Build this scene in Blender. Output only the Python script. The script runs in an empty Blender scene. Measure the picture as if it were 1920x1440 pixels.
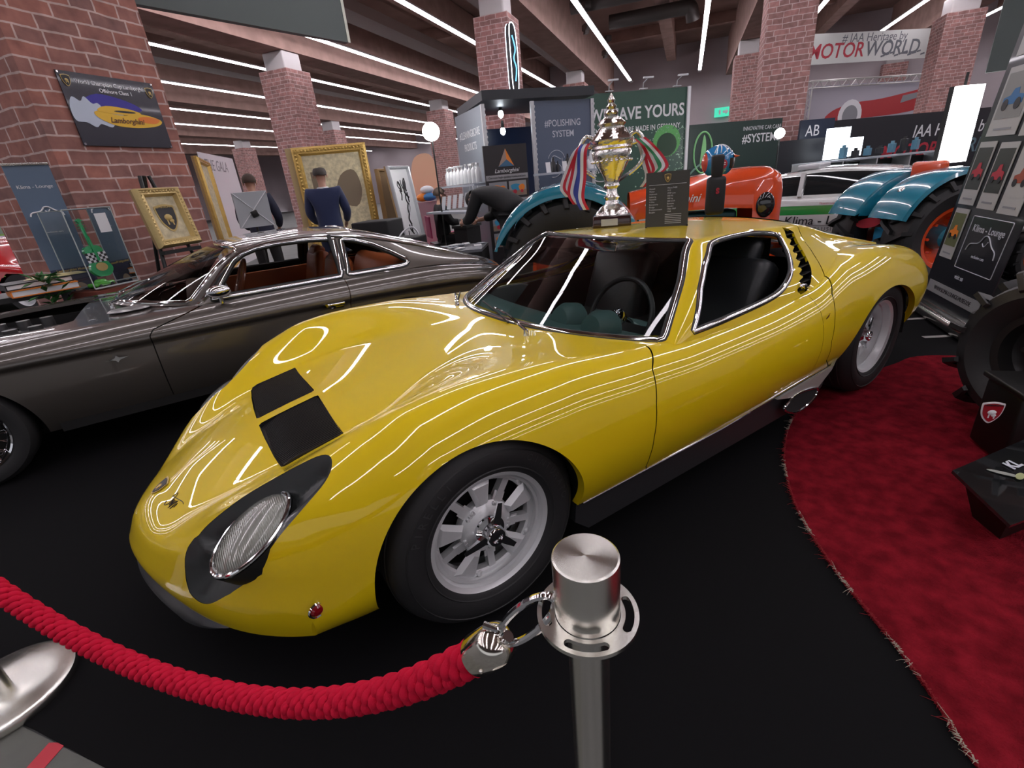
# ---- surfaces of the yellow car (x runs from nose to tail, y=0 is its middle)
def cs(x, K):
    """smooth monotone curve through knots K=[(x,v),...]"""
    X = np.array([k[0] for k in K], float); V = np.array([k[1] for k in K], float)
    h = np.diff(X); d = np.diff(V) / h; m = np.zeros(len(X))
    m[0] = d[0]; m[-1] = d[-1]
    for i in range(1, len(X) - 1):
        if d[i-1] * d[i] > 0:
            w1 = 2*h[i] + h[i-1]; w2 = h[i] + 2*h[i-1]
            m[i] = (w1 + w2) / (w1/d[i-1] + w2/d[i])
    x = np.clip(np.asarray(x, float), X[0], X[-1]); i = np.clip(np.searchsorted(X, x) - 1, 0, len(X) - 2)
    t = (x - X[i]) / h[i]
    return ((1+2*t)*(1-t)**2*V[i] + t*(1-t)**2*h[i]*m[i] + t*t*(3-2*t)*V[i+1] + t*t*(t-1)*h[i]*m[i+1])
NOSE, TAIL = -.035, 4.32
K_zc = [(-.035,.335),(.0,.40),(.1,.46),(.2,.507),(.43,.582),(.65,.628),(1.0,.69),(1.3,.728),(1.5,.742),(2.0,.72),(3.0,.72),(3.6,.74),(4.1,.70),(4.32,.64)]
K_yf = [(-.035,.64),(.2,.65),(.9,.66),(1.3,.68),(1.7,.71),(2.2,.73),(2.7,.73),(3.1,.70),(3.5,.68),(4.0,.64),(4.32,.60)]
K_zf = [(-.035,.36),(.0,.47),(.05,.53),(.1,.572),(.2,.628),(.35,.675),(.5,.715),(.7,.757),(.95,.772),(1.2,.765),(1.5,.735),(1.8,.71),(2.2,.70),(2.6,.72),(3.0,.785),(3.35,.815),(3.7,.78),(4.1,.685),(4.32,.60)]
K_ym = [(-.035,.745),(.1,.79),(.3,.825),(.6,.85),(.95,.862),(1.4,.865),(2.0,.868),(2.6,.868),(3.0,.85),(3.4,.845),(3.8,.825),(4.1,.78),(4.32,.70)]
K_zm = [(-.035,.305),(.0,.31),(.1,.345),(.3,.40),(.6,.44),(1.0,.46),(2.0,.50),(3.0,.50),(3.6,.50),(4.1,.52),(4.32,.55)]
K_yb = [(-.035,.72),(.1,.74),(.3,.76),(.6,.79),(1.0,.805),(2.0,.81),(3.0,.80),(3.8,.78),(4.32,.65)]
K_zb = [(-.035,.228),(.1,.230),(.45,.262),(.7,.285),(1.2,.285),(2.0,.295),(2.75,.315),(3.2,.32),(3.7,.32),(4.32,.38)]
def body_pt(xs, v):
    """v in 0..3: 0-1 middle to fender crest, 1-2 crest to widest line, 2-3 down to the lower edge"""
    zc, yf, zf, ym, zm, yb, zb = [cs(xs, K) for K in (K_zc, K_yf, K_zf, K_ym, K_zm, K_yb, K_zb)]
    s = np.clip(v, 0, 1); s0 = cs(xs, [(0,.3),(.3,.5),(.7,.6),(1.0,.4),(1.4,.1),(1.8,0)]); r = np.clip((s-s0)/(1-s0), 0, 1); S = r*r*(3-2*r)
    y = yf*s; z = zc + (zf-zc)*S
    th = np.clip(v-1, 0, 1)*np.pi/2; e = 1.0
    y2 = yf + (ym-yf)*np.sin(th)**e; z2 = zm + (zf-zm)*np.cos(th)**e
    t = np.clip(v-2, 0, 1)
    y3 = ym - (ym-yb)*t**2; z3 = zm + (zb-zm)*t
    Y = np.where(v <= 1, y, np.where(v <= 2, y2, y3)); Z = np.where(v <= 1, z, np.where(v <= 2, z2, z3))
    q = np.clip((xs-NOSE)/1.1, 0, 1); B = .43*(1-q*q*(3-2*q)); Q = np.where(v > 2, 1, Y/ym)
    q2 = np.clip((TAIL-xs)/.5, 0, 1); B2 = .16*(1-q2*q2*(3-2*q2))
    X = xs + B*(.75*Q**1.5+.25*Q**8) - B2*Q**2.6
    return np.stack(np.broadcast_arrays(X, Y, Z), -1)
def nose_pt(k, v):
    P = body_pt(np.array(NOSE), v); kk = np.asarray(k)
    X, Y, Z = P[..., 0], P[..., 1], P[..., 2]
    E3 = body_pt(np.array(NOSE), np.array(3.)); g = np.clip(v-2, 0, 1); k0 = np.asarray(kk)
    Xa = X - .010*np.sin(k0*np.pi*.75)*(1-g); Ya = Y*(1-.034*k0); Za = Z + (.29-.062*(Y/.745)**2-Z)*k0
    Xb, Yb, Zb = X+(E3[0]-X)*k0, Y+(E3[1]-Y)*k0, Z+(E3[2]-Z)*k0
    return np.stack(np.broadcast_arrays(np.where(v > 2, Xb, Xa), np.where(v > 2, Yb, Ya), np.where(v > 2, Zb, Za)), -1)
# cabin: rows run from the windscreen base over the roof to the tail
K_cz = [(1.42,.735),(1.6,.822),(1.8,.912),(2.0,.985),(2.1,1.010),(2.25,1.017),(2.45,1.017),(2.7,1.015),(3.0,1.00),(3.4,.935),(3.8,.82),(4.15,.70)]
K_ax = [(1.42,1.755),(1.8,1.965),(2.1,2.185),(2.3,2.36),(2.5,2.53),(2.7,2.70),(3.0,3.0),(4.15,4.15)]
K_ay = [(1.42,.755),(1.8,.64),(2.1,.515),(2.3,.505),(2.5,.50),(2.7,.495),(3.0,.49),(3.4,.475),(4.15,.42)]
K_az = [(1.42,.700),(1.8,.868),(2.1,1.006),(2.3,1.00),(2.5,.994),(2.7,.985),(3.0,.965),(3.4,.87),(3.8,.79),(4.15,.72)]
K_bx = [(1.42,1.76),(1.8,1.985),(2.1,2.2),(2.3,2.42),(2.5,2.62),(2.7,2.82),(3.0,3.1),(4.15,4.15)]
K_by = [(1.42,.76),(1.8,.762),(2.1,.765),(2.5,.765),(2.7,.765),(3.0,.72),(3.4,.60),(4.15,.50)]
K_bz = [(1.42,.695),(1.8,.690),(2.1,.685),(2.5,.695),(2.7,.72),(3.0,.76),(3.4,.79),(4.15,.70)]
def cabin_pt(xs, v):
    """v 0-1 middle to roof edge, 1-2 roof edge down to the waist"""
    cz, ax, ay, az, bx, by, bz = [cs(xs, K) for K in (K_cz, K_ax, K_ay, K_az, K_bx, K_by, K_bz)]
    s = np.clip(v, 0, 1); t = np.clip(v-1, 0, 1)
    X = xs + (ax-xs)*s**2.4; Y = ay*s; Z = cz + (az-cz)*s**2.3
    bul = cs(xs, [(1.42,.0),(2.1,.03),(2.5,.03),(2.75,.0),(3.1,-.03),(4.15,-.02)])
    X2 = ax + (bx-ax)*t; Y2 = ay + (by-ay)*t + bul*4*t*(1-t); Z2 = az + (bz-az)*t + .4*bul*4*t*(1-t)
    c = v <= 1
    return np.stack(np.broadcast_arrays(np.where(c, X, X2), np.where(c, Y, Y2), np.where(c, Z, Z2)), -1)
def cabin_grid(xs, vs):
    P = cabin_pt(xs[:, None], vs[None, :])
    for _ in range(3):
        Q = P.copy(); Q[:, 1:-1] = .25*P[:, :-2] + .5*P[:, 1:-1] + .25*P[:, 2:]; P = Q
    return P
import bpy, bmesh, math, random
import numpy as np
from mathutils import Matrix, Vector
random.seed(7)
SC = bpy.context.scene
COL = SC.collection
# ---------------- camera
cd = bpy.data.cameras.new('camera'); cam = bpy.data.objects.new('camera', cd); COL.objects.link(cam); SC.camera = cam
YAW, PITCH, ROLL, FPX = 0.5463, 0.4036, -0.0961, 890.5
CAM = Vector((0.4107, -1.8215, 1.3018))
_f = Vector((math.sin(YAW)*math.cos(PITCH), math.cos(YAW)*math.cos(PITCH), -math.sin(PITCH)))
_r0 = Vector((math.cos(YAW), -math.sin(YAW), 0)); _u0 = _r0.cross(_f)
_r = _r0*math.cos(ROLL) + _u0*math.sin(ROLL); _u = -_r0*math.sin(ROLL) + _u0*math.cos(ROLL)
cam.matrix_world = Matrix(((_r.x, _u.x, -_f.x, CAM.x), (_r.y, _u.y, -_f.y, CAM.y), (_r.z, _u.z, -_f.z, CAM.z), (0, 0, 0, 1)))
cd.sensor_width = 36; cd.lens = 36*FPX/1920; cd.clip_start = .05; cd.clip_end = 300
# ---------------- colour management, world
SC.view_settings.view_transform = 'Standard'; SC.view_settings.look = 'None'
SC.view_settings.gamma = 1; SC.view_settings.use_curve_mapping = False
SC.view_settings.exposure = 0.38
SC.cycles.max_bounces = 6; SC.cycles.diffuse_bounces = 3; SC.cycles.glossy_bounces = 4; SC.cycles.transparent_max_bounces = 14
SC.cycles.transmission_bounces = 6; SC.cycles.sample_clamp_indirect = 6; SC.cycles.caustics_reflective = False; SC.cycles.caustics_refractive = False
W = bpy.data.worlds.new('hall_air'); SC.world = W; W.use_nodes = True
W.node_tree.nodes['Background'].inputs[0].default_value = (.80, .80, .86, 1)
W.node_tree.nodes['Background'].inputs[1].default_value = .52
LAMP = 15.0   # strength of the ceiling light lines
# the hall's own axes: a runs along the light lines, e across them
AX = Vector((.78934, .61396, 0)); EX = Vector((-.61396, .78934, 0)); UP = Vector((0, 0, 1))
def hall(a, p, z=0): return Vector((CAM.x, CAM.y, 0)) + AX*a + EX*p + UP*z
HALL_ROT = math.atan2(AX.y, AX.x)
# ---------------- materials
MATS = {}
def mat(name, col, rough=.5, metal=0, coat=0, emit=0, spec=.5, bump=0, bscale=60, var=0, vscale=8, alpha=1, sheen=0, croff=.04, detail=4):
    if name in MATS: return MATS[name]
    m = bpy.data.materials.new(name); m.use_nodes = True; MATS[name] = m
    nt = m.node_tree; b = nt.nodes['Principled BSDF']; I = b.inputs
    c = (*col, 1) if len(col) == 3 else col
    I['Base Color'].default_value = c; I['Roughness'].default_value = rough; I['Metallic'].default_value = metal
    I['Specular IOR Level'].default_value = spec; I['Coat Weight'].default_value = coat; I['Coat Roughness'].default_value = croff
    I['Alpha'].default_value = alpha; I['Sheen Weight'].default_value = sheen
    if emit: I['Emission Color'].default_value = c; I['Emission Strength'].default_value = emit
    if var or bump:
        tc = nt.nodes.new('ShaderNodeTexCoord')
    if var:
        n = nt.nodes.new('ShaderNodeTexNoise'); n.inputs['Scale'].default_value = vscale; n.inputs['Detail'].default_value = detail
        nt.links.new(tc.outputs['Object'], n.inputs['Vector'])
        r = nt.nodes.new('ShaderNodeValToRGB')
        r.color_ramp.elements[0].position = .35; r.color_ramp.elements[1].position = .68
        r.color_ramp.elements[0].color = (*[x*(1-var) for x in c[:3]], 1); r.color_ramp.elements[1].color = (*[min(1, x*(1+var)) for x in c[:3]], 1)
        nt.links.new(n.outputs['Fac'], r.inputs['Fac']); nt.links.new(r.outputs['Color'], I['Base Color'])
    if bump:
        n2 = nt.nodes.new('ShaderNodeTexNoise'); n2.inputs['Scale'].default_value = bscale; n2.inputs['Detail'].default_value = 6
        nt.links.new(tc.outputs['Object'], n2.inputs['Vector'])
        bp = nt.nodes.new('ShaderNodeBump'); bp.inputs['Strength'].default_value = bump; bp.inputs['Distance'].default_value = .01
        nt.links.new(n2.outputs['Fac'], bp.inputs['Height']); nt.links.new(bp.outputs['Normal'], I['Normal'])
    return m
def srgb(r, g, b):
    f = lambda v: ((v/255)/12.92 if v/255 <= .04045 else ((v/255+.055)/1.055)**2.4)
    return (f(r), f(g), f(b))
def glassy(name, tint, refl=1.0, ior=1.5):
    """a thin pane: tinted see-through with a clear reflection that grows at grazing angles"""
    if name in MATS: return MATS[name]
    m = bpy.data.materials.new(name); m.use_nodes = True; MATS[name] = m; nt = m.node_tree
    nt.nodes.remove(nt.nodes['Principled BSDF']); o = nt.nodes['Material Output']
    t = nt.nodes.new('ShaderNodeBsdfTransparent'); t.inputs[0].default_value = (*tint, 1)
    g = nt.nodes.new('ShaderNodeBsdfGlossy'); g.inputs['Roughness'].default_value = .01; g.inputs[0].default_value = (refl,)*3+(1,)
    f = nt.nodes.new('ShaderNodeFresnel'); f.inputs[0].default_value = ior
    x = nt.nodes.new('ShaderNodeMixShader'); nt.links.new(f.outputs[0], x.inputs[0]); nt.links.new(t.outputs[0], x.inputs[1]); nt.links.new(g.outputs[0], x.inputs[2])
    nt.links.new(x.outputs[0], o.inputs[0]); return m
# ---------------- objects
def tag(o, label=None, cat=None, group=None, kind=None):
    if label: o['label'] = label
    if cat: o['category'] = cat
    if group: o['group'] = group
    if kind: o['kind'] = kind
    return o
def empty(name, loc=(0, 0, 0), rz=0, label=None, cat=None, group=None, rot=None):
    o = bpy.data.objects.new(name, None); COL.objects.link(o); o.location = loc
    o.rotation_euler = rot if rot else (0, 0, rz); o.empty_display_size = .1
    return tag(o, label, cat, group)
def link_mesh(name, V, F, mats, parent=None, smooth=True, idx=None, normals=None, sharp=35):
    me = bpy.data.meshes.new(name); me.from_pydata([tuple(v) for v in V], [], F)
    if not isinstance(mats, (list, tuple)): mats = [mats]
    for m in mats: me.materials.append(m)
    if idx is not None: me.polygons.foreach_set('material_index', idx)
    me.polygons.foreach_set('use_smooth', [bool(smooth)]*len(me.polygons))
    if smooth and normals is None and sharp: me.set_sharp_from_angle(angle=math.radians(sharp))
    if normals is not None: me.normals_split_custom_set_from_vertices([tuple(n) for n in normals])
    o = bpy.data.objects.new(name, me); COL.objects.link(o)
    if parent: o.parent = parent
    return o
def copy_tree(o, parent=None):
    c = o.copy(); COL.objects.link(c)
    if parent: c.parent = parent
    for ch in list(o.children): copy_tree(ch, c)
    return c
def frame(origin, x, y=None, z=None):
    """matrix from an origin and directions of local x and y (or z)"""
    x = Vector(x).normalized()
    if y is not None:
        y = Vector(y); z = x.cross(y).normalized(); y = z.cross(x)
    else:
        z = Vector(z); y = z.cross(x).normalized(); z = x.cross(y)
    o = Vector(origin)
    return Matrix(((x.x, y.x, z.x, o.x), (x.y, y.y, z.y, o.y), (x.z, y.z, z.z, o.z), (0, 0, 0, 1)))
def T(x, y, z): return Matrix.Translation((x, y, z))
def RX(a): return Matrix.Rotation(a, 4, 'X')
def RY(a): return Matrix.Rotation(a, 4, 'Y')
def RZ(a): return Matrix.Rotation(a, 4, 'Z')
class B:
    """collects shapes into one mesh"""
    def __init__(s, M=None): s.V = []; s.F = []; s.I = []; s.M = M or Matrix.Identity(4); s.m = 0
    def add(s, V, F):
        n = len(s.V); s.V += [s.M @ Vector(v) for v in V]; s.F += [[i+n for i in f] for f in F]; s.I += [s.m]*len(F); return s
    def box(s, c, d, R=None, bev=0, taper=1):
        x, y, z = d[0]/2, d[1]/2, d[2]/2; b = min(bev, x*.9, y*.9, z*.9)
        R = R or Matrix.Identity(4); c = Vector(c)
        if b <= 0:
            V = [(-x, -y, -z), (x, -y, -z), (x, y, -z), (-x, y, -z), (-x*taper, -y*taper, z), (x*taper, -y*taper, z), (x*taper, y*taper, z), (-x*taper, y*taper, z)]
            F = [(0, 3, 2, 1), (4, 5, 6, 7), (0, 1, 5, 4), (1, 2, 6, 5), (2, 3, 7, 6), (3, 0, 4, 7)]
        else:
            bm = bmesh.new(); bmesh.ops.create_cube(bm, size=1)
            for v in bm.verts:
                t = taper if v.co.z > 0 else 1; v.co = Vector((v.co.x*2*x*t, v.co.y*2*y*t, v.co.z*2*z))
            bmesh.ops.bevel(bm, geom=list(bm.edges), offset=b, segments=3, profile=.5, affect='EDGES')
            V = [v.co.copy() for v in bm.verts]; F = [[v.index for v in f.verts] for f in bm.faces]; bm.free()
        return s.add([c + R @ Vector(v) for v in V], F)
    def tube(s, pts, r, n=12, cap=True, closed=False, up=None, squash=1):
        P = [Vector(p) for p in pts]; N = len(P); R = r if isinstance(r, (list, tuple, np.ndarray)) else [r]*N
        tan = []
        for i in range(N):
            a = P[(i-1) % N] if (closed or i > 0) else P[i]; b = P[(i+1) % N] if (closed or i < N-1) else P[i]
            d = b-a; tan.append(d.normalized() if d.length > 1e-9 else Vector((0, 0, 1)))
        u = Vector(up) if up else (Vector((0, 0, 1)) if abs(tan[0].z) < .9 else Vector((1, 0, 0)))
        V = []; F = []
        for i in range(N):
            t = tan[i]; x = (u - t*u.dot(t))
            if x.length < 1e-6: x = t.orthogonal()
            x.normalize(); y = t.cross(x)
            if not up: u = x
            for k in range(n):
                a = 2*math.pi*k/n; V.append(P[i] + (x*math.cos(a)*squash + y*math.sin(a))*R[i])
        for i in range(N if closed else N-1):
            j = (i+1) % N
            for k in range(n): F.append((i*n+k, i*n+(k+1) % n, j*n+(k+1) % n, j*n+k))
        if cap and not closed: F.append(list(range(n))[::-1]); F.append([(N-1)*n+k for k in range(n)])
        return s.add(V, F)
    def cyl(s, a, b, r, r2=None, n=24, cap=True): return s.tube([a, b], [r, r if r2 is None else r2], n, cap)
    def lathe(s, prof, n=48, M=None, ang=2*math.pi, cap=False):
        """profile of (radius, height) turned round local z"""
        M = M or Matrix.Identity(4); V = []; F = []; k = len(prof); full = ang > 6.28; m = n if full else n+1
        for j in range(m):
            a = ang*j/n
            for r, z in prof: V.append(M @ Vector((r*math.cos(a), r*math.sin(a), z)))
        for j in range(n):
            j2 = (j+1) % m
            for i in range(k-1):
                F.append((j*k+i, j2*k+i, j2*k+i+1, j*k+i+1))
        if cap: F.append([j*k for j in range(m)][::-1]); F.append([j*k+k-1 for j in range(m)])
        return s.add(V, F)
    def prism(s, poly, h, M=None, both=True):
        """outline in local xy from z=0 to z=h"""
        M = M or Matrix.Identity(4); n = len(poly)
        V = [M @ Vector((x, y, 0)) for x, y in poly] + [M @ Vector((x, y, h)) for x, y in poly]
        F = [list(range(n))[::-1], list(range(n, 2*n))] + [(i, (i+1) % n, n+(i+1) % n, n+i) for i in range(n)]
        return s.add(V, F)
    def sphere(s, c, r, n=20, m=12, sc=(1, 1, 1), R=None):
        R = R or Matrix.Identity(4); V = []; F = []
        for i in range(m+1):
            t = math.pi*i/m
            for k in range(n):
                a = 2*math.pi*k/n; V.append(Vector(c) + R @ Vector((r*sc[0]*math.sin(t)*math.cos(a), r*sc[1]*math.sin(t)*math.sin(a), r*sc[2]*math.cos(t))))
        for i in range(m):
            for k in range(n): F.append((i*n+k, (i+1)*n+k, (i+1)*n+(k+1) % n, i*n+(k+1) % n))
        return s.add(V, F)
    def grid(s, P, flip=False):
        a, b = len(P), len(P[0]); V = [p for row in P for p in row]
        F = [(i*b+j, i*b+j+1, (i+1)*b+j+1, (i+1)*b+j) for i in range(a-1) for j in range(b-1)]
        if flip: F = [f[::-1] for f in F]
        return s.add(V, F)
    def make(s, name, mats, parent=None, smooth=True, sharp=35):
        return link_mesh(name, s.V, s.F, mats, parent, smooth, s.I, None, sharp)
def text(body, size, M, m, parent, name='lettering', ext=.0008, align='CENTER', shear=0, sx=1, off=0, sp=1.0):
    c = bpy.data.curves.new(name, 'FONT'); c.body = body; c.size = size; c.extrude = ext; c.align_x = align; c.align_y = 'CENTER'
    c.shear = shear; c.offset = off; c.space_character = sp; c.resolution_u = 3; c.materials.append(m)
    t = bpy.data.objects.new('t', c); me = bpy.data.meshes.new_from_object(t); me.name = name; bpy.data.objects.remove(t); bpy.data.curves.remove(c)
    if not me.materials: me.materials.append(m)
    o = bpy.data.objects.new(name, me); COL.objects.link(o)
    if parent: o.parent = parent
    o.matrix_local = M @ Matrix.Diagonal((sx, 1, 1, 1)); return o
def arc(cx, cy, r, a0, a1, n=12): return [(cx + r*math.cos(math.radians(a0+(a1-a0)*i/n)), cy + r*math.sin(math.radians(a0+(a1-a0)*i/n))) for i in range(n+1)]
def rrect(w, h, r, n=5):
    P = []
    for cx, cy, a in ((w/2-r, h/2-r, 0), (-w/2+r, h/2-r, 90), (-w/2+r, -h/2+r, 180), (w/2-r, -h/2+r, 270)): P += arc(cx, cy, r, a, a+90, n)
    return P
def spline(pts, n=8, closed=False):
    P = [Vector(p) for p in pts]; N = len(P); out = []
    for i in range(N if closed else N-1):
        g = lambda k: P[k % N] if closed else P[max(0, min(N-1, k))]
        p0, p1, p2, p3 = g(i-1), g(i), g(i+1), g(i+2)
        for k in range(n):
            t = k/n; out.append(.5*((2*p1) + (p2-p0)*t + (2*p0-5*p1+4*p2-p3)*t*t + (3*p1-p0-3*p2+p3)*t**3))
    if not closed: out.append(P[-1])
    return out
# split-able surface sheets: every vertex carries extra numbers, cuts follow an implicit line exactly
class Sheet:
    def __init__(s, A, F): s.A = A; s.F = F      # A rows: x y z nx ny nz then extras
    @staticmethod
    def from_grid(P, extra=None, flip=False):
        a, b = P.shape[:2]; N = np.cross(np.gradient(P, axis=0), np.gradient(P, axis=1)); L = np.linalg.norm(N, axis=2, keepdims=True)
        N = N/np.maximum(L, 1e-12)
        if flip: N = -N
        cols = [P, N] + ([extra] if extra is not None else [])
        A = np.concatenate(cols, 2).reshape(a*b, -1)
        F = [(i*b+j, (i+1)*b+j, (i+1)*b+j+1, i*b+j+1) for i in range(a-1) for j in range(b-1)]
        if flip: F = [f[::-1] for f in F]
        return Sheet(A, F)
    def split(s, fv):
        """fv<0 goes to the first returned sheet, fv>0 to the second"""
        A = [None]; base = s.A; n0 = len(base); new = []; cache = {}
        fv = np.where(np.abs(fv) < 1e-7, 1e-7, fv); neg = fv < 0
        def cut(i, j):
            k = (min(i, j), max(i, j))
            if k not in cache:
                a, b = k; t = fv[a]/(fv[a]-fv[b]); new.append(base[a]*(1-t)+base[b]*t); cache[k] = n0+len(new)-1
            return cache[k]
        Fa, Fb = [], []
        for f in s.F:
            g = [neg[i] for i in f]
            if all(g): Fa.append(f)
            elif not any(g): Fb.append(f)
            else:
                pa, pb = [], []
                for k in range(len(f)):
                    i, j = f[k], f[(k+1) % len(f)]
                    (pa if neg[i] else pb).append(i)
                    if neg[i] != neg[j]:
                        c = cut(i, j); pa.append(c); pb.append(c)
                if len(pa) > 2: Fa.append(tuple(pa))
                if len(pb) > 2: Fb.append(tuple(pb))
        A = np.vstack([base]+([np.array(new)] if new else []))
        return Sheet(A, Fa).clean(), Sheet(A, Fb).clean()
    def clean(s):
        used = sorted({i for f in s.F for i in f}); mp = {v: k for k, v in enumerate(used)}
        return Sheet(s.A[used] if used else s.A[:0], [tuple(mp[i] for i in f) for f in s.F])
    def mirror(s):
        A = s.A.copy(); A[:, 1] *= -1; A[:, 4] *= -1; return Sheet(A, [f[::-1] for f in s.F])
    def join(s, o): n = len(s.A); return Sheet(np.vstack([s.A, o.A]), s.F + [tuple(i+n for i in f) for f in o.F])
    def push(s, d): A = s.A.copy(); A[:, :3] += A[:, 3:6]*d; return Sheet(A, s.F)
    def boundary(s):
        E = {}
        for f in s.F:
            for k in range(len(f)):
                i, j = f[k], f[(k+1) % len(f)]; E[(i, j)] = 1
        nx = {}
        for (i, j) in E:
            if (j, i) not in E: nx[i] = j
        loops = []
        while nx:
            a = next(iter(nx)); L = [a]; b = nx.pop(a)
            while b in nx: L.append(b); b = nx.pop(b)
            L.append(b); loops.append(L)
        return loops
    def rim(s, depth, sel=None, vec=None):
        """a turned-in edge along the outline"""
        V = []; F = []; N = []
        for L in s.boundary():
            for a, b in zip(L[:-1], L[1:]):
                if sel is not None and not (sel(s.A[a]) and sel(s.A[b])): continue
                pa, pb = s.A[a], s.A[b]; n = len(V)
                da = -pa[3:6]*depth if vec is None else vec(pa); db = -pb[3:6]*depth if vec is None else vec(pb)
                V += [pa[:3], pb[:3], pb[:3]+db, pa[:3]+da]; F.append((n+1, n, n+3, n+2))
        return V, F
    def make(s, name, m, parent=None, rim=None):
        V = list(s.A[:, :3]); F = list(s.F); N = list(s.A[:, 3:6])
        if rim:
            v, f = rim; n = len(V); V += v; F += [tuple(i+n for i in q) for q in f]
            for q in f:
                e1 = np.array(v[q[1]])-np.array(v[q[0]]); e2 = np.array(v[q[3]])-np.array(v[q[0]]); nn = np.cross(e1, e2); nn = nn/max(1e-9, np.linalg.norm(nn)); N += [nn]*4
            # each rim quad owns four vertices
        return link_mesh(name, V, F, m, parent, True, None, N, 0)
def sd_poly(x, y, poly):
    """signed distance to a closed outline, negative inside"""
    P = np.array(poly, float); Q = np.roll(P, -1, 0); x = np.asarray(x)[:, None]; y = np.asarray(y)[:, None]
    ex, ey = (Q-P)[:, 0], (Q-P)[:, 1]; wx, wy = x-P[:, 0], y-P[:, 1]
    t = np.clip((wx*ex+wy*ey)/(ex*ex+ey*ey+1e-15), 0, 1); d = np.hypot(wx-ex*t, wy-ey*t).min(1)
    c = ((P[:, 1] > y) != (Q[:, 1] > y)) & (x < (Q[:, 0]-P[:, 0])*(y-P[:, 1])/((Q[:, 1]-P[:, 1])+1e-15)+P[:, 0])
    return np.where(c.sum(1) % 2 == 1, -d, d)
def smooth2(poly, n=8, closed=True): return [(p.x, p.y) for p in spline([(a, b, 0) for a, b in poly], n, closed)]
def sd_line(x, y, line):
    """signed distance to an open line: positive on its left when walking along it"""
    P = np.array(line, float); A, Bq = P[:-1], P[1:]; x = np.asarray(x)[:, None]; y = np.asarray(y)[:, None]
    e = Bq-A; wx, wy = x-A[:, 0], y-A[:, 1]; t0 = (wx*e[:, 0]+wy*e[:, 1])/((e**2).sum(1)+1e-15); t = np.clip(t0, 0, 1)
    t[:, 0] = np.minimum(t0[:, 0], 1); t[:, -1] = np.maximum(t0[:, -1], 0)
    dx, dy = wx-e[:, 0]*t, wy-e[:, 1]*t; d = np.hypot(dx, dy); k = d.argmin(1); r = np.arange(len(k))
    cr = e[k, 0]*wy[r, k]-e[k, 1]*wx[r, k]; return np.sign(cr)*d[r, k]
# ================= the hall: floor, ceiling, lines of light
M_CARP = mat('black_carpet', (.0045, .0045, .0052), .95, spec=.15)
b = B(); b.box((0, 0, -.02), (160, 160, .02)); o = b.make('floor', mat('hall_floor', (.12, .125, .12), .6, var=.15, vscale=3), None, False); tag(o, kind='structure')
b = B(); M_EM = mat('light_line', (1, .93, 1.0), .5, emit=LAMP)
strip_p = [-21.5, -17.2, -12.9, -8.7, -4.6, -.39, 3.73, 8.24, 12.5, 16.8, 21.2, 26.3, 30.6, 35, 39.3, 43.6]
M_HOUS = mat('fixture_white', (.6, .6, .6), .5)
for i, p in enumerate(strip_p):
    a0, a1 = -9, (37 if p < 12 else 60)
    n = int((a1-a0)/3.0); b = B(); h = B()
    for k in range(n):
        c = hall(a0+3.0*(k+.5), p, 6.43); b.box(c, (2.94, .16, .03), RZ(HALL_ROT))
    h.box(hall((a0+a1)/2, p, 6.475), (a1-a0, .19, .05), RZ(HALL_ROT))
    r = h.make('ceiling_light_line', M_HOUS, None, False); tag(r, 'glowing line of light', 'ceiling light', 'parallel light lines under the hall ceiling')
    b.make('diffuser', M_EM, r, False)
b = B(); c = hall(20, 8, 8.3); b.box(c, (110, 110, .1), RZ(HALL_ROT)); o = b.make('ceiling', mat('ceiling_brown', (.30, .19, .16), .8, var=.2, vscale=.6), None, False); tag(o, kind='structure')
# ================= the yellow sports car
M_YEL = mat('yellow_paint', (.72, .525, .006), .35, 0, 1, spec=.15, croff=.012)
M_BLK = mat('black_satin', (.012, .013, .013), .42)
M_SEAM = mat('seam_dark', (.03, .022, .004), .8)
M_RUB = mat('tyre_rubber', (.014, .014, .015), .62, bump=.05, bscale=200)
M_CHR = mat('chrome', (.82, .83, .85), .06, 1)
M_ALU = mat('wheel_alloy', (.80, .81, .82), .36, .5, bump=.04, bscale=120)
M_DARK = mat('underbody_black', (.006, .006, .006), .9)
M_GLASS = glassy('car_glass', (.86, .92, .90), 1, 1.45)
M_SIDEG = glassy('side_glass', (.88, .90, .90), 1, 1.25)
M_TEAL = mat('dash_vinyl', (.07, .14, .135), .55)
M_LEA = mat('black_leather', (.018, .020, .022), .38, bump=.1, bscale=80)
def lens_mat():
    m = mat('ribbed_lens', (.22, .23, .20), .20, .35, 1, croff=.02); nt = m.node_tree; b = nt.nodes['Principled BSDF']
    tc = nt.nodes.new('ShaderNodeTexCoord'); w = nt.nodes.new('ShaderNodeTexWave'); w.inputs['Scale'].default_value = 60; w.bands_direction = 'X'
    bp = nt.nodes.new('ShaderNodeBump'); bp.inputs['Strength'].default_value = .35; bp.inputs['Distance'].default_value = .003
    nt.links.new(tc.outputs['Object'], w.inputs['Vector']); nt.links.new(w.outputs['Fac'], bp.inputs['Height']); nt.links.new(bp.outputs['Normal'], b.inputs['Normal']); return m
M_LENS = lens_mat()
XF, XR, WZ, LIP = .923, 3.427, .325, .788
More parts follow.
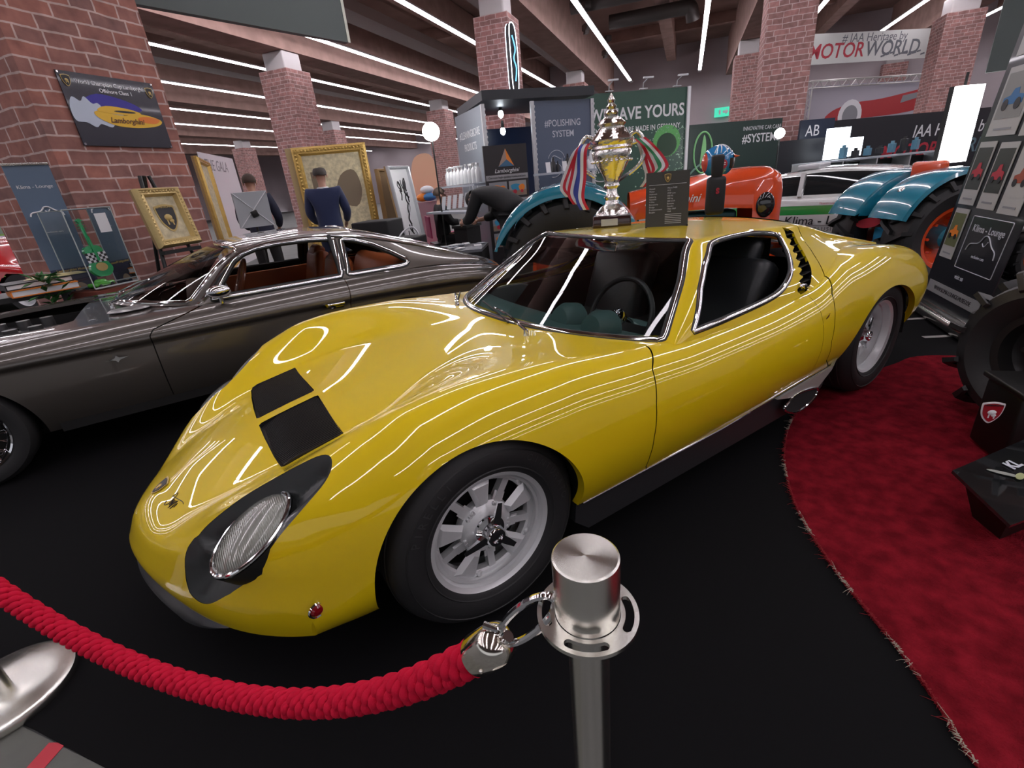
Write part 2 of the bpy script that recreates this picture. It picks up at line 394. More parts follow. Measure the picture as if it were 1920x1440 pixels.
def wheel(parent, loc, side, deep, width, spin=0, name='wheel'):
    w = empty(name, loc); w.parent = parent; w.rotation_euler = (math.pi/2*(1 if side < 0 else -1), 0, 0)
    t = B(); W_ = width
    t.lathe([(.196, -.012), (.203, -.002), (.212, .004), (.235, .013), (.262, .017), (.285, .012), (.303, .0), (.314, -.012), (.321, -.026), (.3245, -.04), (.325, -W_+.03), (.318, -W_+.012), (.29, -W_), (.24, -W_), (.19, -W_+.02)], 96)
    for k in range(5):                                   # tread grooves as raised ribs between
        z = -.045-(W_-.085)*k/4; t.lathe([(.3245, z+.010), (.3275, z+.007), (.3275, z-.007), (.3245, z-.010)], 96)
    t.lathe([(.281, .0125), (.283, .0155), (.286, .012)], 96); t.lathe([(.222, .008), (.224, .0125), (.227, .010)], 96)
    ty = t.make('tyre', M_RUB, w)
    r = B(); z0 = -deep
    r.lathe([(.186, -W_+.03), (.186, z0-.02), (.181, z0), (.183, z0+.010), (.186, -.030), (.190, -.020), (.191, -.008), (.199, -.004), (.205, .000), (.2065, -.004), (.205, -.010)], 96)
    r.lathe([(.176, -.022-(deep-.045)*.4), (.1855, -.020-(deep-.045)*.4)], 96)
    r.make('rim', M_ALU, w)
    s = B(T(0, 0, z0))
    s.lathe([(0, .030), (.030, .030), (.040, .026), (.060, .022), (.075, .012), (.090, .004), (.094, -.006), (.094, -.020)], 60)
    s.lathe([(.158, -.020), (.160, .002), (.168, .006), (.182, .004), (.183, -.02)], 60)
    for k in range(5):
        a = 2*math.pi*k/5+spin
        Mx = RZ(a); h = .024
        P = [(.082, -.020, .006), (.082, .020, .006), (.180, .042, .001), (.180, -.042, .001), (.095, -.010, h), (.095, .010, h), (.158, .026, h-.002), (.158, -.026, h-.002)]
        V = [Mx @ Vector(p) for p in P]
        s.add(V, [(4, 5, 6, 7), (0, 4, 7, 3), (1, 2, 6, 5), (2, 3, 7, 6), (0, 1, 5, 4)])
        Mx = RZ(a+math.pi/5)
        for dy in (0,):
            s.add([Mx @ Vector(p) for p in [(.085, -.012, .006), (.085, .012, .006), (.172, .012, .004), (.172, -.012, .004), (.085, -.012, -.02), (.085, .012, -.02), (.172, .012, -.02), (.172, -.012, -.02)]], [(0, 1, 2, 3), (0, 4, 5, 1), (1, 5, 6, 2), (3, 2, 6, 7), (0, 3, 7, 4)])
        s.add([Mx @ Vector(p) for p in [(.09, -.02, .005), (.118, -.02, .0), (.118, .02, .0), (.09, .02, .005)]], [(0, 1, 2, 3)])
        for q in range(3): s.cyl(RZ(a+math.pi/5+(q-1)*.16) @ Vector((.080, 0, .004)), RZ(a+math.pi/5+(q-1)*.16) @ Vector((.080, 0, .016)), .007, .005, 10)
        s.sphere(RZ(a+.33) @ Vector((.172, 0, .006)), .011, 10, 6, (1, 1, .6))
    s.make('wheel_spider', M_ALU, w, sharp=28)
    d = B(T(0, 0, z0-.06)); d.lathe([(0, 0), (.17, 0)], 40); d.make('brake_disc', M_DARK, w)
    k_ = B(T(0, 0, z0)); k_.lathe([(.052, .022), (.050, .034), (.034, .040), (.032, .070), (.028, .076), (.018, .077), (.016, .070), (0, .070)], 40)
    for k in range(3):
        Mx = RZ(2*math.pi*k/3+spin+.9)
        k_.add([Mx @ Vector(p) for p in [(.02, -.013, .060), (.02, .013, .060), (.02, .010, .036), (.02, -.010, .036), (.105, -.008, .055), (.105, .008, .055), (.105, .005, .047), (.105, -.005, .047), (.06, -.012, .058), (.06, .012, .058), (.06, .008, .044), (.06, -.008, .044)]],
               [(0, 8, 9, 1), (8, 4, 5, 9), (1, 9, 10, 2), (9, 5, 6, 10), (2, 10, 11, 3), (10, 6, 7, 11), (3, 11, 8, 0), (11, 7, 4, 8), (4, 7, 6, 5)])
    k_.make('knock_off_nut', M_CHR, w, sharp=40)
    return w, ty
def arc_text(body, r, a0, da, size, z, m, parent, name='lettering'):
    for i, ch in enumerate(body):
        if ch == ' ': continue
        a = a0-da*i; text(ch, size, RZ(a) @ T(r, 0, z) @ RZ(-math.pi/2), m, parent, name, .0006)
def build_miura():
    car = empty('sports_car', (0, 0, 0), 0, 'low yellow mid-engined sports car with black bonnet grilles and open-arched silver wheels', 'car')
    nu, nv = 380, 110
    xs = NOSE+(TAIL-NOSE)*np.linspace(0, 1, nu); vh = np.concatenate([np.linspace(0, 1, 55)[:-1], np.linspace(1, 2, 34)[:-1], np.linspace(2, 3, 20)])
    def full(fn, xa):
        P = fn(xa[:, None], vh[None, :]); E = np.stack(np.broadcast_arrays(xa[:, None], vh[None, :]), -1)
        L = P[:, :0:-1].copy(); L[..., 1] *= -1; El = E[:, :0:-1].copy(); El[..., 1] *= -1
        return np.concatenate([L, P], 1), np.concatenate([El, E], 1)
    Pb, Eb = full(body_pt, xs); ks = np.linspace(1, 0, 13)[:-1]; Pn, En = full(lambda k, v: nose_pt(k, v), ks); En[..., 0] = NOSE
    S = Sheet.from_grid(np.concatenate([Pn, Pb]), np.concatenate([En, Eb]))
    def cut(sh, f): return sh.split(f(sh.A))
    X = lambda A: A[:, 0]; Y = lambda A: np.abs(A[:, 1]); Z = lambda A: A[:, 2]; V = lambda A: np.abs(A[:, 7])
    # wheel arches
    fa = lambda A: np.where(V(A) > 1.15, np.minimum(np.hypot(X(A)-.895, Z(A)-.31)-.345, (np.hypot((X(A)-3.37)/.44, (Z(A)-.25)/.375)-1)*.4), 1)
    _, S = cut(S, fa)
    foot = [(1.50, -1), (1.50, 0), (1.53, .3), (1.63, .52), (1.85, .70), (2.6, .70), (3.0, .58), (3.9, .38), (4.0, 0), (4.0, -1)]
    _, S = cut(S, lambda A: np.where(V(A) < 1.5, sd_poly(X(A), Y(A), foot), 1))
    rec = smooth2([(.178, .520), (.188, .478), (.22, .462), (.29, .478), (.36, .497), (.43, .535), (.48, .568), (.53, .607), (.553, .645), (.548, .68), (.52, .70), (.47, .706), (.41, .70), (.34, .682), (.288, .64), (.232, .592), (.200, .556)], 4)
    tipo = smooth2([(.470, .50), (.466, .43), (.472, .375), (.492, .343), (.522, .332), (.555, .342), (.60, .378), (.655, .432), (.70, .495)], 4)
    ftip = lambda A: np.where(X(A) < .33, sd_poly(Y(A), Z(A), tipo), 1); rtop = lambda A: np.maximum(sd_poly(X(A), Y(A), rec), NOSE+.012-A[:, 6])
    Rc, S = cut(S, lambda A: np.where((V(A) < 1.6), np.minimum(rtop(A), ftip(A)), 1))
    gr = [(.428, .026), (.43, .15), (.437, .30), (.446, .395), (.46, .402), (.628, .400), (.636, .392), (.646, .026)]
    Gr, S = cut(S, lambda A: np.where(V(A) < 1, sd_poly(X(A), Y(A), gr), 1))
    # seams
    def seam(sh, f, w=.0022):
        a, r = cut(sh, lambda A: f(A)+w); s_, b = cut(r, lambda A: f(A)-w); return a, s_, b
    ln1 = [(1.60, .25), (1.55, .31), (1.541, .37), (1.539, .457), (1.554, .57), (1.588, .676), (1.64, .712), (1.72, .76), (1.8, .9)]
    fd = lambda A: -sd_line(X(A), Z(A), ln1)
    Fc, s1, rest = seam(S, lambda A: np.where(V(A) > 1.0-.0, fd(A), np.where(X(A) < 1.72, -1, 1)), .0022)
    ln3 = [(2.96, .27), (2.86, .325), (2.75, .39), (2.712, .50), (2.735, .594), (2.77, .698), (2.86, .772), (2.958, .86), (3.0, .942), (3.01, 1.2)]
    f3 = lambda A: -sd_line(X(A), Z(A), ln3)
    Dq, s3, Rr = seam(rest, f3, .0025)
    ln2 = [(2.66, .25), (2.63, .35), (2.62, .45), (2.628, .56), (2.635, .65), (2.63, .72), (2.6, .80)]
    f2 = lambda A: -sd_line(X(A), Z(A), ln2)
    Dr, s2, Qp = seam(Dq, f2, .0012)
    side = lambda sh: cut(sh, lambda A: A[:, 1])
    inw = lambda p: np.array([0, -np.sign(p[1])*.03, 0])
    arched = lambda a: V(a[None])[0] > 1.15 and a[2] < .70 and (abs(fa(a[None])[0]) < 2e-3)
    lip = lambda sh: sh.rim(0, arched, inw)
    Fc.make('front_clamshell', M_YEL, car, lip(Fc)); Rr.make('rear_clamshell', M_YEL, car, lip(Rr))
    for k, sh in enumerate(side(Dr)): d = sh.make('door', M_YEL, car)
    for sh in side(Qp): sh.make('quarter_panel', M_YEL, car)
    sm = s1.push(-.006).join(s2.push(-.004)).join(s3.push(-.006)); sm.make('panel_gap', M_SEAM, car)
    # light bowls, lamps
    for sd, sh in zip((-1, 1), side(Rc)):
        dd = np.maximum(np.maximum(-sd_poly(X(sh.A), Y(sh.A), rec), 0), np.maximum(-ftip(sh.A), 0)*.6); dep = np.clip(dd*2.0, 0, .075); dep = dep*np.clip(1.35-np.abs(X(sh.A)-.35)/.22, .12, 1)
        A = sh.A.copy(); A[:, :3] -= A[:, 3:6]*(dep+.001)[:, None]
        # fresh normals for the bowl
        me = Sheet(A, sh.F); N = np.zeros((len(A), 3))
        for f in me.F:
            p = A[list(f), :3]; n = np.cross(p[1]-p[0], p[2]-p[0]); N[list(f)] += n
        L = np.linalg.norm(N, axis=1, keepdims=True); A[:, 3:6] = N/np.maximum(L, 1e-12)
        bowl = Sheet(A, sh.F).make('light_surround', mat('bowl_black', (.022, .025, .025), .36), car)
        Mx = frame((.328, sd*.588, .522), (.87, -.03*sd, .49), y=(.03, 1, -.10*sd))
        lamp = B(Mx); prof = []
        for i in range(9):
            t = i/8*math.pi/2; prof.append((math.sin(t), math.cos(t)))
        Vv = [Mx @ Vector((.119*r*math.cos(a), .094*r*math.sin(a), .030*z)) for r, z in prof for a in [2*math.pi*k/48 for k in range(48)]]
        Fv = [(i*48+k, (i+1)*48+k, (i+1)*48+(k+1) % 48, i*48+(k+1) % 48) for i in range(8) for k in range(48)]
        l = link_mesh('headlight_lens', Vv, Fv, M_LENS, car)
        rg = B(); rg.tube([Mx @ Vector((.123*math.cos(a), .098*math.sin(a), .002)) for a in [2*math.pi*k/64 for k in range(64)]], .0065, 10, closed=True)
        rg.make('lamp_ring', M_CHR, l)
        hz = B(); hz.add([Mx @ Vector((.13*math.cos(a)*q, .105*math.sin(a)*q, -.002-.05*(q < 1.01 and 0 or 0)-(0 if j == 0 else .05))) for j, q in enumerate((1, .95)) for a in [2*math.pi*k/48 for k in range(48)]],
               [(k, (k+1) % 48, 48+(k+1) % 48, 48+k) for k in range(48)])
        hz.make('lamp_housing', M_BLK, l)
    # bonnet grilles
    gm = mat('grille_black', (.008, .008, .009), .4)
    for sd, sh in zip((-1, 1), side(Gr)):
        g = sh.push(-.014).make('bonnet_grille', gm, car)
        rm = sh.rim(.014); link_mesh('grille_edge', rm[0], rm[1], gm, g, False)
        b = B(); n = 34
        for k in range(n):
            y = .030+(.366)*k/(n-1); xa = .437 if y < .3 else .437+.012*(y-.3)/.1; P = []
            for x in np.linspace(xa+.004, .640, 9):
                c = body_pt(np.array(x), np.array(y/float(cs(x, K_yf)))); zz = c[2]-.004-(.006 if x < .475 else 0); P.append((x+(c[0]-x)*0, sd*y, zz))
            q = [[(p[0], p[1]-.0028, p[2]-.008) for p in P], [(p[0], p[1]-.0016, p[2]) for p in P], [(p[0], p[1]+.0016, p[2]) for p in P], [(p[0], p[1]+.0028, p[2]-.008) for p in P]]
            b.grid(q, True)
        b.make('grille_ribs', gm, g, sharp=20)
    # ---- cabin
    xc = np.linspace(1.42, 4.15, 300); vc = np.concatenate([np.linspace(0, 1, 50)[:-1], np.linspace(1, 2, 40)])
    G = cabin_grid(xc, vc); E = np.stack(np.broadcast_arrays(xc[:, None], vc[None, :]), -1)
    L = G[:, :0:-1].copy(); L[..., 1] *= -1; El = E[:, :0:-1].copy(); El[..., 1] *= -1
    C = Sheet.from_grid(np.concatenate([L, G], 1), np.concatenate([El, E], 1)); US = lambda A: A[:, 6]
    ws = [(1.452, -2), (1.452, .95), (1.47, .962), (2.05, .962), (2.082, .955), (2.090, .93), (2.092, -2)]
    Wg, C = cut(C, lambda A: sd_poly(US(A), V(A), ws))
    win = [(1.868, .727), (1.94, .793), (2.0, .850), (2.10, .922), (2.20, .972), (2.235, .984), (2.30, .989)]+smooth2([(2.40, .990), (2.56, .985), (2.70, .967), (2.765, .950), (2.755, .925), (2.70, .877), (2.60, .812), (2.53, .778), (2.45, .755), (2.35, .743), (2.2, .735)], 4, False)+[(2.05, .730)]
    Wn, C = cut(C, lambda A: np.where(V(A) > .99, sd_poly(X(A), Z(A), win), 1))
    lou = [(2.852, .972), (2.895, .962), (2.93, .94)]+[(2.86, .862), (2.79, .80), (2.71, .752), (2.655, .728), (2.60, .722)]
    fr = [(2.585, .745), (2.85, .955)]; teeth = []
    for k in range(8):
        t0, t1 = k/8, (k+1)/8; a = np.array(fr[0]); b_ = np.array(fr[1]); p0 = a+(b_-a)*t0; p1 = a+(b_-a)*t1
        teeth += [tuple(p0), tuple(p1+np.array([.034, -.012])*(1 if k < 7 else 0)), ]
    lou += teeth+[tuple(fr[1])]
    Lo, C = cut(C, lambda A: np.where(V(A) > .99, sd_poly(X(A), Z(A), lou), 1))
    Cf, cs3, Cr = seam(C, f3, .0025)
    cs3.push(-.006).make('panel_gap', M_SEAM, car)
    Rl, Cr = cut(Cr, lambda A: sd_poly(US(A), V(A), [(3.06, -2), (3.06, .78), (3.78, .70), (3.80, -2)]))
    sl = Rl.push(-.03).make('rear_louvre', M_DARK, car); b = B()
    for k in range(6):
        x = 3.12+.12*k; rows = [[tuple(cabin_pt(np.array(x+dx), np.array(abs(v)))*[1, (-1 if v < 0 else 1), 1]+[0, 0, dz]) for v in np.linspace(-.72, .72, 13)] for dx, dz in ((-.04, .004), (.05, -.016))]
        b.grid(rows)
    b.make('louvre_blades', M_BLK, sl, False); Cr.make('engine_cover', M_YEL, car, Cr.rim(.03, lambda a: 3.0 < a[6] < 3.85 and abs(a[7]) < .8)); roof = Cf.make('roof', M_YEL, car, Cf.rim(.012, lambda a: a[6] < 2.95))
    Wg.push(-.004).make('windscreen', M_GLASS, car)
    loop = max(Wg.boundary(), key=len); P = [Wg.A[i] for i in loop[::3]]
    def trim(name, pts, r, mt, parent, off=.002, sq=.55):
        b = B(); Q = [Vector(p[:3])+Vector(p[3:6])*off for p in pts]; n = len(Q); k = 10; R = []
        for i in range(n):
            t = (Q[(i+1) % n]-Q[i-1]).normalized(); nn = Vector(pts[i][3:6]); w = t.cross(nn).normalized(); nn = w.cross(t)
            R.append([Q[i]+w*math.cos(2*math.pi*j/k)*r+nn*math.sin(2*math.pi*j/k)*r*sq for j in range(k+1)])
        R.append(R[0]); b.grid(R, True); return b.make(name, mt, parent)
    trim('windscreen_trim', P, .0085, M_CHR, car)
    trim('windscreen_seal', P, .017, M_BLK, car, -.004)
    for sh in side(Wn):
        if sh.A[0, 1] > 0: sh.push(-.01).make('side_window', M_SIDEG, car)     # the near window is wound down
        lp = max(sh.boundary(), key=len); trim('window_trim', [sh.A[i] for i in lp[::3]], .0085, M_CHR, car); trim('window_seal', [sh.A[i] for i in lp[::3]], .015, M_BLK, car, -.004)
    for sd, sh in zip((-1, 1), side(Lo)):
        lv = sh.push(-.045).make('pillar_vent', gm, car); rm = sh.rim(.045); link_mesh('vent_edge', rm[0], rm[1], gm, lv, False)
        b = B()
        for k in range(9):
            zk = .738+.026*k; band = sh.A[np.abs(sh.A[:, 2]-zk) < .006]
            if len(band) < 2: continue
            a_, c_ = band[np.argmin(band[:, 0])], band[np.argmax(band[:, 0])]; n = Vector(band[:, 3:6].mean(0)).normalized(); pa_, pc_ = Vector(a_[:3])-n*.002, Vector(c_[:3])-n*.002; dn = -n*.040+Vector((0, 0, .022))
            b.add([pa_, pc_, pc_+dn, pa_+dn, pa_-Vector((0, 0, .004)), pc_-Vector((0, 0, .004)), pc_+dn-Vector((0, 0, .004)), pa_+dn-Vector((0, 0, .004))], [(0, 1, 2, 3), (7, 6, 5, 4), (0, 4, 5, 1), (1, 5, 6, 2), (3, 2, 6, 7)])
        b.make('vent_slats', mat('vent_slat_black', (.01, .01, .01), .3), lv, False)
    hb = B(); c = np.array(cabin_at(2.64, .752)); hb.box((c[0], -c[1]-.012, c[2]-.004), (.075, .014, .009), RY(.22), .003); hb.cyl((c[0]-.02, -c[1]-.004, c[2]), (c[0]-.02, -c[1]-.026, c[2]+.004), .012, n=16)
    hb.make('door_handle', M_CHR, car)
    # nose spoiler
    b = B(); rows = []
    for k, (zz, dx) in enumerate(((.30, .02), (.255, -.004), (.215, -.010), (.18, .0), (.165, .03), (.20, .10))):
        row = []
        for v in np.concatenate([-np.linspace(0, .93, 40)[:0:-1], np.linspace(0, .93, 40)]):
            p = nose_pt(np.array(1.), np.array(abs(v))); s = np.sign(v) if v else 1
            row.append((p[0]+dx, s*p[1]*(.985-.0*k), (p[2]+.004) if k == 0 else p[2]+(zz-.29)*np.clip(1.3*(1-(abs(v)/.93)**3), .0, 1)))
        rows.append(row)
    b.grid(rows); b.make('chin_spoiler', mat('spoiler_grey', (.045, .045, .05), .45), car)
    # chassis, wells, sills
    b = B(); b.box((2.1, 0, .20), (3.7, 1.0, .12)); b.box((2.05, 0, .21), (1.45, 1.5, .12)); b.box((3.3, 0, .42), (1.3, .9, .4)); b.box((.75, 0, .38), (.9, .9, .26)); b.box((4.2, 0, .42), (.1, 1.2, .24))
    for cx, rr, zc_ in ((XF-.02, .375, .31), (3.38, .42, .26)):
        for sd in (-1, 1):
            M_ = frame((cx, sd*.50, zc_), (1, 0, 0), y=(0, 0, 1)) if sd < 0 else frame((cx, sd*.50, zc_), (-1, 0, 0), y=(0, 0, 1))
            b.lathe([(0, 0), (rr, 0), (rr, .28)], 40, M_, math.pi)
    b.make('underbody', M_DARK, car)
    for sd in (-1, 1):
        b = B(); b.prism([(1.25, .305), (2.93, .335), (2.88, .20), (2.80, .155), (1.30, .145), (1.24, .20)], .05, frame((0, -.738 if sd < 0 else .788, 0), (1, 0, 0), y=(0, 0, 1)))
        b.make('sill', mat('sill_black', (.020, .020, .022), .42), car, False)
        t = B(); t.tube([(1.262, sd*.806, .283), (2.0, sd*.814, .292), (2.86, sd*.806, .318)], .0045, 8, squash=1); t.make('sill_trim', M_CHR, car)
        v = B(); Ms = frame((0, sd*.808, 0), (1, 0, 0), y=(0, 0, 1))
        v.prism([(2.40, .295), (2.885, .318), (2.93, .375), (2.88, .30), (2.76, .235), (2.66, .262), (2.5, .268)][::1], .012*(-sd if sd > 0 else 1)*(1), Ms)
        sv = v.make('sill_scoop', mat('scoop_silver', (.50, .50, .46), .35, .5), car, False)
        v = B(); pts = [(2.56, .268), (2.66, .262), (2.76, .235), (2.73, .185), (2.62, .165), (2.53, .185), (2.47, .222), (2.50, .25)]
        v.tube([(x, sd*.822, z) for x, z in smooth2(pts, 5)], .006, 8, closed=True); v.make('scoop_lip', M_CHR, sv)
        v = B(); v.prism(smooth2(pts, 5), .01, frame((0, sd*.812, 0), (1, 0, 0), y=(0, 0, 1))); v.make('scoop_opening', M_DARK, sv, False)
    # wheels
    for sd in (-1, 1):
        w_f, t_f = wheel(car, (XF, sd*LIP, WZ), sd, .052, .20, .35, 'front_wheel'); ml = mat('tyre_letter', (.035, .035, .036), .5); arc_text('PIRELLI', .262, 2.75, .115, .036, .0175, ml, t_f); arc_text('CINTURATO', .262, 1.0, .11, .030, .0175, ml, t_f); wheel(car, (XR, sd*(LIP-.008), WZ), sd, .100, .25, .2, 'rear_wheel')
    # small fittings
    b = B(); M_ = frame((.412, -.752, .335), (.25, -.97, -.10), z=(0, 0, 1)) @ RY(math.pi/2)
    b.lathe([(0, .010), (.012, .008), (.018, .002)], 24, M_); mk = b.make('side_marker', mat('marker_red', (.25, .005, .01), .15, coat=1), car)
    b = B(); b.lathe([(.018, .003), (.022, .005), (.024, .0)], 24, M_); b.make('marker_ring', M_CHR, mk)
    def surf_frame(xs_, v_, s=-1, fn=body_pt):
        e = 1e-3; p = fn(np.array(xs_), np.array(v_)); pu = fn(np.array(xs_+e), np.array(v_)); pv = fn(np.array(xs_), np.array(v_+e)); k = np.array([1, s, 1])
        n = np.cross(pu-p, pv-p); n /= np.linalg.norm(n); p = p*k; n = n*k; return Vector(p), Vector(n), Vector((pu*k-p))
    p, n, tx = surf_frame(.093, .0)
    shield = [(-.5, .42), (-.38, .5), (0, .56), (.38, .5), (.5, .42), (.44, -.1), (.26, -.42), (0, -.62), (-.26, -.42), (-.44, -.1)]
    Mb = frame(p+n*.001, (0, -1, 0), z=tuple(n)); sh = lambda q: [(x*q, y*q) for x, y in smooth2(shield, 3)]
    b = B(Mb); b.m = 0; b.prism(sh(.058), .003); b.m = 1; b.prism(sh(.048), .0042); b.m = 2; b.sphere((0, -.004, .004), .012, 12, 6, (.9, 1, .3)); b.box((0, -.001, .004), (.022, .007, .003)); b.box((-.006, -.012, .004), (.004, .012, .002)); b.box((.006, -.012, .004), (.004, .012, .002))
    bd = b.make('nose_badge', [mat('badge_gold', (.55, .40, .15), .3, .9), M_BLK, mat('badge_gold', (0, 0, 0))], car)
    # a pen signature beside the badge
    sig = [[(-.03, .01), (-.012, .018), (.0, .008), (-.004, -.012), (-.018, -.02), (-.024, -.006)], [(.0, .012), (.006, -.006), (.012, .010), (.016, -.006), (.022, .012), (.026, -.008)], [(.024, .016), (.034, -.010), (.040, .014), (.046, -.006), (.052, .006)], [(-.02, -.008), (.02, -.012), (.062, -.016), (.08, -.014)]]
    b = B()
    for st in sig:
        pts = []
        for q in spline([(a, c_, 0) for a, c_ in st], 6):
            xs_ = .092+.012-q.y*1.2; yy = .142+q.x*.9*.9; v_ = yy/float(cs(xs_, K_yf)); pp, nn, _ = surf_frame(xs_, v_); pts.append(pp+nn*.0008)
        b.tube(pts, .0011, 6)
    b.make('signature', mat('pen_ink', (.02, .012, .01), .5), car)
    Me = frame((2.652, -.857, .632), (1, .10, -.02), y=(0, -.35, 1)); 
    text('b', .045, Me @ T(0, .0, .003), mat('emblem_dark_red', (.12, .02, .01), .4), car, 'emblem'); 
    b = B(Me); b.box((0, -.045, .0), (.060, .010, .004)); b.make('name_plate', M_BLK, car, False)
    # wipers
    for (px, py, qx, qy) in ((1.400, -.335, 1.475, .02), (1.455, .36, 1.56, .545)):
        b = B(); z0 = body_z(px, py)
        tipx, tipy = qx, qy; zt = cabin_z(qx, qy)+.012; zp = z0+.012
        b.cyl((px, py, z0-.004), (px, py, zp+.012), .012, .009, 14); b.tube([(px, py, zp+.008), ((px+tipx)/2-.01, (py+tipy)/2, (zp+zt)/2+.03), (tipx, tipy, zt+.006)], [.007, .005, .004], 8)
        wp = b.make('wiper_arm', M_CHR, car); b = B()
        d = Vector((tipx-px, tipy-py, zt-zp)).normalized(); c = Vector((tipx, tipy, zt)); bl = []
        for t in np.linspace(-.17, .17, 9):
            q = c+d*t; bl.append((q.x, q.y, cabin_z(q.x, q.y)+.006))
        b.tube(bl, .004, 6); b.make('wiper_blade', M_BLK, wp)
    # interior
    b = B(); b.box((2.15, 0, .24), (1.3, 1.36, .04)); b.box((2.82, 0, .48), (.06, 1.30, .42)); b.box((2.82, 0, .80), (.06, .90, .24)); b.box((1.52, 0, .45), (.06, 1.34, .42))
    for sd in (-1, 1): b.box((2.15, sd*.70, .46), (1.35, .05, .48))
    b.box((2.2, 0, .36), (1.2, .26, .26), None, .04); b.make('cabin_tub', mat('cabin_black', (.012, .013, .014), .6), car)
    b = B(); P = []
    for x, z in ((1.46, .70), (1.52, .722), (1.62, .725), (1.72, .712), (1.76, .68), (1.76, .58)):
        wd = .50 if x < 1.5 else (.62 if x < 1.6 else .68); P.append([(x+(.10*(y/.68)**2), y*wd/.68, z-.02*(y/.68)**2) for y in np.linspace(-.68, .68, 30)])
    b.grid(P); dash = b.make('dashboard', M_TEAL, car)
    for y in (-.24, -.44):
        b = B(); M_ = frame((1.69, y, .715), (0, 1, 0), y=(.28, 0, 1)); b.lathe([(.0, -.06), (.055, -.055), (.078, -.02), (.082, .04), (.074, .05)], 36, M_ @ RX(0) )
        b.make('instrument_pod', M_TEAL, car); b = B(frame((1.735, y, .722), (0, 1, 0), y=(.28, 0, 1))); b.lathe([(0, .0), (.066, 0)], 30); b.make('dial', mat('dial_black', (.01, .01, .01), .3), car)
    b = B(); M_ = frame((1.90, -.34, .70), (0, 1, 0), y=(.45, 0, 1)); b.tube([M_ @ Vector((.175*math.cos(a), .175*math.sin(a), 0)) for a in [2*math.pi*k/48 for k in range(48)]], .012, 10, closed=True)
    st = b.make('steering_wheel', M_LEA, car); b = B(M_); b.lathe([(0, .02), (.03, .015), (.04, -.01)], 24)
    for a in (0, 180, 270): b.box((.10*math.cos(math.radians(a)), .10*math.sin(math.radians(a)), 0), (.15, .022, .003), RZ(math.radians(a)))
    b.make('steering_spokes', M_CHR, st)
    for y in (-.36, .36):
        b = B(); b.box((2.28, y, .40), (.50, .46, .14), RY(-.12), .05); b.box((2.60, y, .60), (.16, .46, .52), RY(.35), .06); s_ = b.make('seat', M_LEA, car)
        b = B(); b.box((2.70, y, .865), (.10, .26, .16), RY(.3), .045); b.make('headrest', M_LEA, s_)
    b = B(); b.box((2.14, 0, .955), (.02, .17, .05), RY(.3), .01); b.make('rear_view_mirror', M_CHR, car)
    return car
def body_z(x, y):
    y = abs(y); z = .7
    for xs_ in np.linspace(x-.4, x, 60):
        v = min(1, y/float(cs(xs_, K_yf))); p = body_pt(np.array(xs_), np.array(v))
        if p[0] >= x: break
        z = float(p[2])
    return z
def cabin_z(x, y):
    y = abs(y); z = body_z(x, y)
    for xs_ in np.linspace(1.42, x, 60):
        v = min(1, y/float(cs(xs_, K_ay))); p = cabin_pt(np.array(xs_), np.array(v))
        if p[0] >= x: break
        z = float(p[2])
    return max(z, body_z(x, y))
def cabin_at(x, z):
    best = None
    for v in np.linspace(1, 2, 60):
        for xs_ in np.linspace(x-.2, x, 20):
            p = cabin_pt(np.array(xs_), np.array(v)); e = abs(p[0]-x)+abs(p[2]-z)
            if best is None or e < best[0]: best = (e, p)
    return best[1]
build_miura()
# ================= the grey grand tourer beside it (local x nose to tail, origin on its middle line)
M_GREY = mat('grey_paint', (.125, .112, .10), .30, .6, 1, croff=.02, spec=.3)
M_TAN = mat('tan_leather', (.34, .090, .025), .42, bump=.08, bscale=60)
M_GTG = glassy('gt_glass', (.90, .88, .86), 1, 1.32)
def gt_body(xs, v):
    zc, yf, zf, yc, zr, zb = [cs(xs, K) for K in (
        [(-1.78,.50),(-1.6,.62),(-1.3,.70),(-.9,.76),(-.2,.79),(.3,.79),(1,.78),(2.0,.78),(2.5,.70),(2.85,.60),(2.92,.5)],
        [(-1.78,.50),(-1.3,.68),(-.8,.70),(1,.715),(2,.70),(2.6,.64),(2.92,.5)],
        [(-1.78,.50),(-1.6,.62),(-1.3,.70),(-.8,.745),(0,.765),(1,.775),(1.8,.76),(2.3,.70),(2.7,.60),(2.92,.48)],
        [(-1.78,.62),(-1.4,.79),(-.8,.845),(0,.85),(1,.85),(1.8,.84),(2.4,.79),(2.92,.62)],
        [(-1.78,.47),(-1.4,.61),(-.8,.637),(1.2,.637),(2,.61),(2.5,.55),(2.92,.44)],
        [(-1.78,.30),(-1.2,.22),(2.2,.22),(2.92,.32)])]
    s = np.clip(v, 0, 1); th = np.clip(v-1, 0, 1)*math.pi/2; t = np.clip(v-2, 0, 1)
    y1 = yf*s; z1 = zc+(zf-zc)*s*s*(3-2*s)
    y2 = yf+(yc-yf)*np.sin(th); z2 = zr+(zf-zr)*np.cos(th)
    y3 = yc-.022*np.minimum(t*22, 1)-.010*np.sin(math.pi*t)*-1-.07*t**3; z3 = zr-.008*np.minimum(t*22, 1)+(zb-zr+.008)*t
    Y = np.where(v <= 1, y1, np.where(v <= 2, y2, y3)); Z = np.where(v <= 1, z1, np.where(v <= 2, z2, z3))
    q = np.clip((xs+1.78)/.8, 0, 1); X = xs+.16*(1-q*q*(3-2*q))*(Y/.85)**2.5-.12*np.clip((xs-2.3)/.62, 0, 1)*(Y/.85)**2.5
    return np.stack(np.broadcast_arrays(X, Y, Z), -1)
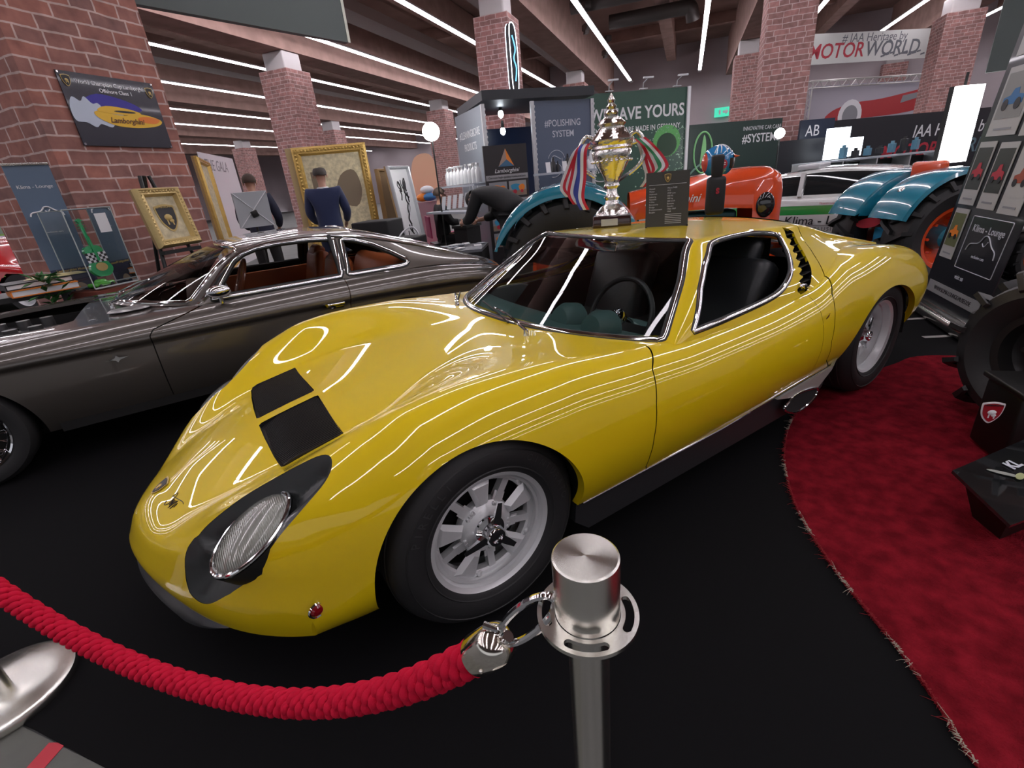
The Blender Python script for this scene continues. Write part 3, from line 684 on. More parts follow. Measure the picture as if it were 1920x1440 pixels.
def gt_cabin(xs, v):
    cz, ax, ay, az, bx, by = [cs(xs, K) for K in (
        [(-.15,.79),(.1,.905),(.35,1.005),(.6,1.075),(.8,1.10),(1.1,1.108),(1.4,1.085),(1.8,.985),(2.1,.875),(2.4,.77)],
        [(-.15,.345),(.6,.70),(.8,.86),(1.1,1.11),(2.4,2.4)],
        [(-.15,.735),(.6,.615),(1.1,.585),(1.6,.58),(2.0,.585),(2.4,.60)],
        [(-.15,.768),(.6,1.052),(.8,1.078),(1.1,1.08),(1.4,1.05),(1.8,.94),(2.1,.84),(2.4,.735)],
        [(-.15,.35),(.6,.715),(.8,.90),(1.2,1.22),(2.4,2.4)], [(-.15,.745),(1.8,.745),(2.1,.72),(2.4,.65)])]
    bz = cs(xs, [(-.15,.755),(1.8,.758),(2.4,.70)])
    s = np.clip(v, 0, 1); t = np.clip(v-1, 0, 1)
    X = xs+(ax-xs)*s**2.2; Y = ay*s; Z = cz+(az-cz)*s**2.4
    X2 = ax+(bx-ax)*t; Y2 = ay+(by-ay)*t+.012*4*t*(1-t); Z2 = az+(bz-az)*t; c = v <= 1
    return np.stack(np.broadcast_arrays(np.where(c, X, X2), np.where(c, Y, Y2), np.where(c, Z, Z2)), -1)
def build_gt():
    car = empty('grand_tourer', (0, 2.43, 0), 0, 'dark grey classic coupe with chrome window frames and tan leather seats', 'car')
    vh = np.concatenate([np.linspace(0, 1, 30)[:-1], np.linspace(1, 2, 22)[:-1], np.linspace(2, 2.05, 4)[:-1], np.linspace(2.05, 3, 26)])
    def full(fn, xa, vv, sm=0):
        P = fn(xa[:, None], vv[None, :])
        for _ in range(sm): Q = P.copy(); Q[:, 1:-1] = .25*P[:, :-2]+.5*P[:, 1:-1]+.25*P[:, 2:]; P = Q
        E_ = np.stack(np.broadcast_arrays(xa[:, None], vv[None, :]), -1)
        L = P[:, :0:-1].copy(); L[..., 1] *= -1; El = E_[:, :0:-1].copy(); El[..., 1] *= -1
        return Sheet.from_grid(np.concatenate([L, P], 1), np.concatenate([El, E_], 1))
    S = full(gt_body, np.linspace(-1.78, 2.92, 300), vh)
    X = lambda A: A[:, 0]; Y = lambda A: np.abs(A[:, 1]); Z = lambda A: A[:, 2]; V = lambda A: np.abs(A[:, 7]); U = lambda A: A[:, 6]
    cut = lambda sh, f: sh.split(f(sh.A)); side = lambda sh: cut(sh, lambda A: A[:, 1])
    arch = lambda A: np.where(V(A) > 1.3, np.minimum(np.hypot(X(A)+.90, (Z(A)-.27)*1.0)-.345, np.hypot(X(A)-1.62, (Z(A)-.27)*1.15)-.345), 1)
    _, S = cut(S, arch)
    bay = smooth2([(-1.5, -1), (-1.5, .50), (-1.4, .56), (-.40, .56), (-.30, .50), (-.27, 0), (-.27, -1)], 3)
    _, S = cut(S, lambda A: np.where(V(A) < 1.0, sd_poly(X(A), Y(A), [(-1.5, -1), (-1.5, .50), (-1.42, .56), (-.42, .56), (-.30, .50), (-.25, -1)]), 1))
    _, S = cut(S, lambda A: np.where(V(A) < 1.4, sd_poly(X(A), Y(A), [(-.02, -1), (-.02, 0), (.1, .35), (.42, .70), (1.8, .70), (2.2, .58), (2.25, -1)]), 1))
    def seam(sh, line, w=.003):
        f = lambda A: np.where(V(A) > .98, -sd_line(X(A), Z(A), line), -1); a, r = cut(sh, lambda A: f(A)+w); s_, b_ = cut(r, lambda A: f(A)-w); return a, s_, b_
    A1, s1, r1 = seam(S, [(.055, .10), (.055, .30), (.06, .66), (.085, .69), (.36, .765), (.6, .90)])
    f3 = lambda A: -sd_line(X(A), Z(A), [(1.20, .10), (1.215, .5), (1.24, .70), (1.235, .9)])
    D, rr = cut(r1, lambda A: f3(A)+.003); s2, R_ = cut(rr, lambda A: f3(A)-.003)
    A1.make('front_wings', M_GREY, car, A1.rim(.025, lambda a: V(a[None])[0] < 1 and X(a[None])[0] < -.2)); R_.make('rear_wings', M_GREY, car)
    for sh in side(D): sh.make('door', M_GREY, car)
    s1.push(-.008).join(s2.push(-.008)).make('panel_gap', M_DARK, car)
    Cb = full(gt_cabin, np.linspace(-.15, 2.4, 200), np.concatenate([np.linspace(0, 1, 40)[:-1], np.linspace(1, 2, 34)]), 2)
    Wg, Cb = cut(Cb, lambda A: sd_poly(U(A), V(A), [(-.115, -2), (-.115, .935), (.50, .935), (.545, .91), (.56, .8), (.565, -2)]))
    w1 = [(.425, .788), (.50, .875), (.60, .985), (.665, 1.022), (.76, 1.046), (.90, 1.056), (1.1, 1.053), (1.262, 1.036), (1.235, .788)]
    w2 = [(1.282, .790), (1.31, 1.028), (1.40, 1.010), (1.52, .965), (1.64, .895), (1.74, .825), (1.745, .80), (1.70, .786)]
    a1, Cb = cut(Cb, lambda A: np.where(V(A) > 1.0, sd_poly(X(A), Z(A), w1), 1)); a2, Cb = cut(Cb, lambda A: np.where(V(A) > 1.0, sd_poly(X(A), Z(A), w2), 1))
    bk, Cb = cut(Cb, lambda A: sd_poly(U(A), V(A), [(1.45, -2), (1.45, .80), (2.05, .78), (2.05, -2)]))
    Cb.make('roof', M_GREY, car); g = Wg.push(-.004).make('windscreen', M_GTG, car); bk.push(-.004).make('rear_window', M_GTG, car)
    def ring(name, sh, r, m, off=.003, mt_sq=.6):
        lp = max(sh.boundary(), key=len); pts = [sh.A[i] for i in lp[::3]]; b = B(); Q = [Vector(p[:3])+Vector(p[3:6])*off for p in pts]; n = len(Q); R = []
        for i in range(n):
            t = (Q[(i+1) % n]-Q[i-1]).normalized(); nn = Vector(pts[i][3:6]); w = t.cross(nn).normalized(); nn = w.cross(t)
            R.append([Q[i]+w*math.cos(2*math.pi*j/8)*r+nn*math.sin(2*math.pi*j/8)*r*mt_sq for j in range(9)])
        R.append(R[0]); b.grid(R, True); b.make(name, m, car)
    ring('windscreen_trim', Wg, .013, M_CHR); ring('rear_window_trim', bk, .012, M_CHR)
    for w_ in (a1, a2):
        for sh in side(w_): ring('window_frame', sh, .011, M_CHR); ring('window_seal', sh, .024, M_BLK, -.006)
    for sd in (-1, 1):      # gutter and waist strips
        b = B(); P = [Vector(gt_cabin(np.array(x), np.array(1.06))*[1, sd, 1])+Vector((0, sd*.004, .004)) for x in np.linspace(-.10, 2.15, 60)]; b.tube(P, .009, 8); b.make('gutter_trim', M_CHR, car)
        b = B(); P = [Vector(gt_body(np.array(x), np.array(1.05))*[1, sd, 1])+Vector((0, sd*.002, .004)) for x in np.linspace(.34, 1.85, 40)]; b.tube(P, .007, 8); b.make('waist_trim', M_CHR, car)
    # engine bay
    b = B(); b.box((-.88, 0, .46), (1.3, 1.3, .05)); b.box((-.24, 0, .60), (.04, 1.2, .30)); b.box((-.88, .60, .55), (1.3, .03, .25)); b.box((-.88, -.60, .55), (1.3, .03, .25)); b.make('engine_bay', M_DARK, car)
    b = B(); b.box((-.85, 0, .58), (.75, .42, .18), None, .05)
    for k in range(6): b.cyl((-1.15+.12*k, .16, .6), (-1.15+.12*k, .16, .73), .035); b.cyl((-1.15+.12*k, -.16, .6), (-1.15+.12*k, -.16, .73), .035)
    b.make('engine', mat('engine_grey', (.12, .12, .12), .4, .8), car)
    b = B(); random.seed(3)
    for k in range(5): b.tube(spline([(-1.3+.05*k, -.5+.04*k, .68), (-.9, -.52+.03*k, .71+.005*k), (-.45, -.40+.05*k, .70)], 8), .008, 6)
    b.make('hoses', mat('hose_black', (.02, .02, .02), .5), car)
    b = B(); b.tube([(-.262, y, .745+.03*(1-(y/.55)**2)) for y in np.linspace(-.55, .55, 20)], .012, 8); b.make('bay_trim', M_CHR, car)
    # cowl vent, wipers, mirror, handle, badge
    p = gt_body(np.array(.02), np.array(.80)); b = B(T(-.02, -.50, .778)); b.lathe([(0, .012), (.10, .010), (.115, .0)], 30, Matrix.Diagonal((1.0, .65, 1, 1))); b.make('cowl_cover', mat('cowl_grey', (.38, .38, .37), .3, .7), car)
    for y0 in (-.32, .25):
        b = B(); b.cyl((-.12, y0, .77), (-.12, y0, .815), .012, n=10); b.tube([(-.12, y0, .81), (.02, y0-.22, .875), (.10, y0-.36, .90)], .006, 6); b.make('wiper', M_CHR, car)
    b = B(); b.sphere((.47, -.80, .835), .05, 20, 10, (1.4, .75, .75)); b.cyl((.47, -.79, .76), (.47, -.79, .82), .014, n=10); b.make('door_mirror', M_CHR, car)
    b = B(); b.box((1.12, -.862, .625), (.13, .015, .022), None, .006); b.box((1.13, -.853, .612), (.09, .008, .03), None, .003); b.cyl((1.055, -.85, .628), (1.055, -.872, .628), .013, n=14); b.make('door_handle', M_CHR, car)
    b = B(frame((-.124, -.853, .568), (1, 0, 0), y=(0, 0, 1))); b.prism([(-.055, 0), (-.01, .008), (0, .022), (.012, .008), (.055, .006), (.012, -.006), (0, -.018), (-.01, -.006)], .004); b.make('wing_badge', M_CHR, car, False)
    # underbody, wells, wheels with wire spokes
    b = B(); b.box((.6, 0, .24), (4.4, 1.2, .14))
    for cx in (-.9, 1.62):
        for sd in (-1, 1):
            M_ = frame((cx, -.50, .28), (1, 0, 0), y=(0, 0, 1)) if sd < 0 else frame((cx, .50, .28), (-1, 0, 0), y=(0, 0, 1)); b.lathe([(0, 0), (.37, 0), (.37, .28)], 30, M_, math.pi)
    b.box((.4, 0, .26), (1.8, 1.56, .10)); b.make('underbody', M_DARK, car)
    for cx in (-.90, 1.62):
        for sd in (-1, 1):
            w = empty('wheel', (cx, sd*.80, .30)); w.parent = car; w.rotation_euler = (math.pi/2*(1 if sd < 0 else -1), 0, 0)
            t = B(); t.lathe([(.20, -.01), (.215, .006), (.25, .016), (.275, .012), (.292, -.005), (.30, -.03), (.30, -.14), (.28, -.17), (.2, -.17)], 64); t.make('tyre', M_RUB, w)
            t = B(); t.lathe([(.17, -.15), (.172, -.05), (.19, -.03), (.195, -.005), (.205, .002), (.207, -.006)], 64); t.make('rim', M_CHR, w)
            t = B(); t.lathe([(0, .02), (.03, .018), (.04, -.01), (.045, -.06), (.045, -.14)], 24)
            for k in range(36):
                a = 2*math.pi*k/36; a2_ = a+(.35 if k % 2 else -.35); t.cyl((.042*math.cos(a2_), .042*math.sin(a2_), -.02-.08*(k % 3 == 0)), (.175*math.cos(a), .175*math.sin(a), -.035-.04*(k % 2)), .0025, n=5)
            t.make('wire_spokes', M_CHR, w)
            t = B(T(0, 0, -.15)); t.lathe([(0, 0), (.17, 0)], 24); t.make('brake_drum', M_DARK, w)
    # inside
    b = B(); b.box((1.1, 0, .30), (1.9, 1.4, .04)); b.box((.30, 0, .5), (.05, 1.4, .4))
    for sd in (-1, 1): b.box((1.1, sd*.70, .52), (1.8, .04, .46), None, .01)
    b.make('cabin_trim', M_TAN, car)
    b = B(); b.box((.42, 0, .735), (.28, 1.30, .09), RY(.1), .04); b.make('dashboard', mat('dash_dark', (.05, .035, .03), .5), car)
    for y in (-.34, .34):
        b = B(); b.box((1.0, y, .46), (.5, .46, .16), RY(-.1), .05); b.box((1.28, y, .68), (.13, .44, .44), RY(.28), .06); s_ = b.make('seat', M_TAN, car)
        b = B(); b.box((1.32, y, .86), (.10, .24, .15), RY(.25), .05); b.make('headrest', M_TAN, s_)
    b = B(); b.box((1.72, 0, .60), (.18, 1.24, .45), RY(.45), .08); b.box((1.55, 0, .5), (.4, 1.24, .14), None, .05); b.make('rear_bench', M_TAN, car)
    b = B(); b.box((2.0, 0, .755), (.35, 1.1, .02)); b.make('parcel_shelf', M_TAN, car)
    b = B(); M_ = frame((.62, -.33, .80), (0, 1, 0), y=(.45, 0, 1)); b.tube([M_ @ Vector((.17*math.cos(a), .17*math.sin(a), 0)) for a in [2*math.pi*k/40 for k in range(40)]], .011, 8, closed=True); b.box(M_.translation, (.02, .30, .02), M_.to_3x3().to_4x4()); b.make('steering_wheel', mat('wood_rim', (.10, .03, .012), .3, coat=1), car)
    b = B(); b.cyl((1.235, -.60, 1.06), (1.235, -.72, .78), .016, n=10); b.make('belt_pillar', M_BLK, car)
    return car
build_gt()
# ================= floor coverings, barrier rope
def flat(name, pts, z, m, h=.004):
    b = B(T(0, 0, z)); b.prism(pts, h); return b.make(name, m, None, False)
car_pts = [(-.62, .15), (-.448, -.178), (-.355, -.293), (-.158, -.56), (.449, -1.35), (1.2, -2.6), (7, -6), (8.5, 1), (7.6, 4.4), (2.5, 3.95), (-.6, 3.5), (-3.5, 3.2), (-3.5, 2.6)]
o = flat('black_carpet', car_pts, -.004, M_CARP, .004); tag(o, 'thin black exhibition carpet under the cars', 'carpet')
M_RED = mat('red_pile', (.20, .010, .018), 1.0, spec=.03, bump=1.0, bscale=130, var=.35, vscale=14, detail=9)
edge = [(3.3, -.60), (2.937, -.679), (2.729, -.735), (2.469, -.852), (2.276, -.971), (2.103, -1.109), (1.981, -1.24), (1.884, -1.356), (1.795, -1.486), (1.721, -1.594), (1.63, -1.706), (1.542, -1.801), (1.40, -2.05), (1.3, -2.5)]
out = smooth2([(3.725, -.70), (3.95, -.74), (4.17, -.781), (4.36, -1.0), (4.6, -1.6), (4.6, -2.3), (4.0, -3.1), (2.6, -3.3)], 4, False)
rc = [(p.x, p.y) for p in spline([(a, b_, 0) for a, b_ in reversed(edge)], 4)]
b = B(T(0, 0, .0002)); b.prism(rc+out, .008); red = b.make('red_carpet', M_RED, None, False); tag(red, 'red shag carpet with a curved frayed edge', 'carpet')
b = B(); random.seed(5)
for k in range(900):
    i = random.randrange(len(rc)-1); t = random.random(); p = Vector((*rc[i], 0))*(1-t)+Vector((*rc[i+1], 0))*t; q = Vector((rc[i+1][0]-rc[i][0], rc[i+1][1]-rc[i][1], 0)).normalized(); n = Vector((-q.y, q.x, 0))
    L = random.uniform(.004, .016) if random.random() < .93 else random.uniform(.02, .045); a = random.gauss(0, .7); d = n*math.cos(a)+q*math.sin(a)
    z = .008+random.random()*.01; b.m = 0 if math.sin(i*.9)+random.random() < 1.0 else 1; s0 = p+Vector((0, 0, z)); b.tube([s0-d*.004, s0+d*L*.6+Vector((0, 0, .003)), s0+d*L+Vector((0, 0, random.uniform(-.004, .006)))], [.0010, .0007, .0003], 4, False)
f = b.make('frayed_edge', [mat('red_thread', (.25, .01, .015), .9), mat('backing_thread', (.42, .38, .30), .9)], red); f['kind'] = 'stuff'
o = flat('floor_tape', [(-.43, -.53), (-.385, -.555), (-.262, -.405), (-.305, -.375)], -.0038, mat('red_tape', (.55, .03, .05), .6), .001); tag(o, 'short strip of red tape stuck on the bare grey floor', 'tape')
o = flat('floor_panel', [(-.9, .1), (-.448, -.178), (-.158, -.56), (.449, -1.35), (.0, -1.6), (-1.4, -.7)], -.0099, mat('grey_board', (.11, .115, .10), .6, var=.15, vscale=6), .006); tag(o, kind='structure')
for k, (a, b_) in enumerate((((4.99, -.40), (5.25, -.60)), ((4.62, -.66), (4.95, -.93)))):
    d = (Vector((*b_, 0))-Vector((*a, 0))).normalized()*.02; n = Vector((-d.y, d.x, 0))
    o = flat('floor_marking', [(a[0]-n.x, a[1]-n.y), (b_[0]-n.x, b_[1]-n.y), (b_[0]+n.x, b_[1]+n.y), (a[0]+n.x, a[1]+n.y)], .0003, mat('white_tape', (.45, .45, .42), .6), .001); tag(o, ['white tape dash behind the yellow car, farther from the red carpet', 'white tape dash closer to the red carpet edge'][k], 'tape', 'white floor dashes')
M_ST = mat('brushed_steel', (.70, .69, .64), .22, 1, bump=.02, bscale=300)
def brushed():
    m = mat('turned_steel', (.78, .77, .71), .26, 1); nt = m.node_tree; b = nt.nodes['Principled BSDF']; b.inputs['Anisotropic'].default_value = .85
    t = nt.nodes.new('ShaderNodeTangent'); t.direction_type = 'RADIAL'; t.axis = 'Z'; nt.links.new(t.outputs[0], b.inputs['Tangent']); return m
M_TURN = brushed()
def stanchion(x, y, label):
    r = empty('stanchion', (x, y, 0), 0, label, 'barrier post', 'steel barrier posts')
    b = B(); b.lathe([(0, .030), (.02, .030), (.155, .028), (.168, .022), (.172, .012), (.172, 0), (0, 0)], 80); b.make('base', M_TURN, r)
    b = B(); b.lathe([(.021, .03), (.021, .905)], 48); b.make('pole', M_ST, r)
    b = B(); b.lathe([(.0, .975), (.030, .975), (.0318, .9735), (.0320, .971), (.0320, .905), (.0, .905)], 64); b.make('cap', M_TURN, r)
    b = B(); n = 96; outer = [(.0500*math.cos(2*math.pi*k/n), .0500*math.sin(2*math.pi*k/n)) for k in range(n)]
    sheet_in = .0325; S_ = []
    # ring with four curved slots
    rr = np.linspace(sheet_in, .0500, 12); aa = np.linspace(0, 2*math.pi, 241)
    P = np.stack([rr[:, None]*np.cos(aa), rr[:, None]*np.sin(aa), 0*rr[:, None]+0*aa], -1)
    sh = Sheet.from_grid(P)
    def slot(A):
        a = np.arctan2(A[:, 1], A[:, 0]); rad = np.hypot(A[:, 0], A[:, 1]); d = 1e9*np.ones(len(A))
        for k in range(4):
            c = k*math.pi/2+math.radians(SLOT); da = (a-c+math.pi) % (2*math.pi)-math.pi; da = np.clip(da, -.42, .42); px = .0412*np.cos(c+da); py = .0412*np.sin(c+da)
            d = np.minimum(d, np.hypot(A[:, 0]-px, A[:, 1]-py)-.0042)
        return d
    _, sh = sh.split(slot(sh.A)); b.M = T(0, 0, .904)
    V_ = [tuple(p[:3]) for p in sh.A]; b.add(V_, sh.F); b.add([(v[0], v[1], -.0045) for v in V_], [f[::-1] for f in sh.F])
    for L in sh.boundary():
        for i, j in zip(L[:-1], L[1:]):
            if np.linalg.norm(sh.A[i][:3]-sh.A[j][:3]) < .02: b.add([V_[i], V_[j], (V_[j][0], V_[j][1], -.0045), (V_[i][0], V_[i][1], -.0045)], [(1, 0, 3, 2)])
    b.make('hook_ring', M_ST, r, sharp=30); return r
SLOT = 137
s1 = stanchion(.634, -1.556, 'brushed steel barrier post in front of the front wheel, rope hooked to its ring')
SLOT = -50
s2 = stanchion(-.445, -.105, 'steel barrier post whose round base plate shows beyond the rope')
# rope
Pa = Vector((.594, -1.500, .862)); Pb_ = Vector((-.418, -.142, .862))
def rope_pt(t):
    q = 3.38; c = math.cosh(q*(t-.5))-math.cosh(q*.5); X = Pa*(1-t)+Pb_*t; X.z += .405/(math.cosh(q*.5)-1)*c; return X
rope = empty('barrier_rope', Pa, 0, 'red braided barrier rope sagging between the steel posts', 'rope'); MI = T(*(-Pa))
ts = np.linspace(.030, .970, 2400); pts = [rope_pt(t) for t in ts]; ln = [0]
for a, c in zip(pts[:-1], pts[1:]): ln.append(ln[-1]+(c-a).length)
side_v = Vector((Pb_.y-Pa.y, -(Pb_.x-Pa.x), 0)).normalized()
b = B(MI); pitch = .076; R0 = .0148; ns = 4
for s_ in range(ns):
    path = []; rad = []
    for i in range(0, len(pts), 2):
        t = (pts[min(i+1, len(pts)-1)]-pts[max(i-1, 0)]).normalized(); nrm = side_v.cross(t).normalized(); ph = 2*math.pi*(ln[i]/pitch+s_/ns)
        path.append(pts[i]+side_v*math.cos(ph)*R0+nrm*math.sin(ph)*R0); w = abs(math.sin(math.pi*ln[i]/.0125)); rad.append(.0050+.0034*w**.7)
    b.tube(path, rad, 12)
b.tube(pts[::12], .0125, 12)
b.make('braided_cord', mat('rope_red', (.60, .008, .040), .85, spec=.15, bump=.4, bscale=900), rope)
for e, sgn in ((.030, 1), (.970, -1)):
    p = rope_pt(e); d = (rope_pt(e)-rope_pt(e+.02*sgn)).normalized(); M_ = frame(p-d*.022, d.orthogonal(), z=d)
    b = B(MI @ M_); b.lathe([(.0235, 0), (.0245, .002), (.0245, .036), (.0225, .046), (.016, .054), (.009, .058), (0, .058)], 40); b.sphere((.0245, 0, .018), .003, 10, 6); b.sphere((-.0245, 0, .018), .003, 10, 6); fe = b.make('end_ferrule', mat('ferrule_chrome', (.80, .76, .68), .12, 1), rope)
    top = M_ @ Vector((0, 0, .058)); tgt = Vector((.634, -1.556, .902)) if sgn > 0 else Vector((-.445, -.105, .902)); ang = (top-tgt); ang.z = 0; ang.normalize(); hk = tgt+ang*.042
    b = B(MI); mid = (top+hk)/2; dz = Vector((0, 0, 1)); u_ = (hk-top).normalized(); w_ = u_.cross(dz).normalized(); v_ = w_.cross(u_)
    L = (hk-top).length
    ring = [top+u_*(L*.5-L*.62*math.cos(a))+v_*(.016*math.sin(a)) for a in np.linspace(.25, 2*math.pi-.15, 26)]
    b.tube(ring, [.0042]*26, 8); b.cyl(top-u_*.004, top+u_*.006, .0065, n=12); b.tube([top+v_*.010+u_*.004, top+v_*.028-u_*.006], [.003, .0045], 8)
    b.make('snap_hook', M_CHR, rope)
# ================= everything behind the cars
def ray(px, py): return (_f + (px-960)/FPX*_r - (py-720)/FPX*_u)
def at(px, py, dep): return CAM + ray(px, py)*dep
def atz(px, py, z): d = ray(px, py); return CAM + d*((z-CAM.z)/d.z)
def onp(px, py, pt, n): d = ray(px, py); return CAM + d*((Vector(pt)-CAM).dot(n)/d.dot(n))
def brick(name, c1, c2, mo, w, h, m=.012):
    M = mat(name, c1, .85); nt = M.node_tree; b = nt.nodes['Principled BSDF']; tc = nt.nodes.new('ShaderNodeTexCoord'); sx = nt.nodes.new('ShaderNodeSeparateXYZ'); ad = nt.nodes.new('ShaderNodeMath'); cx = nt.nodes.new('ShaderNodeCombineXYZ')
    nz = nt.nodes.new('ShaderNodeTexNoise'); nz.inputs['Scale'].default_value = 3; nz.inputs['Detail'].default_value = 5; wv = nt.nodes.new('ShaderNodeVectorMath'); wv.operation = 'MULTIPLY_ADD'; wv.inputs[1].default_value = (.05,)*3
    nt.links.new(tc.outputs['Object'], nz.inputs['Vector']); nt.links.new(nz.outputs['Color'], wv.inputs[0])
    nt.links.new(tc.outputs['Object'], sx.inputs[0]); nt.links.new(sx.outputs[0], ad.inputs[0]); nt.links.new(sx.outputs[1], ad.inputs[1]); nt.links.new(ad.outputs[0], cx.inputs[0]); nt.links.new(sx.outputs[2], cx.inputs[1])
    nt.links.new(cx.outputs[0], wv.inputs[2])
    br = nt.nodes.new('ShaderNodeTexBrick'); br.inputs['Scale'].default_value = 1; br.inputs['Brick Width'].default_value = w; br.inputs['Row Height'].default_value = h; br.inputs['Mortar Size'].default_value = m; br.inputs['Mortar Smooth'].default_value = .3; br.inputs['Bias'].default_value = -.1
    br.squash = .65; br.squash_frequency = 3
    br.inputs['Color1'].default_value = (*c1, 1); br.inputs['Color2'].default_value = (*c2, 1); br.inputs['Mortar'].default_value = (*mo, 1)
    nt.links.new(wv.outputs[0], br.inputs['Vector'])
    n3 = nt.nodes.new('ShaderNodeTexNoise'); n3.inputs['Scale'].default_value = 9; n3.inputs['Detail'].default_value = 7; nt.links.new(tc.outputs['Object'], n3.inputs['Vector'])
    mx = nt.nodes.new('ShaderNodeMix'); mx.data_type = 'RGBA'; mx.blend_type = 'OVERLAY'; mx.inputs[0].default_value = .55; nt.links.new(br.outputs['Color'], mx.inputs[6]); nt.links.new(n3.outputs['Fac'], mx.inputs[7]); nt.links.new(mx.outputs[2], b.inputs['Base Color']); return M
M_BR1 = brick('brick_print_large', (.33, .13, .10), (.20, .105, .095), (.48, .35, .32), .31, .112, .009)
M_BR2 = brick('brick_print', (.44, .22, .20), (.27, .15, .14), (.60, .45, .43), .32, .115, .010)
M_CAP = mat('column_paint', (.62, .60, .60), .6)
cols = [(3.0, 5.07, 1.22), (15.73, 13.07, 1.2), (14.98, 4.81, 1.0), (27.6, 5.1, 1.1), (27.2, -2.85, 1.1), (15.0, -2.64, 1.05), (25.5, -9.9, 1.2), (30.6, 22.7, 1.2), (32.7, 33.0, 1.2), (29.2, 13.7, 1.2), (37.5, -11.5, 1.2)]
labs = ['large brick-clad hall column behind the grey coupe, with a poster on it', 'brick-clad hall column rising behind the big gold picture frame', 'brick-clad column with a lit sign standing behind the polish booth', 'brick-clad column top between booth and green banner', 'small brick-clad column left of the big right one, before the white wall', 'big brick-clad column behind the dark booth wall with white capitals', 'brick-clad column right of the red car picture', 'distant brick-clad column just right of the gold framed picture top', 'distant brick-clad column above the man behind the pale board', 'distant brick-clad column beside the bright lamp on a stand', 'far brick-clad column top above the truss picture']
for i, (a, p, w) in enumerate(cols):
    r = empty('brick_column', hall(a+w/2, p+w/2, 0), HALL_ROT, labs[i], 'column', 'brick-clad hall columns')
    b = B(); b.box((0, 0, 2.75), (w, w, 5.5)); b.make('cladding', M_BR1 if i == 0 else M_BR2, r, False)
    b = B(); b.box((0, 0, 5.79), (w*.72, w*.72, .56), None, .05); b.make('capital', M_CAP, r, False)
# ceiling beams and services
M_BEAM = mat('beam_brown', (.36, .225, .19), .8, var=.15, vscale=2); M_DUCT = mat('duct_grey', (.10, .09, .085), .45, .4)
def seg(name, a0, p0, a1, p1, z, w, h, m, label=None, cat=None, grp=None, kind=None):
    A, Bq = hall(a0, p0), hall(a1, p1); c = (A+Bq)/2; L = (Bq-A).length; b = B(); b.box((0, 0, 0), (L, w, h)); o = b.make(name, m, None, False); o.location = (c.x, c.y, z); o.rotation_euler = (0, 0, math.atan2((Bq-A).y, (Bq-A).x)); return tag(o, label, cat, grp, kind)
for k, p in enumerate((-19.2, -10.6, -2.4, 5.35, 13.67, 23.3, 33, 43)): seg('beam', -10, p, 37 if p < 8 else 60, p, 7.12, .95, 2.1, M_BEAM, kind='structure')
for k, p in enumerate((-15, -6.6, 1.3, 9.7, 18.2, 28, 38)): seg('joist', -10, p, 37 if p < 8 else 60, p, 7.75, .55, .9, M_BEAM, kind='structure')
for k, a in enumerate(range(4, 60, 7)): seg('cross_joist', a, -20, a, 45, 8.0, .35, .5, M_BEAM, kind='structure')
for (p, z, w, h, a0, a1) in ((10.9, 6.95, .8, .35, 2, 58), (19.6, 6.95, .8, .35, 8, 58), (6.9, 7.0, .5, .3, 1, 34)): seg('air_duct', a0, p, a1, p, z, w, h, mat('duct_brown', (.15, .10, .085), .6), 'flat rectangular air duct hung below the ceiling between light lines', 'air duct', 'flat air ducts')
def pipe(name, pts, r, m, label, cat, grp=None):
    b = B(); b.tube([Vector(q)-Vector(pts[0]) for q in spline(pts, 6)], r, 16); o = b.make(name, m); o.location = pts[0]; return tag(o, label, cat, grp)
for k, (a, p0, p1) in enumerate(((18.5, 3.3, -.1), (24.5, 3.4, .2), (21.5, 4.4, -2.0))):
    pipe('ventilation_pipe', [hall(a, p0, 7.0), hall(a, (p0*2+p1)/3, 7.0), hall(a, (p0+p1)/2, 7.0), hall(a, p1+.3, 7.0), hall(a, p1, 6.95), hall(a+.15, p1-.1, 6.55)], .28-.02*k, M_DUCT, ['dark round ventilation pipe nearest under the ceiling between two light lines', 'second dark ventilation pipe farther back, nearer the white wall', 'thin dark ventilation pipe between the two others'][k], 'ventilation pipe', 'round ventilation pipes')
pipe('beam_pipe', [hall(12, 6.05, 6.5), hall(20, 6.05, 6.5), hall(27, 6.05, 6.5)], .18, M_DUCT, 'long grey pipe running along the brown ceiling beam', 'ceiling pipe')
for k in range(7):
    b = B(); b.box((0, 0, 0), (.5, .28, .22), None, .04); b.box((.1, 0, -.16), (.2, .16, .12)); o = b.make('ceiling_unit', M_DUCT); o.location = hall(13+2.6*k, 4.15-(k % 2)*.4, 6.75); o.rotation_euler = (0, 0, HALL_ROT+.6); tag(o, 'small dark box unit hung by the ceiling beam', 'ceiling unit', 'ceiling units beside the beam')
# walls
M_WALL = mat('hall_wall', (.50, .44, .46), .85, var=.05, vscale=.5)
def wall(name, a0, p0, a1, p1, z0=0, z1=8.3, t=.2, m=M_WALL): o = seg(name, a0, p0, a1, p1, (z0+z1)/2, t, z1-z0, m, kind='structure'); return o
wall('wall_back', 38, -32, 38, 9.4); wall('wall_step', 38, 9.3, 61, 9.3); wall('wall_far', 61, 8, 61, 62); wall('wall_side', -12, 60, 62, 60); wall('wall_right', -12, -26, 40, -26)
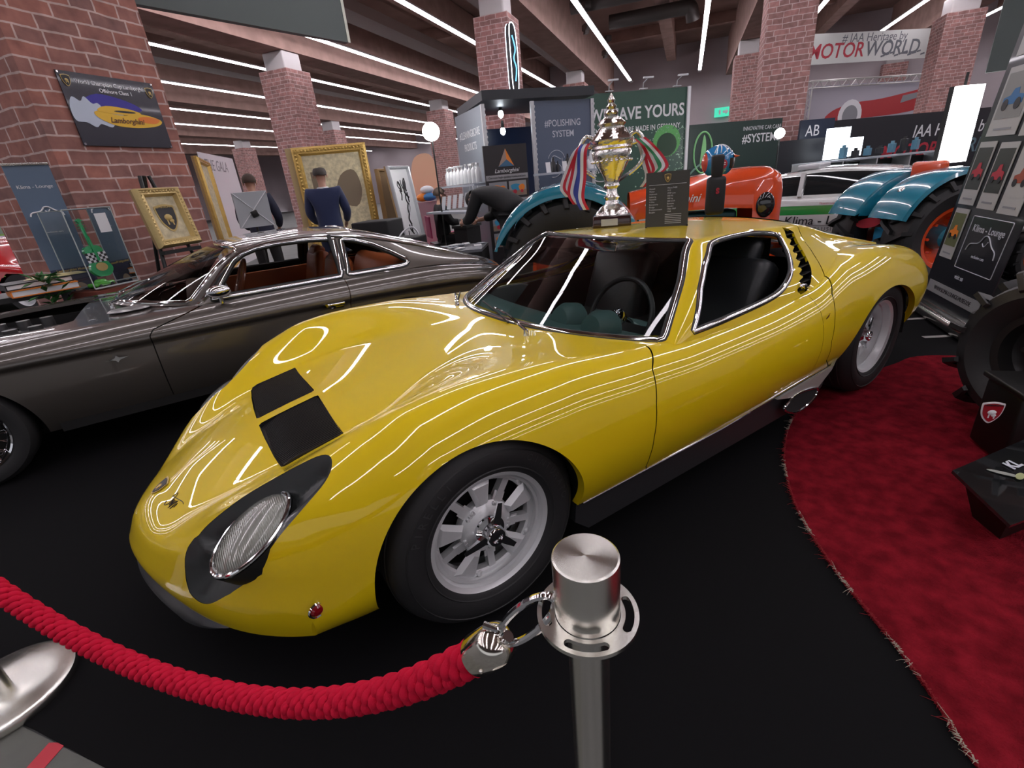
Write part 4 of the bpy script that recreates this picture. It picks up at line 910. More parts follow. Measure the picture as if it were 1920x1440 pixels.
# --- helpers for stands
def board(name, P0, P1, z0, z1, m, parent=None, th=.04, lean=0, label=None, cat=None, grp=None):
    """an upright board between two ground points; returns it and the frame of its face (x right, y up, centre origin)"""
    P0, P1 = Vector((P0[0], P0[1], 0)), Vector((P1[0], P1[1], 0)); x = (P1-P0); L = x.length; x.normalize(); n = Vector((x.y, -x.x, 0)); c = (P0+P1)/2
    if n.dot(Vector((CAM.x, CAM.y, 0))-c) < 0: n = -n; 
    if x.cross(UP).dot(n) < 0: x = -x
    y = (UP*math.cos(lean)-n*math.sin(lean)).normalized(); nn = x.cross(y)
    M = frame(Vector((c.x, c.y, z0)), x, y=y); r = parent
    h = (z1-z0)/math.cos(lean); b = B(); b.box((0, h/2, -th/2), (L, h, th))
    if parent is None:
        r = b.make(name, m, None, False); r.matrix_world = M; tag(r, label, cat, grp); return r, T(0, h/2, .0), L, h
    o = b.make(name, m, None, False); o.parent = parent; o.matrix_local = parent.matrix_world.inverted() @ M; return o, T(0, h/2, .0), L, h
def patch(name, x, y, w, h, m, parent, z=.003, th=.004, poly=None, rot=0):
    b = B(T(x, y, z) @ RZ(rot))
    if poly: b.prism(poly, th)
    else: b.box((0, 0, th/2), (w, h, th))
    return b.make(name, m, parent, False)
WHT = mat('print_white', (.75, .76, .78), .6); M_W2 = mat('print_black', (.012, .012, .014), .45); GOLD = mat('gilded', (.62, .42, .13), .38, .75, bump=.8, bscale=50); GOLD2 = mat('gilded_light', (.66, .50, .22), .45, .5, bump=.5, bscale=30)
CREAM = mat('cream_canvas', (.62, .55, .36), .8, var=.2, vscale=16, bump=.5, bscale=60); BRN = mat('bare_wood', (.34, .22, .10), .6); RD = mat('print_red', (.42, .02, .04), .5); ORG = mat('print_orange', (.75, .22, .02), .5); BLU = mat('print_blue', (.03, .16, .38), .5)
GRN = mat('print_green', (.03, .22, .06), .5); GLDP = mat('print_gold', (.55, .40, .14), .5); GRYP = mat('print_grey', (.25, .26, .28), .5)
def blob(rx, ry, n=20): return [(rx*math.cos(2*math.pi*k/n), ry*math.sin(2*math.pi*k/n)) for k in range(n)]
def crest(w, parent, x, y, z=.004, rim=GLDP, fill=M_W2):
    o = patch('crest', x, y, 0, 0, rim, parent, z, .003, [(a*w, c*w*1.08) for a, c in smooth2([(-.5, .42), (-.38, .5), (0, .56), (.38, .5), (.5, .42), (.44, -.1), (.26, -.42), (0, -.62), (-.26, -.42), (-.44, -.1)], 3)])
    patch('crest_field', 0, 0, 0, 0, fill, o, z+.0035, .002, [(x+a*w*.86, y+c*w*.92) for a, c in smooth2([(-.5, .42), (-.38, .5), (0, .56), (.38, .5), (.5, .42), (.44, -.1), (.26, -.42), (0, -.62), (-.26, -.42), (-.44, -.1)], 3)])
    b = B(T(x, y, z+.006)); b.sphere((0, 0, 0), w*.2, 12, 6, (1, .75, .3)); b.sphere((w*.10, -w*.16, 0), w*.12, 10, 5, (1, .8, .3)); b.box((-w*.1, -w*.22, 0), (w*.06, w*.22, .002)); b.box((w*.14, -w*.28, 0), (w*.06, w*.16, .002)); b.make('crest_animal', rim, o); return o
# --- poster on the first column
fp = hall(3.0, 5.07); fn = -EX
tl, tr, bl, br = [onp(*q, fp+fn*.02, fn) for q in ((100, 128), (283, 158), (158, 272), (325, 278))]
zt, zb = (tl.z+tr.z)/2, (bl.z+br.z)/2; L0 = (tl+bl)/2; R0_ = (tr+br)/2
po, F0, L, H = board('poster', (L0.x, L0.y), (R0_.x, R0_.y), zb, zt, mat('poster_night', (.012, .012, .025), .25, coat=.4), None, .008, 0, 'glossy poster of a yellow powerboat in spray, screwed to the brick column', 'poster')
c0 = H/2; patch('print', -L*.18, c0-.02, 0, 0, mat('spray_white', (.50, .56, .66), .7), po, .001, .002, smooth2([(-.30*L, -.12*H), (-.31*L, .06*H), (-.26*L, .20*H), (-.19*L, .15*H), (-.14*L, .22*H), (-.08*L, .13*H), (-.02*L, .14*H), (.04*L, .04*H), (.16*L, .02*H), (.30*L, -.04*H), (.24*L, -.11*H), (.10*L, -.13*H), (.04*L, -.19*H), (-.06*L, -.15*H), (-.12*L, -.20*H), (-.2*L, -.14*H)], 4))
patch('print', .02*L, c0+.1*H, 0, 0, mat('spray_blue', (.05, .04, .30), .7), po, .0008, .002, smooth2([(-.35*L, .0), (-.2*L, .14*H), (.1*L, .08*H), (.25*L, -.04*H), (.0, -.08*H)], 4))
patch('hull', .10*L, c0-.10*H, 0, 0, mat('boat_yellow', (.75, .45, .03), .5), po, .003, .002, smooth2([(-.36*L, .02*H), (-.34*L, .10*H), (-.1*L, .06*H), (.15*L, .10*H), (.36*L, .03*H), (.30*L, -.06*H), (.05*L, -.11*H), (-.2*L, -.09*H)], 4))
patch('deck', .02*L, c0+.0*H, 0, 0, mat('boat_yellow', (0, 0, 0)), po, .004, .002, smooth2([(-.25*L, .0), (-.15*L, .08*H), (.1*L, .06*H), (.22*L, .0), (.0, -.03*H)], 4)); patch('cockpit', .06*L, c0+.015*H, 0, 0, M_W2, po, .0055, .001, blob(.12*L, .016*H))
patch('flames', .28*L, c0-.09*H, 0, 0, mat('flame_orange', (.75, .20, .02), .5), po, .0055, .001, smooth2([(-.1*L, .02*H), (.0, .06*H), (.16*L, .03*H), (.10*L, -.04*H), (-.04*L, -.03*H)], 4))
text('Lamborghini', .075*L, T(.05*L, c0-.12*H, .007), mat('script_brown', (.10, .03, .01), .5), po, shear=.3, off=.001)
text('World Champion Cup Lamborghini', .052*L, T(.02*L, c0+.38*H, .003), WHT, po, off=.0006); text('Offshore Class 1', .052*L, T(.04*L, c0+.29*H, .003), WHT, po, off=.0006)
crest(.085*L, po, -.43*L, c0+.38*H); crest(.085*L, po, .43*L, c0+.35*H)
b = B()
for sx in (-.485, .485):
    for sy in (.02, .98): b.cyl((sx*L, sy*H, 0), (sx*L, sy*H, .006), .010, n=10)
b.make('screws', M_CHR, po)
# --- picture on an easel
def framed(name, P0, P1, z0, z1, lean, label, art, fw=.09, gold=GOLD, cat='framed picture', inner=CREAM, grp=None):
    base = empty(name, (0, 0, 0), 0, label, cat, grp); o, F_, L, H = board('backing', P0, P1, z0, z1, BRN, None, .03, lean); M = o.matrix_world.copy(); base.matrix_world = M; o.parent = base; o.matrix_parent_inverse = Matrix.Identity(4); o.matrix_local = Matrix.Identity(4)
    b = B(); prof = [(0, 0), (.0, .035), (.25, .060), (.5, .045), (.75, .050), (.92, .02), (1, .006)]; n = 60
    cs_ = [(-L/2, 0), (L/2, 0), (L/2, H), (-L/2, H)]; sg = [(1, 1), (-1, 1), (-1, -1), (1, -1)]
    rows = []
    for t, z in prof: rows.append([(cs_[k][0]+sg[k][0]*fw*t, cs_[k][1]+sg[k][1]*fw*t, z) for k in (0, 1, 2, 3, 0)])
    b.grid(rows, True)
    random.seed(11)
    per = 2*(L+H); m_ = int(per/(fw*.42))
    for k in range(m_):
        d = per*k/m_
        if d < L: x, y = -L/2+d, fw*.42
        elif d < L+H: x, y = L/2-fw*.42, d-L
        elif d < 2*L+H: x, y = L/2-(d-L-H), H-fw*.42
        else: x, y = -L/2+fw*.42, H-(d-2*L-H)
        x = max(-L/2+fw*.4, min(L/2-fw*.4, x)); y = max(fw*.4, min(H-fw*.4, y)); b.sphere((x, y, .05), fw*.20, 8, 5, (1, .7, .5), RZ(random.random()*3))
    b.make('moulding', gold, base); c = patch('canvas', 0, H/2, L-fw*1.6, H-fw*1.6, inner, base, .004, .004); art(base, L, H, fw); return base, L, H
ne = (-EX*math.cos(.16)+UP*math.sin(.16)); ep = hall(3.5, 4.3, 1.0)
q = [onp(*k, ep, ne) for k in ((253, 356), (340, 350), (375, 456), (302, 466))]
l_, r_ = (q[0]+q[3])/2, (q[1]+q[2])/2
def art_crest(o, L, H, fw): crest(L*.46, o, 0, H*.5, .01, GLDP, M_W2); text('LAMBORGHINI', L*.055, T(0, H*.5+L*.215, .020), GLDP, o)
ez, L, H = framed('crest_picture', (l_.x, l_.y), (r_.x, r_.y), (q[2].z+q[3].z)/2, (q[0].z+q[1].z)/2, .16, 'cream picture of a black bull crest in an ornate gold frame on an easel', art_crest, .07, GOLD2)
eb = empty('easel', ((l_.x+r_.x)/2, (l_.y+r_.y)/2, 0), HALL_ROT, 'black wooden easel holding the crest picture', 'easel'); b = B(); zc = (q[2].z+q[3].z)/2
b.box((0, .0, zc-.04), (L*.9, .05, .03)); b.make('ledge', M_BLK, eb, False)
for x0, x1, y1 in ((-.30, -.04, .10), (.30, .04, .10), (0, 0, .65)):
    b = B(); b.cyl((x0, -.02 if y1 < .5 else y1, 0), (x1, .14, 1.62), .016, n=8); b.make('leg', M_BLK, eb)
# --- roll-up banner by the first column
def rollup(TL, TR, dL, dR, z0, label, m, name='rollup_banner', grp=None):
    A, C_ = at(*TL, dL), at(*TR, dR); zt = (A.z+C_.z)/2; o, F_, L, H = board('banner_sheet', (A.x, A.y), (C_.x, C_.y), z0+.08, zt, m, None, .006); M = o.matrix_world.copy(); r = empty(name, (0, 0, 0), 0, label, 'roll-up banner', grp); M2 = M @ T(0, -.08, 0); r.matrix_world = M2; o.parent = r; o.matrix_parent_inverse = Matrix.Identity(4); o.matrix_local = T(0, .08, 0)
    b = B(); b.tube([(-L/2, H+.08, 0), (L/2, H+.08, 0)], .014, 8); b.make('top_rail', M_ST, r); b = B(); b.box((0, .045, 0), (L+.03, .08, .11), None, .03); b.make('base_cassette', M_ST, r); return r, o, L, H
nav = mat('banner_blue', (.10, .15, .22), .35)
r, o, L, H = rollup((5, 318), (86, 298), 3.75, 3.92, 0, 'blue-grey roll-up banner with a white car outline beside the brick column', nav)
patch('print', 0, H*.26, L, H*.50, mat('banner_navy', (.035, .04, .09), .4), o, .001)
def car_line(o, x, y, w, m, z=.005, t=.006):
    b = B(T(x, y, z)); b.tube(spline([(-.5*w, -.10*w, 0), (-.42*w, .02*w, 0), (-.15*w, .07*w, 0), (-.02*w, .20*w, 0), (.12*w, .20*w, 0), (.30*w, .06*w, 0), (.46*w, -.02*w, 0), (.5*w, -.14*w, 0)], 6), t, 6); b.tube(spline([(-.02*w, .08*w, 0), (.06*w, .03*w, 0), (.14*w, .12*w, 0)], 5), t*.7, 6); b.make('car_outline', m, o)
text('Klima - Lounge', L*.13, T(0, H*.90, .003), WHT, o); car_line(o, 0, H*.78, L*.75, WHT); text('exclusive cars', L*.07, T(0, H*.69, .003), WHT, o); text('Lamborghini Museum', L*.095, T(.05*L, H*.50, .006), GLDP, o, off=.0008)
cols_ = [GRYP, mat('print_cream', (.55, .42, .30), .6), mat('print_steel', (.18, .22, .30), .6), mat('print_rose', (.35, .12, .10), .6), mat('print_cream', (0, 0, 0))]
for k, (x, y, s_) in enumerate(((-.30, .38, .15), (.04, .40, .17), (.34, .38, .17), (-.15, .28, .17), (.16, .20, .20))): patch('round_photo', x*L, y*H, 0, 0, cols_[k], o, .004+.001*k, .002, blob(s_*L, s_*L*1.15)); patch('photo_subject', x*L, y*H-.01, 0, 0, [M_W2, WHT, GRYP, RD, WHT][k], o, .007+.001*k, .001, blob(s_*L*.6, s_*L*.4))
# --- brown board and bright picture wall at the far left
A, C_ = at(8, 300, 5.4), at(62, 330, 6.0); o, F_, L, H = board('wooden_board', (A.x, A.y), (C_.x, C_.y), 0, 1.75, BRN, None, .05, 0, 'brown wooden board edge behind the blue-grey roll-up banner', 'board')
A, C_ = at(-420, 300, 12), at(60, 300, 13); o, F_, L, H = board('landscape_print', (A.x, A.y), (C_.x, C_.y), .0, 3.2, mat('print_sky', (.62, .72, .85), .6), None, .1, 0, 'large bright landscape print at the far left edge, green field below sky', 'backdrop print')
patch('print', 0, H*.20, L, H*.40, mat('print_field', (.25, .45, .10), .7), o); patch('print', L*.3, H*.42, L*.5, H*.1, mat('print_trees', (.25, .33, .25), .7), o, .006)
# --- glass case with the green violin
cb = at(172, 470, 4.03); case = empty('display_case', (cb.x, cb.y, 0), HALL_ROT, 'clear display case with a green violin inside, on a red-brown plinth', 'display case'); zb0 = .80
b = B(); b.box((0, 0, .38), (.40, .36, .76)); b.make('plinth', mat('plinth_red', (.16, .035, .02), .5), case, False); b = B(); b.box((0, 0, 1.09), (.36, .30, .62)); b.make('clear_cover', glassy('acrylic', (.93, .95, .95), .8, 1.3), case, False)
b = B()
for sx in (-.18, .18):
    for sy in (-.15, .15): b.box((sx, sy, 1.09), (.006, .006, .62))
for sy in (-.15, .15): b.box((0, sy, 1.40), (.36, .006, .006)); b.box((0, sy, .78), (.36, .006, .012))
b.make('cover_edges', mat('acrylic_edge', (.45, .50, .50), .2), case, False); b = B(); b.box((.08, -.153, 1.28), (.09, .002, .15)); b.make('paper_card', WHT, case, False)
vi = empty('green_violin', (cb.x, cb.y, .79), HALL_ROT, 'bright green violin with chequered body inside the clear case', 'violin'); MG = mat('violin_green', (.02, .38, .12), .25, coat=.8); Mv = frame((0, 0, .19), (1, 0, 0), y=(0, .12, 1))
body = smooth2([(0, .13), (.05, .12), (.072, .085), (.05, .045), (.045, .02), (.075, -.03), (.085, -.075), (.05, -.12), (0, -.13), (-.05, -.12), (-.085, -.075), (-.075, -.03), (-.045, .02), (-.05, .045), (-.072, .085), (-.05, .12)], 4); b = B(Mv); b.prism(body, .035); b.make('body', MG, vi, sharp=40)
b = B(Mv); b.box((0, .21, .03), (.022, .22, .018), None, .004); b.cyl((-.004, .33, .02), (-.004, .33, .045), .016); b.box((0, .10, .045), (.018, .20, .006)); b.make('neck', MG, vi)
b = B(Mv)
for k in range(4): b.cyl((-.03, .27+.02*k, .03), (.03, .27+.02*k, .03), .003, n=6)
b.make('pegs', MG, vi); ck = B(Mv)
for i in range(8):
    for j in range(4):
        ck.m = (i+j) % 2; ck.box((-.07+.02*i, .00+.02*j, .036), (.02, .02, .003))
ck.make('chequers', [WHT, M_W2], vi, False); b = B(Mv @ T(0, -.05, .036)); b.prism(blob(.045, .035), .006); b.make('tailpiece', GLDP, vi)
md = empty('model_car', (cb.x-.02, cb.y-.06, .77), HALL_ROT+.3, 'small bright green model car at the bottom of the clear case', 'model car'); b = B(); b.box((0, 0, .03), (.20, .09, .035), None, .014); b.box((.0, 0, .055), (.09, .075, .03), None, .013, .7); b.make('shell', mat('model_green', (.10, .55, .05), .2, coat=1), md); b = B()
for sx in (-.06, .06):
    for sy in (-.042, .042): b.cyl((sx, sy-.006, .016), (sx, sy+.006, .016), .016, n=14)
b.make('wheels', M_RUB, md)
# plant leaves by the case
pb = Vector((cb.x, cb.y, 0))-AX*.38+EX*.10; pl = empty('potted_plant', (pb.x, pb.y, 0), 0, 'small leafy green plant in front of the clear display case', 'plant'); b = B(); b.lathe([(0, 0), (.07, 0), (.09, .70), (.08, .71), (0, .70)], 20); b.make('pot', M_BLK, pl); b = B(); random.seed(4)
for k in range(46):
    a = random.random()*6.28; r0 = random.uniform(.03, .17); z = .72+random.uniform(0, .22); M_ = T(r0*math.cos(a), r0*math.sin(a), z) @ RZ(a) @ RY(random.uniform(-.9, .3)); b.M = M_; b.add([(-.05, 0, 0), (0, .022, .008), (.06, 0, 0), (0, -.022, .008), (0, 0, -.004)], [(0, 4, 1), (1, 4, 2), (2, 4, 3), (3, 4, 0)])
b.make('foliage', mat('leaf_green', (.03, .13, .03), .5), pl)
# --- table with books at far left behind the engine bay
tb = Vector((-1.22, 3.72, 0)); tz = .80
t = empty('book_table', (tb.x, tb.y, 0), .15, 'dark table at the left edge carrying the books', 'table'); b = B(); b.box((0, 0, tz-.02), (1.3, .5, .04)); b.make('table_top', M_BLK, t, False)
for sx in (-.6, .6):
    for sy in (-.2, .2): b = B(); b.box((sx, sy, (tz-.04)/2), (.04, .04, tz-.04)); b.make('leg', M_BLK, t, False)
def place(px, py, dep): return at(px, py, dep)
def book(x, y, z, w, d, h, rz, cover, lab, edge=WHT):
    o = empty('book', (x, y, z), rz, lab, 'book', 'books on the table at the left edge'); b = B(); b.box((0, 0, h/2), (w*.97, d*.97, h*.8)); b.make('pages', edge, o, False); b = B(); b.box((0, 0, h-.004), (w, d, .008)); b.box((0, 0, .004), (w, d, .008)); b.box((-w/2+.003, 0, h/2), (.008, d, h)); b.make('cover', cover, o, False); return o
pq = at(95, 570, 3.98); book(pq.x, pq.y, .80, .42, .34, .055, .30, ORG, 'thick white-edged book with an orange cover on the left table, under the black one'); book(pq.x-.04, pq.y+.02, .856, .42, .32, .045, .42, M_W2, 'black picture book with a pale oval lying on top of the orange one')
pq2 = at(45, 555, 3.9); b = B(); b.lathe([(0, .02), (.10, .016), (.14, .0), (0, 0)], 30, Matrix.Diagonal((1.5, .6, 1, 1))); o = b.make('tray', mat('tray_cream', (.55, .48, .25), .3), None); o.location = (pq2.x+.25, pq2.y, .905); tag(o, 'pale oval tray lying on the black book at the left', 'tray')
# ================= people
def skin_mesh(name, chains, m, parent, sub=2):
    """chains: lists of (point, rx, ry); a chain may start at the index name of an earlier point"""
    bm = bmesh.new(); sk = bm.verts.layers.skin.verify(); ref = {}; first = True
    for ch in chains:
        prev = None
        for it in ch:
            if isinstance(it, str): prev = ref[it]; continue
            key, p, rx, ry = it; v = bm.verts.new(p); v[sk].radius = (rx, ry)
            if first: v[sk].use_root = True; first = False
            if prev: bm.edges.new((prev, v))
            prev = v; ref[key] = v
    me = bpy.data.meshes.new(name); bm.to_mesh(me); bm.free(); me.materials.append(m); me.polygons.foreach_set('use_smooth', [True]*len(me.polygons))
    o = bpy.data.objects.new(name, me); COL.objects.link(o); o.parent = parent
    s = o.modifiers.new('skin', 'SKIN'); s.use_smooth_shade = True; u = o.modifiers.new('sub', 'SUBSURF'); u.levels = sub; u.render_levels = sub; return o
def hand(tag_, w, d, side):
    """palm and five bent fingers hanging off a wrist"""
    w, d = Vector(w), Vector(d).normalized(); s = Vector((1, 0, 0)) if abs(d.x) < .8 else Vector((0, 1, 0)); a = d.cross(s).normalized(); s = a.cross(d).normalized()
    palm = w+d*.05; ch = [[tag_+'w', (tag_+'p', palm, .030, .016), (tag_+'q', palm+d*.035, .034, .013)]]
    for k, (o_, L) in enumerate(((-.027, .060), (-.009, .072), (.009, .068), (.026, .052))):
        b0 = palm+d*.04+a*o_; ch.append([tag_+'q', (tag_+'f%da' % k, b0+d*.012, .009, .009), (tag_+'f%db' % k, b0+d*L*.6+s*.006*side, .008, .008), (tag_+'f%dc' % k, b0+d*L+s*.020*side, .0065, .0065)])
    ch.append([tag_+'p', (tag_+'t0', palm+a*-.034+d*.005, .010, .010), (tag_+'t1', palm+a*-.050+d*.030+s*.008*side, .008, .008)]); return ch
SKIN = mat('skin', (.48, .26, .18), .5)
def person(loc, rz, label, J, top, bottom, hair, scale=1.0, bald=False, shoes=None):
    r = empty('person', loc, rz, label, 'person'); r.scale = (scale,)*3
    g = lambda k: Vector(J[k]); up = (g('head')-g('neck')).normalized(); fw = Vector(J.get('face', (0, 1, 0))).normalized()
    hd = g('head'); ch = [[('pel', g('pel'), .11, .085), ('wai', (g('pel')+g('che'))/2, .10, .08), ('che', g('che'), .12, .09), ('nk0', g('neck')-up*.02, .06, .055), ('nk1', g('neck')+up*.05, .052, .052), ('h0', hd-up*.06+fw*.02, .066, .075), ('h1', hd+up*.01, .077, .092), ('h2', hd+up*.075-fw*.01, .055, .070)]]
    for s in ('l', 'r'):
        ch.append(['che', (s+'s', g(s+'s'), .05, .05), (s+'e', g(s+'e'), .038, .038), (s+'w', g(s+'w'), .028, .024)]); ch += hand(s, g(s+'w'), g(s+'w')-g(s+'e'), 1 if s == 'l' else -1)
        ft = Vector(J.get(s+'toe', g(s+'a')+Vector((0, .16, -.05)))); ch.append(['pel', (s+'h', g(s+'h'), .07, .07), (s+'k', g(s+'k'), .05, .05), (s+'a', g(s+'a'), .035, .035), (s+'f', ft, .04, .03)])
    body = skin_mesh('body', ch, SKIN, r)
    jk = [[('hem', g('pel')-(g('che')-g('pel')).normalized()*.10, .19, .14), ('pel', g('pel'), .185, .14), ('wai', (g('pel')+g('che'))/2, .175, .125), ('che', g('che'), .19, .135), ('nk', g('neck')-up*.035, .085, .075)]]
    for s in ('l', 'r'): jk.append(['che', (s+'s', g(s+'s'), .090, .088), (s+'e', g(s+'e'), .068, .066), (s+'w', g(s+'w')-(g(s+'w')-g(s+'e')).normalized()*.02, .048, .046)])
    skin_mesh('jacket', jk, top, r)
    tr = [[('pel', g('pel')-Vector((0, 0, .02)), .165, .125)]]
    for s in ('l', 'r'): tr.append(['pel', (s+'h', g(s+'h')-Vector((0, 0, .05)), .105, .105), (s+'k', g(s+'k'), .078, .08), (s+'a', g(s+'a')+Vector((0, 0, .02)), .062, .066)])
    skin_mesh('trousers', tr, bottom, r)
    for s in ('l', 'r'):
        ft = Vector(J.get(s+'toe', g(s+'a')+Vector((0, .16, -.05)))); b = B(); dd = ft-g(s+'a'); dd.z = 0; c = g(s+'a')+dd*.45; c.z = g(s+'a').z-.045; b.box(c, (.09, .27, .08), frame((0, 0, 0), Vector((0, 0, 1)).cross(dd)*-1 if dd.length > .01 else (1, 0, 0), z=(0, 0, 1)).to_3x3().to_4x4() if dd.length > .01 else None, .03); b.make('shoe', shoes or M_BLK, r)
    M_ = frame(hd, fw.cross(up), z=up); b = B(M_); P = []
    for i in range(13):
        t = math.pi*.62*i/12; row = []
        for k in range(25):
            a = 2*math.pi*k/24; front = max(0, math.sin(a)); tt = t*(1-.45*front); e = 1.0
            row.append((.092*math.sin(tt)*math.cos(a), .105*math.sin(tt)*math.sin(a)-.008, .025+.098*math.cos(tt)))
        P.append(row)
    if bald: P = [[(x, y, z) for x, y, z in row] for row in P[6:]]
    b.grid(P); b.make('hair', hair, r)
    b = B(M_)
    for s in (-1, 1): b.sphere((.088*s, .0, -.01), .026, 10, 6, (.35, .7, 1.1))
    b.sphere((0, .100, -.015), .018, 10, 6, (.7, 1, 1.4)); b.make('ears_and_nose', SKIN, r)
    b = B(M_); 
    for s in (-1, 1): b.sphere((.032*s, .090, .010), .009, 8, 5)
    b.box((0, .092, -.055), (.045, .008, .007)); b.make('eyes_and_mouth', mat('lip_dark', (.15, .05, .05), .5), r)
    b = B(); b.tube([g('neck')-up*.015+Vector((.068*math.cos(a), .062*math.sin(a), 0)) for a in [2*math.pi*k/20 for k in range(20)]], .014, 8, closed=True); b.make('collar', WHT if top.name.startswith('navy') else top, r); return r
STAND = dict(pel=(0, 0, .95), che=(0, .0, 1.28), neck=(0, 0, 1.47), head=(0, .02, 1.62), ls=(-.20, 0, 1.40), le=(-.26, .05, 1.12), lw=(-.20, .24, .98), rs=(.20, 0, 1.40), re=(.26, .05, 1.12), rw=(.20, .24, .98), lh=(-.10, 0, .88), lk=(-.11, .02, .48), la=(-.12, 0, .10), rh=(.10, 0, .88), rk=(.11, .02, .48), ra=(.12, 0, .10))
NAVY = mat('navy_wool', (.012, .022, .075), .8, sheen=.2); BLKC = mat('black_cloth', (.008, .008, .009), .75); GRH = mat('hair_grey', (.06, .05, .045), .7); BRH = mat('hair_brown', (.05, .03, .02), .7)
def face_to(p, q): d = Vector(q)-Vector(p); return math.atan2(d.y, d.x)-math.pi/2
pm = at(600, 330, 6.5); tgt = at(640, 330, 9)
person((pm.x, pm.y, 0), face_to(pm, tgt), 'balding person in a navy suit, back turned, looking at the big gold frame', STAND, NAVY, mat('navy_trousers', (.012, .018, .05), .8), GRH, .985, True)
pm2 = at(468, 345, 6.7); person((pm2.x, pm2.y, 0), face_to(pm2, at(520, 330, 9)), 'short-haired person in dark clothes standing behind the pale strapped board', STAND, mat('dark_shirt', (.015, .018, .04), .8), BLKC, BRH, .985)
pb = at(955, 385, 5.75); BEND = dict(STAND); BEND.update(pel=(0, -.05, .93), che=(0, .24, 1.12), neck=(0, .40, 1.10), head=(0, .52, 1.04), face=(0, .6, -.8), ls=(-.19, .30, 1.08), le=(-.22, .42, .84), lw=(-.16, .58, .80), rs=(.19, .30, 1.08), re=(.22, .42, .84), rw=(.16, .58, .80), lh=(-.10, -.05, .87), rh=(.10, -.05, .87), lk=(-.11, -.04, .48), rk=(.11, .0, .48), la=(-.12, -.15, .10), ra=(.12, -.05, .10))
person((pb.x, pb.y, 0), face_to(pb, at(862, 400, 6.3)), 'person in a black coat bending over the low table of leaflets', BEND, BLKC, BLKC, mat('hair_dark', (.02, .018, .016), .7), 1.08)
ps = at(826, 395, 8.0); SIT = dict(STAND); SIT.update(pel=(0, 0, .55), che=(0, .0, .86), neck=(0, 0, 1.04), head=(0, .02, 1.18), ls=(-.19, 0, .98), le=(-.24, .12, .74), lw=(-.14, .36, .72), rs=(.19, 0, .98), re=(.24, .12, .74), rw=(.14, .36, .72), lh=(-.10, .05, .52), rh=(.10, .05, .52), lk=(-.12, .42, .50), rk=(.12, .42, .50), la=(-.12, .42, .10), ra=(.12, .42, .10))
person((ps.x, ps.y, 0), face_to(ps, at(900, 395, 8.2)), 'seated person in a black T-shirt, side on, at the small table', SIT, BLKC, BLKC, BRH)
# ================= stands, tractors, other cars
GB = mat('booth_blue', (.10, .13, .19), .35); GB2 = mat('booth_grey_blue', (.22, .25, .29), .4); LTX = mat('letter_pale', (.55, .58, .64), .5); PROF = mat('profile_alloy', (.55, .56, .58), .4, .5)
booth = empty('polish_booth', (0, 0, 0), 0, 'grey-blue car polish booth with dark roof edge and open middle', 'exhibition booth')
B1, B2, B3, BL_ = at(903, 190, 7.2), at(1000, 190, 7.4), at(1107, 190, 7.7), at(850, 200, 8.3); ZB = 2.40
def bbox(name, A, C_, z0, z1, th, m, parent=booth): o, F_, L, H = board(name, A, C_, z0, z1, m, parent, th); return o, L, H
rp, L, H = bbox('right_panel', B2, B3, 0, ZB, .05, GB)
text('#POLISHING', .135, T(-.01*L, H*.865, .003), LTX, rp, sx=.85, off=.001); text('SYSTEM', .135, T(-.01*L, H*.80, .003), LTX, rp, sx=.85, off=.001)
b = B(T(-.15*L, H*.62, .003)); b.tube([(.15*math.cos(a), .15*math.sin(a)+.05, 0) for a in np.linspace(.2, 2.9, 16)], .004, 5); b.tube(spline([(.08, .06, 0), (-.05, .12, 0), (-.09, .03, 0), (.06, -.03, 0), (.08, -.13, 0), (-.02, -.2, 0), (-.10, -.2, 0)], 6), .006, 5); b.box((.10, -.07, 0), (.008, .30, .004)); b.make('logo', LTX, rp)
lp, L2, H2 = bbox('left_panel', BL_, B1-(B2-B1)*.02, 0, ZB, .05, GB2)
text('#CLEANING&CARE', .16, T(0, H2*.86, .003), WHT, lp, sx=.75); text('PRODUCTS', .16, T(0, H2*.78, .003), WHT, lp, sx=.75)
b = B(T(0, H2*.60, .003)); b.tube(spline([(-.15, .10, 0), (0, .0, 0), (.15, .12, 0)], 6), .005, 5); b.tube(spline([(-.3, -.3, 0), (-.2, -.05, 0), (-.05, -.35, 0)], 6), .005, 5); b.tube(spline([(.1, .05, 0), (.14, -.25, 0), (.10, -.45, 0)], 6), .005, 5); b.make('line_art', WHT, lp)
text('SERVFACES', .13, T(0.05, H2*.42, .003), mat('letter_blue', (.05, .07, .15), .5), lp, sx=.7)
dirb = (B3-B1).normalized(); nb = Vector((-dirb.y, dirb.x, 0)); nb = nb if nb.dot(B1-CAM) > 0 else -nb
bk, L3, H3 = bbox('inner_panel', B1+nb*1.5, B2+nb*1.5+dirb*.9, 0, 2.2, .05, mat('booth_navy', (.02, .035, .09), .3)); text('#POLISHING', .17, T(-.2, H3*.80, .003), mat('letter_dim', (.20, .28, .42), .5), bk, sx=.85); text('SYSTEM', .17, T(-.2, H3*.72, .003), mat('letter_dim', (0, 0, 0)), bk, sx=.85)
b = B(); c = (B1+B3)/2+nb*.75; b.box((c.x, c.y, ZB+.10), ((B3-B1).length+.04, 1.7, .13), RZ(math.atan2(dirb.y, dirb.x))); b.make('roof_edge', mat('booth_dark', (.022, .026, .032), .5), booth, False)
for nm, q in (('post', B1), ('post', B2-dirb*.03), ('post', B3+dirb*.02)):
    b = B(); b.box((q.x, q.y, ZB/2), (.055, .055, ZB), RZ(math.atan2(dirb.y, dirb.x))); 
    for k in range(28): b.box((q.x-nb.x*.03+dirb.x*.02, q.y-nb.y*.03+dirb.y*.02, .3+k*.075), (.03, .012, .03), RZ(math.atan2(dirb.y, dirb.x)))
    b.make(nm, PROF, booth, False)
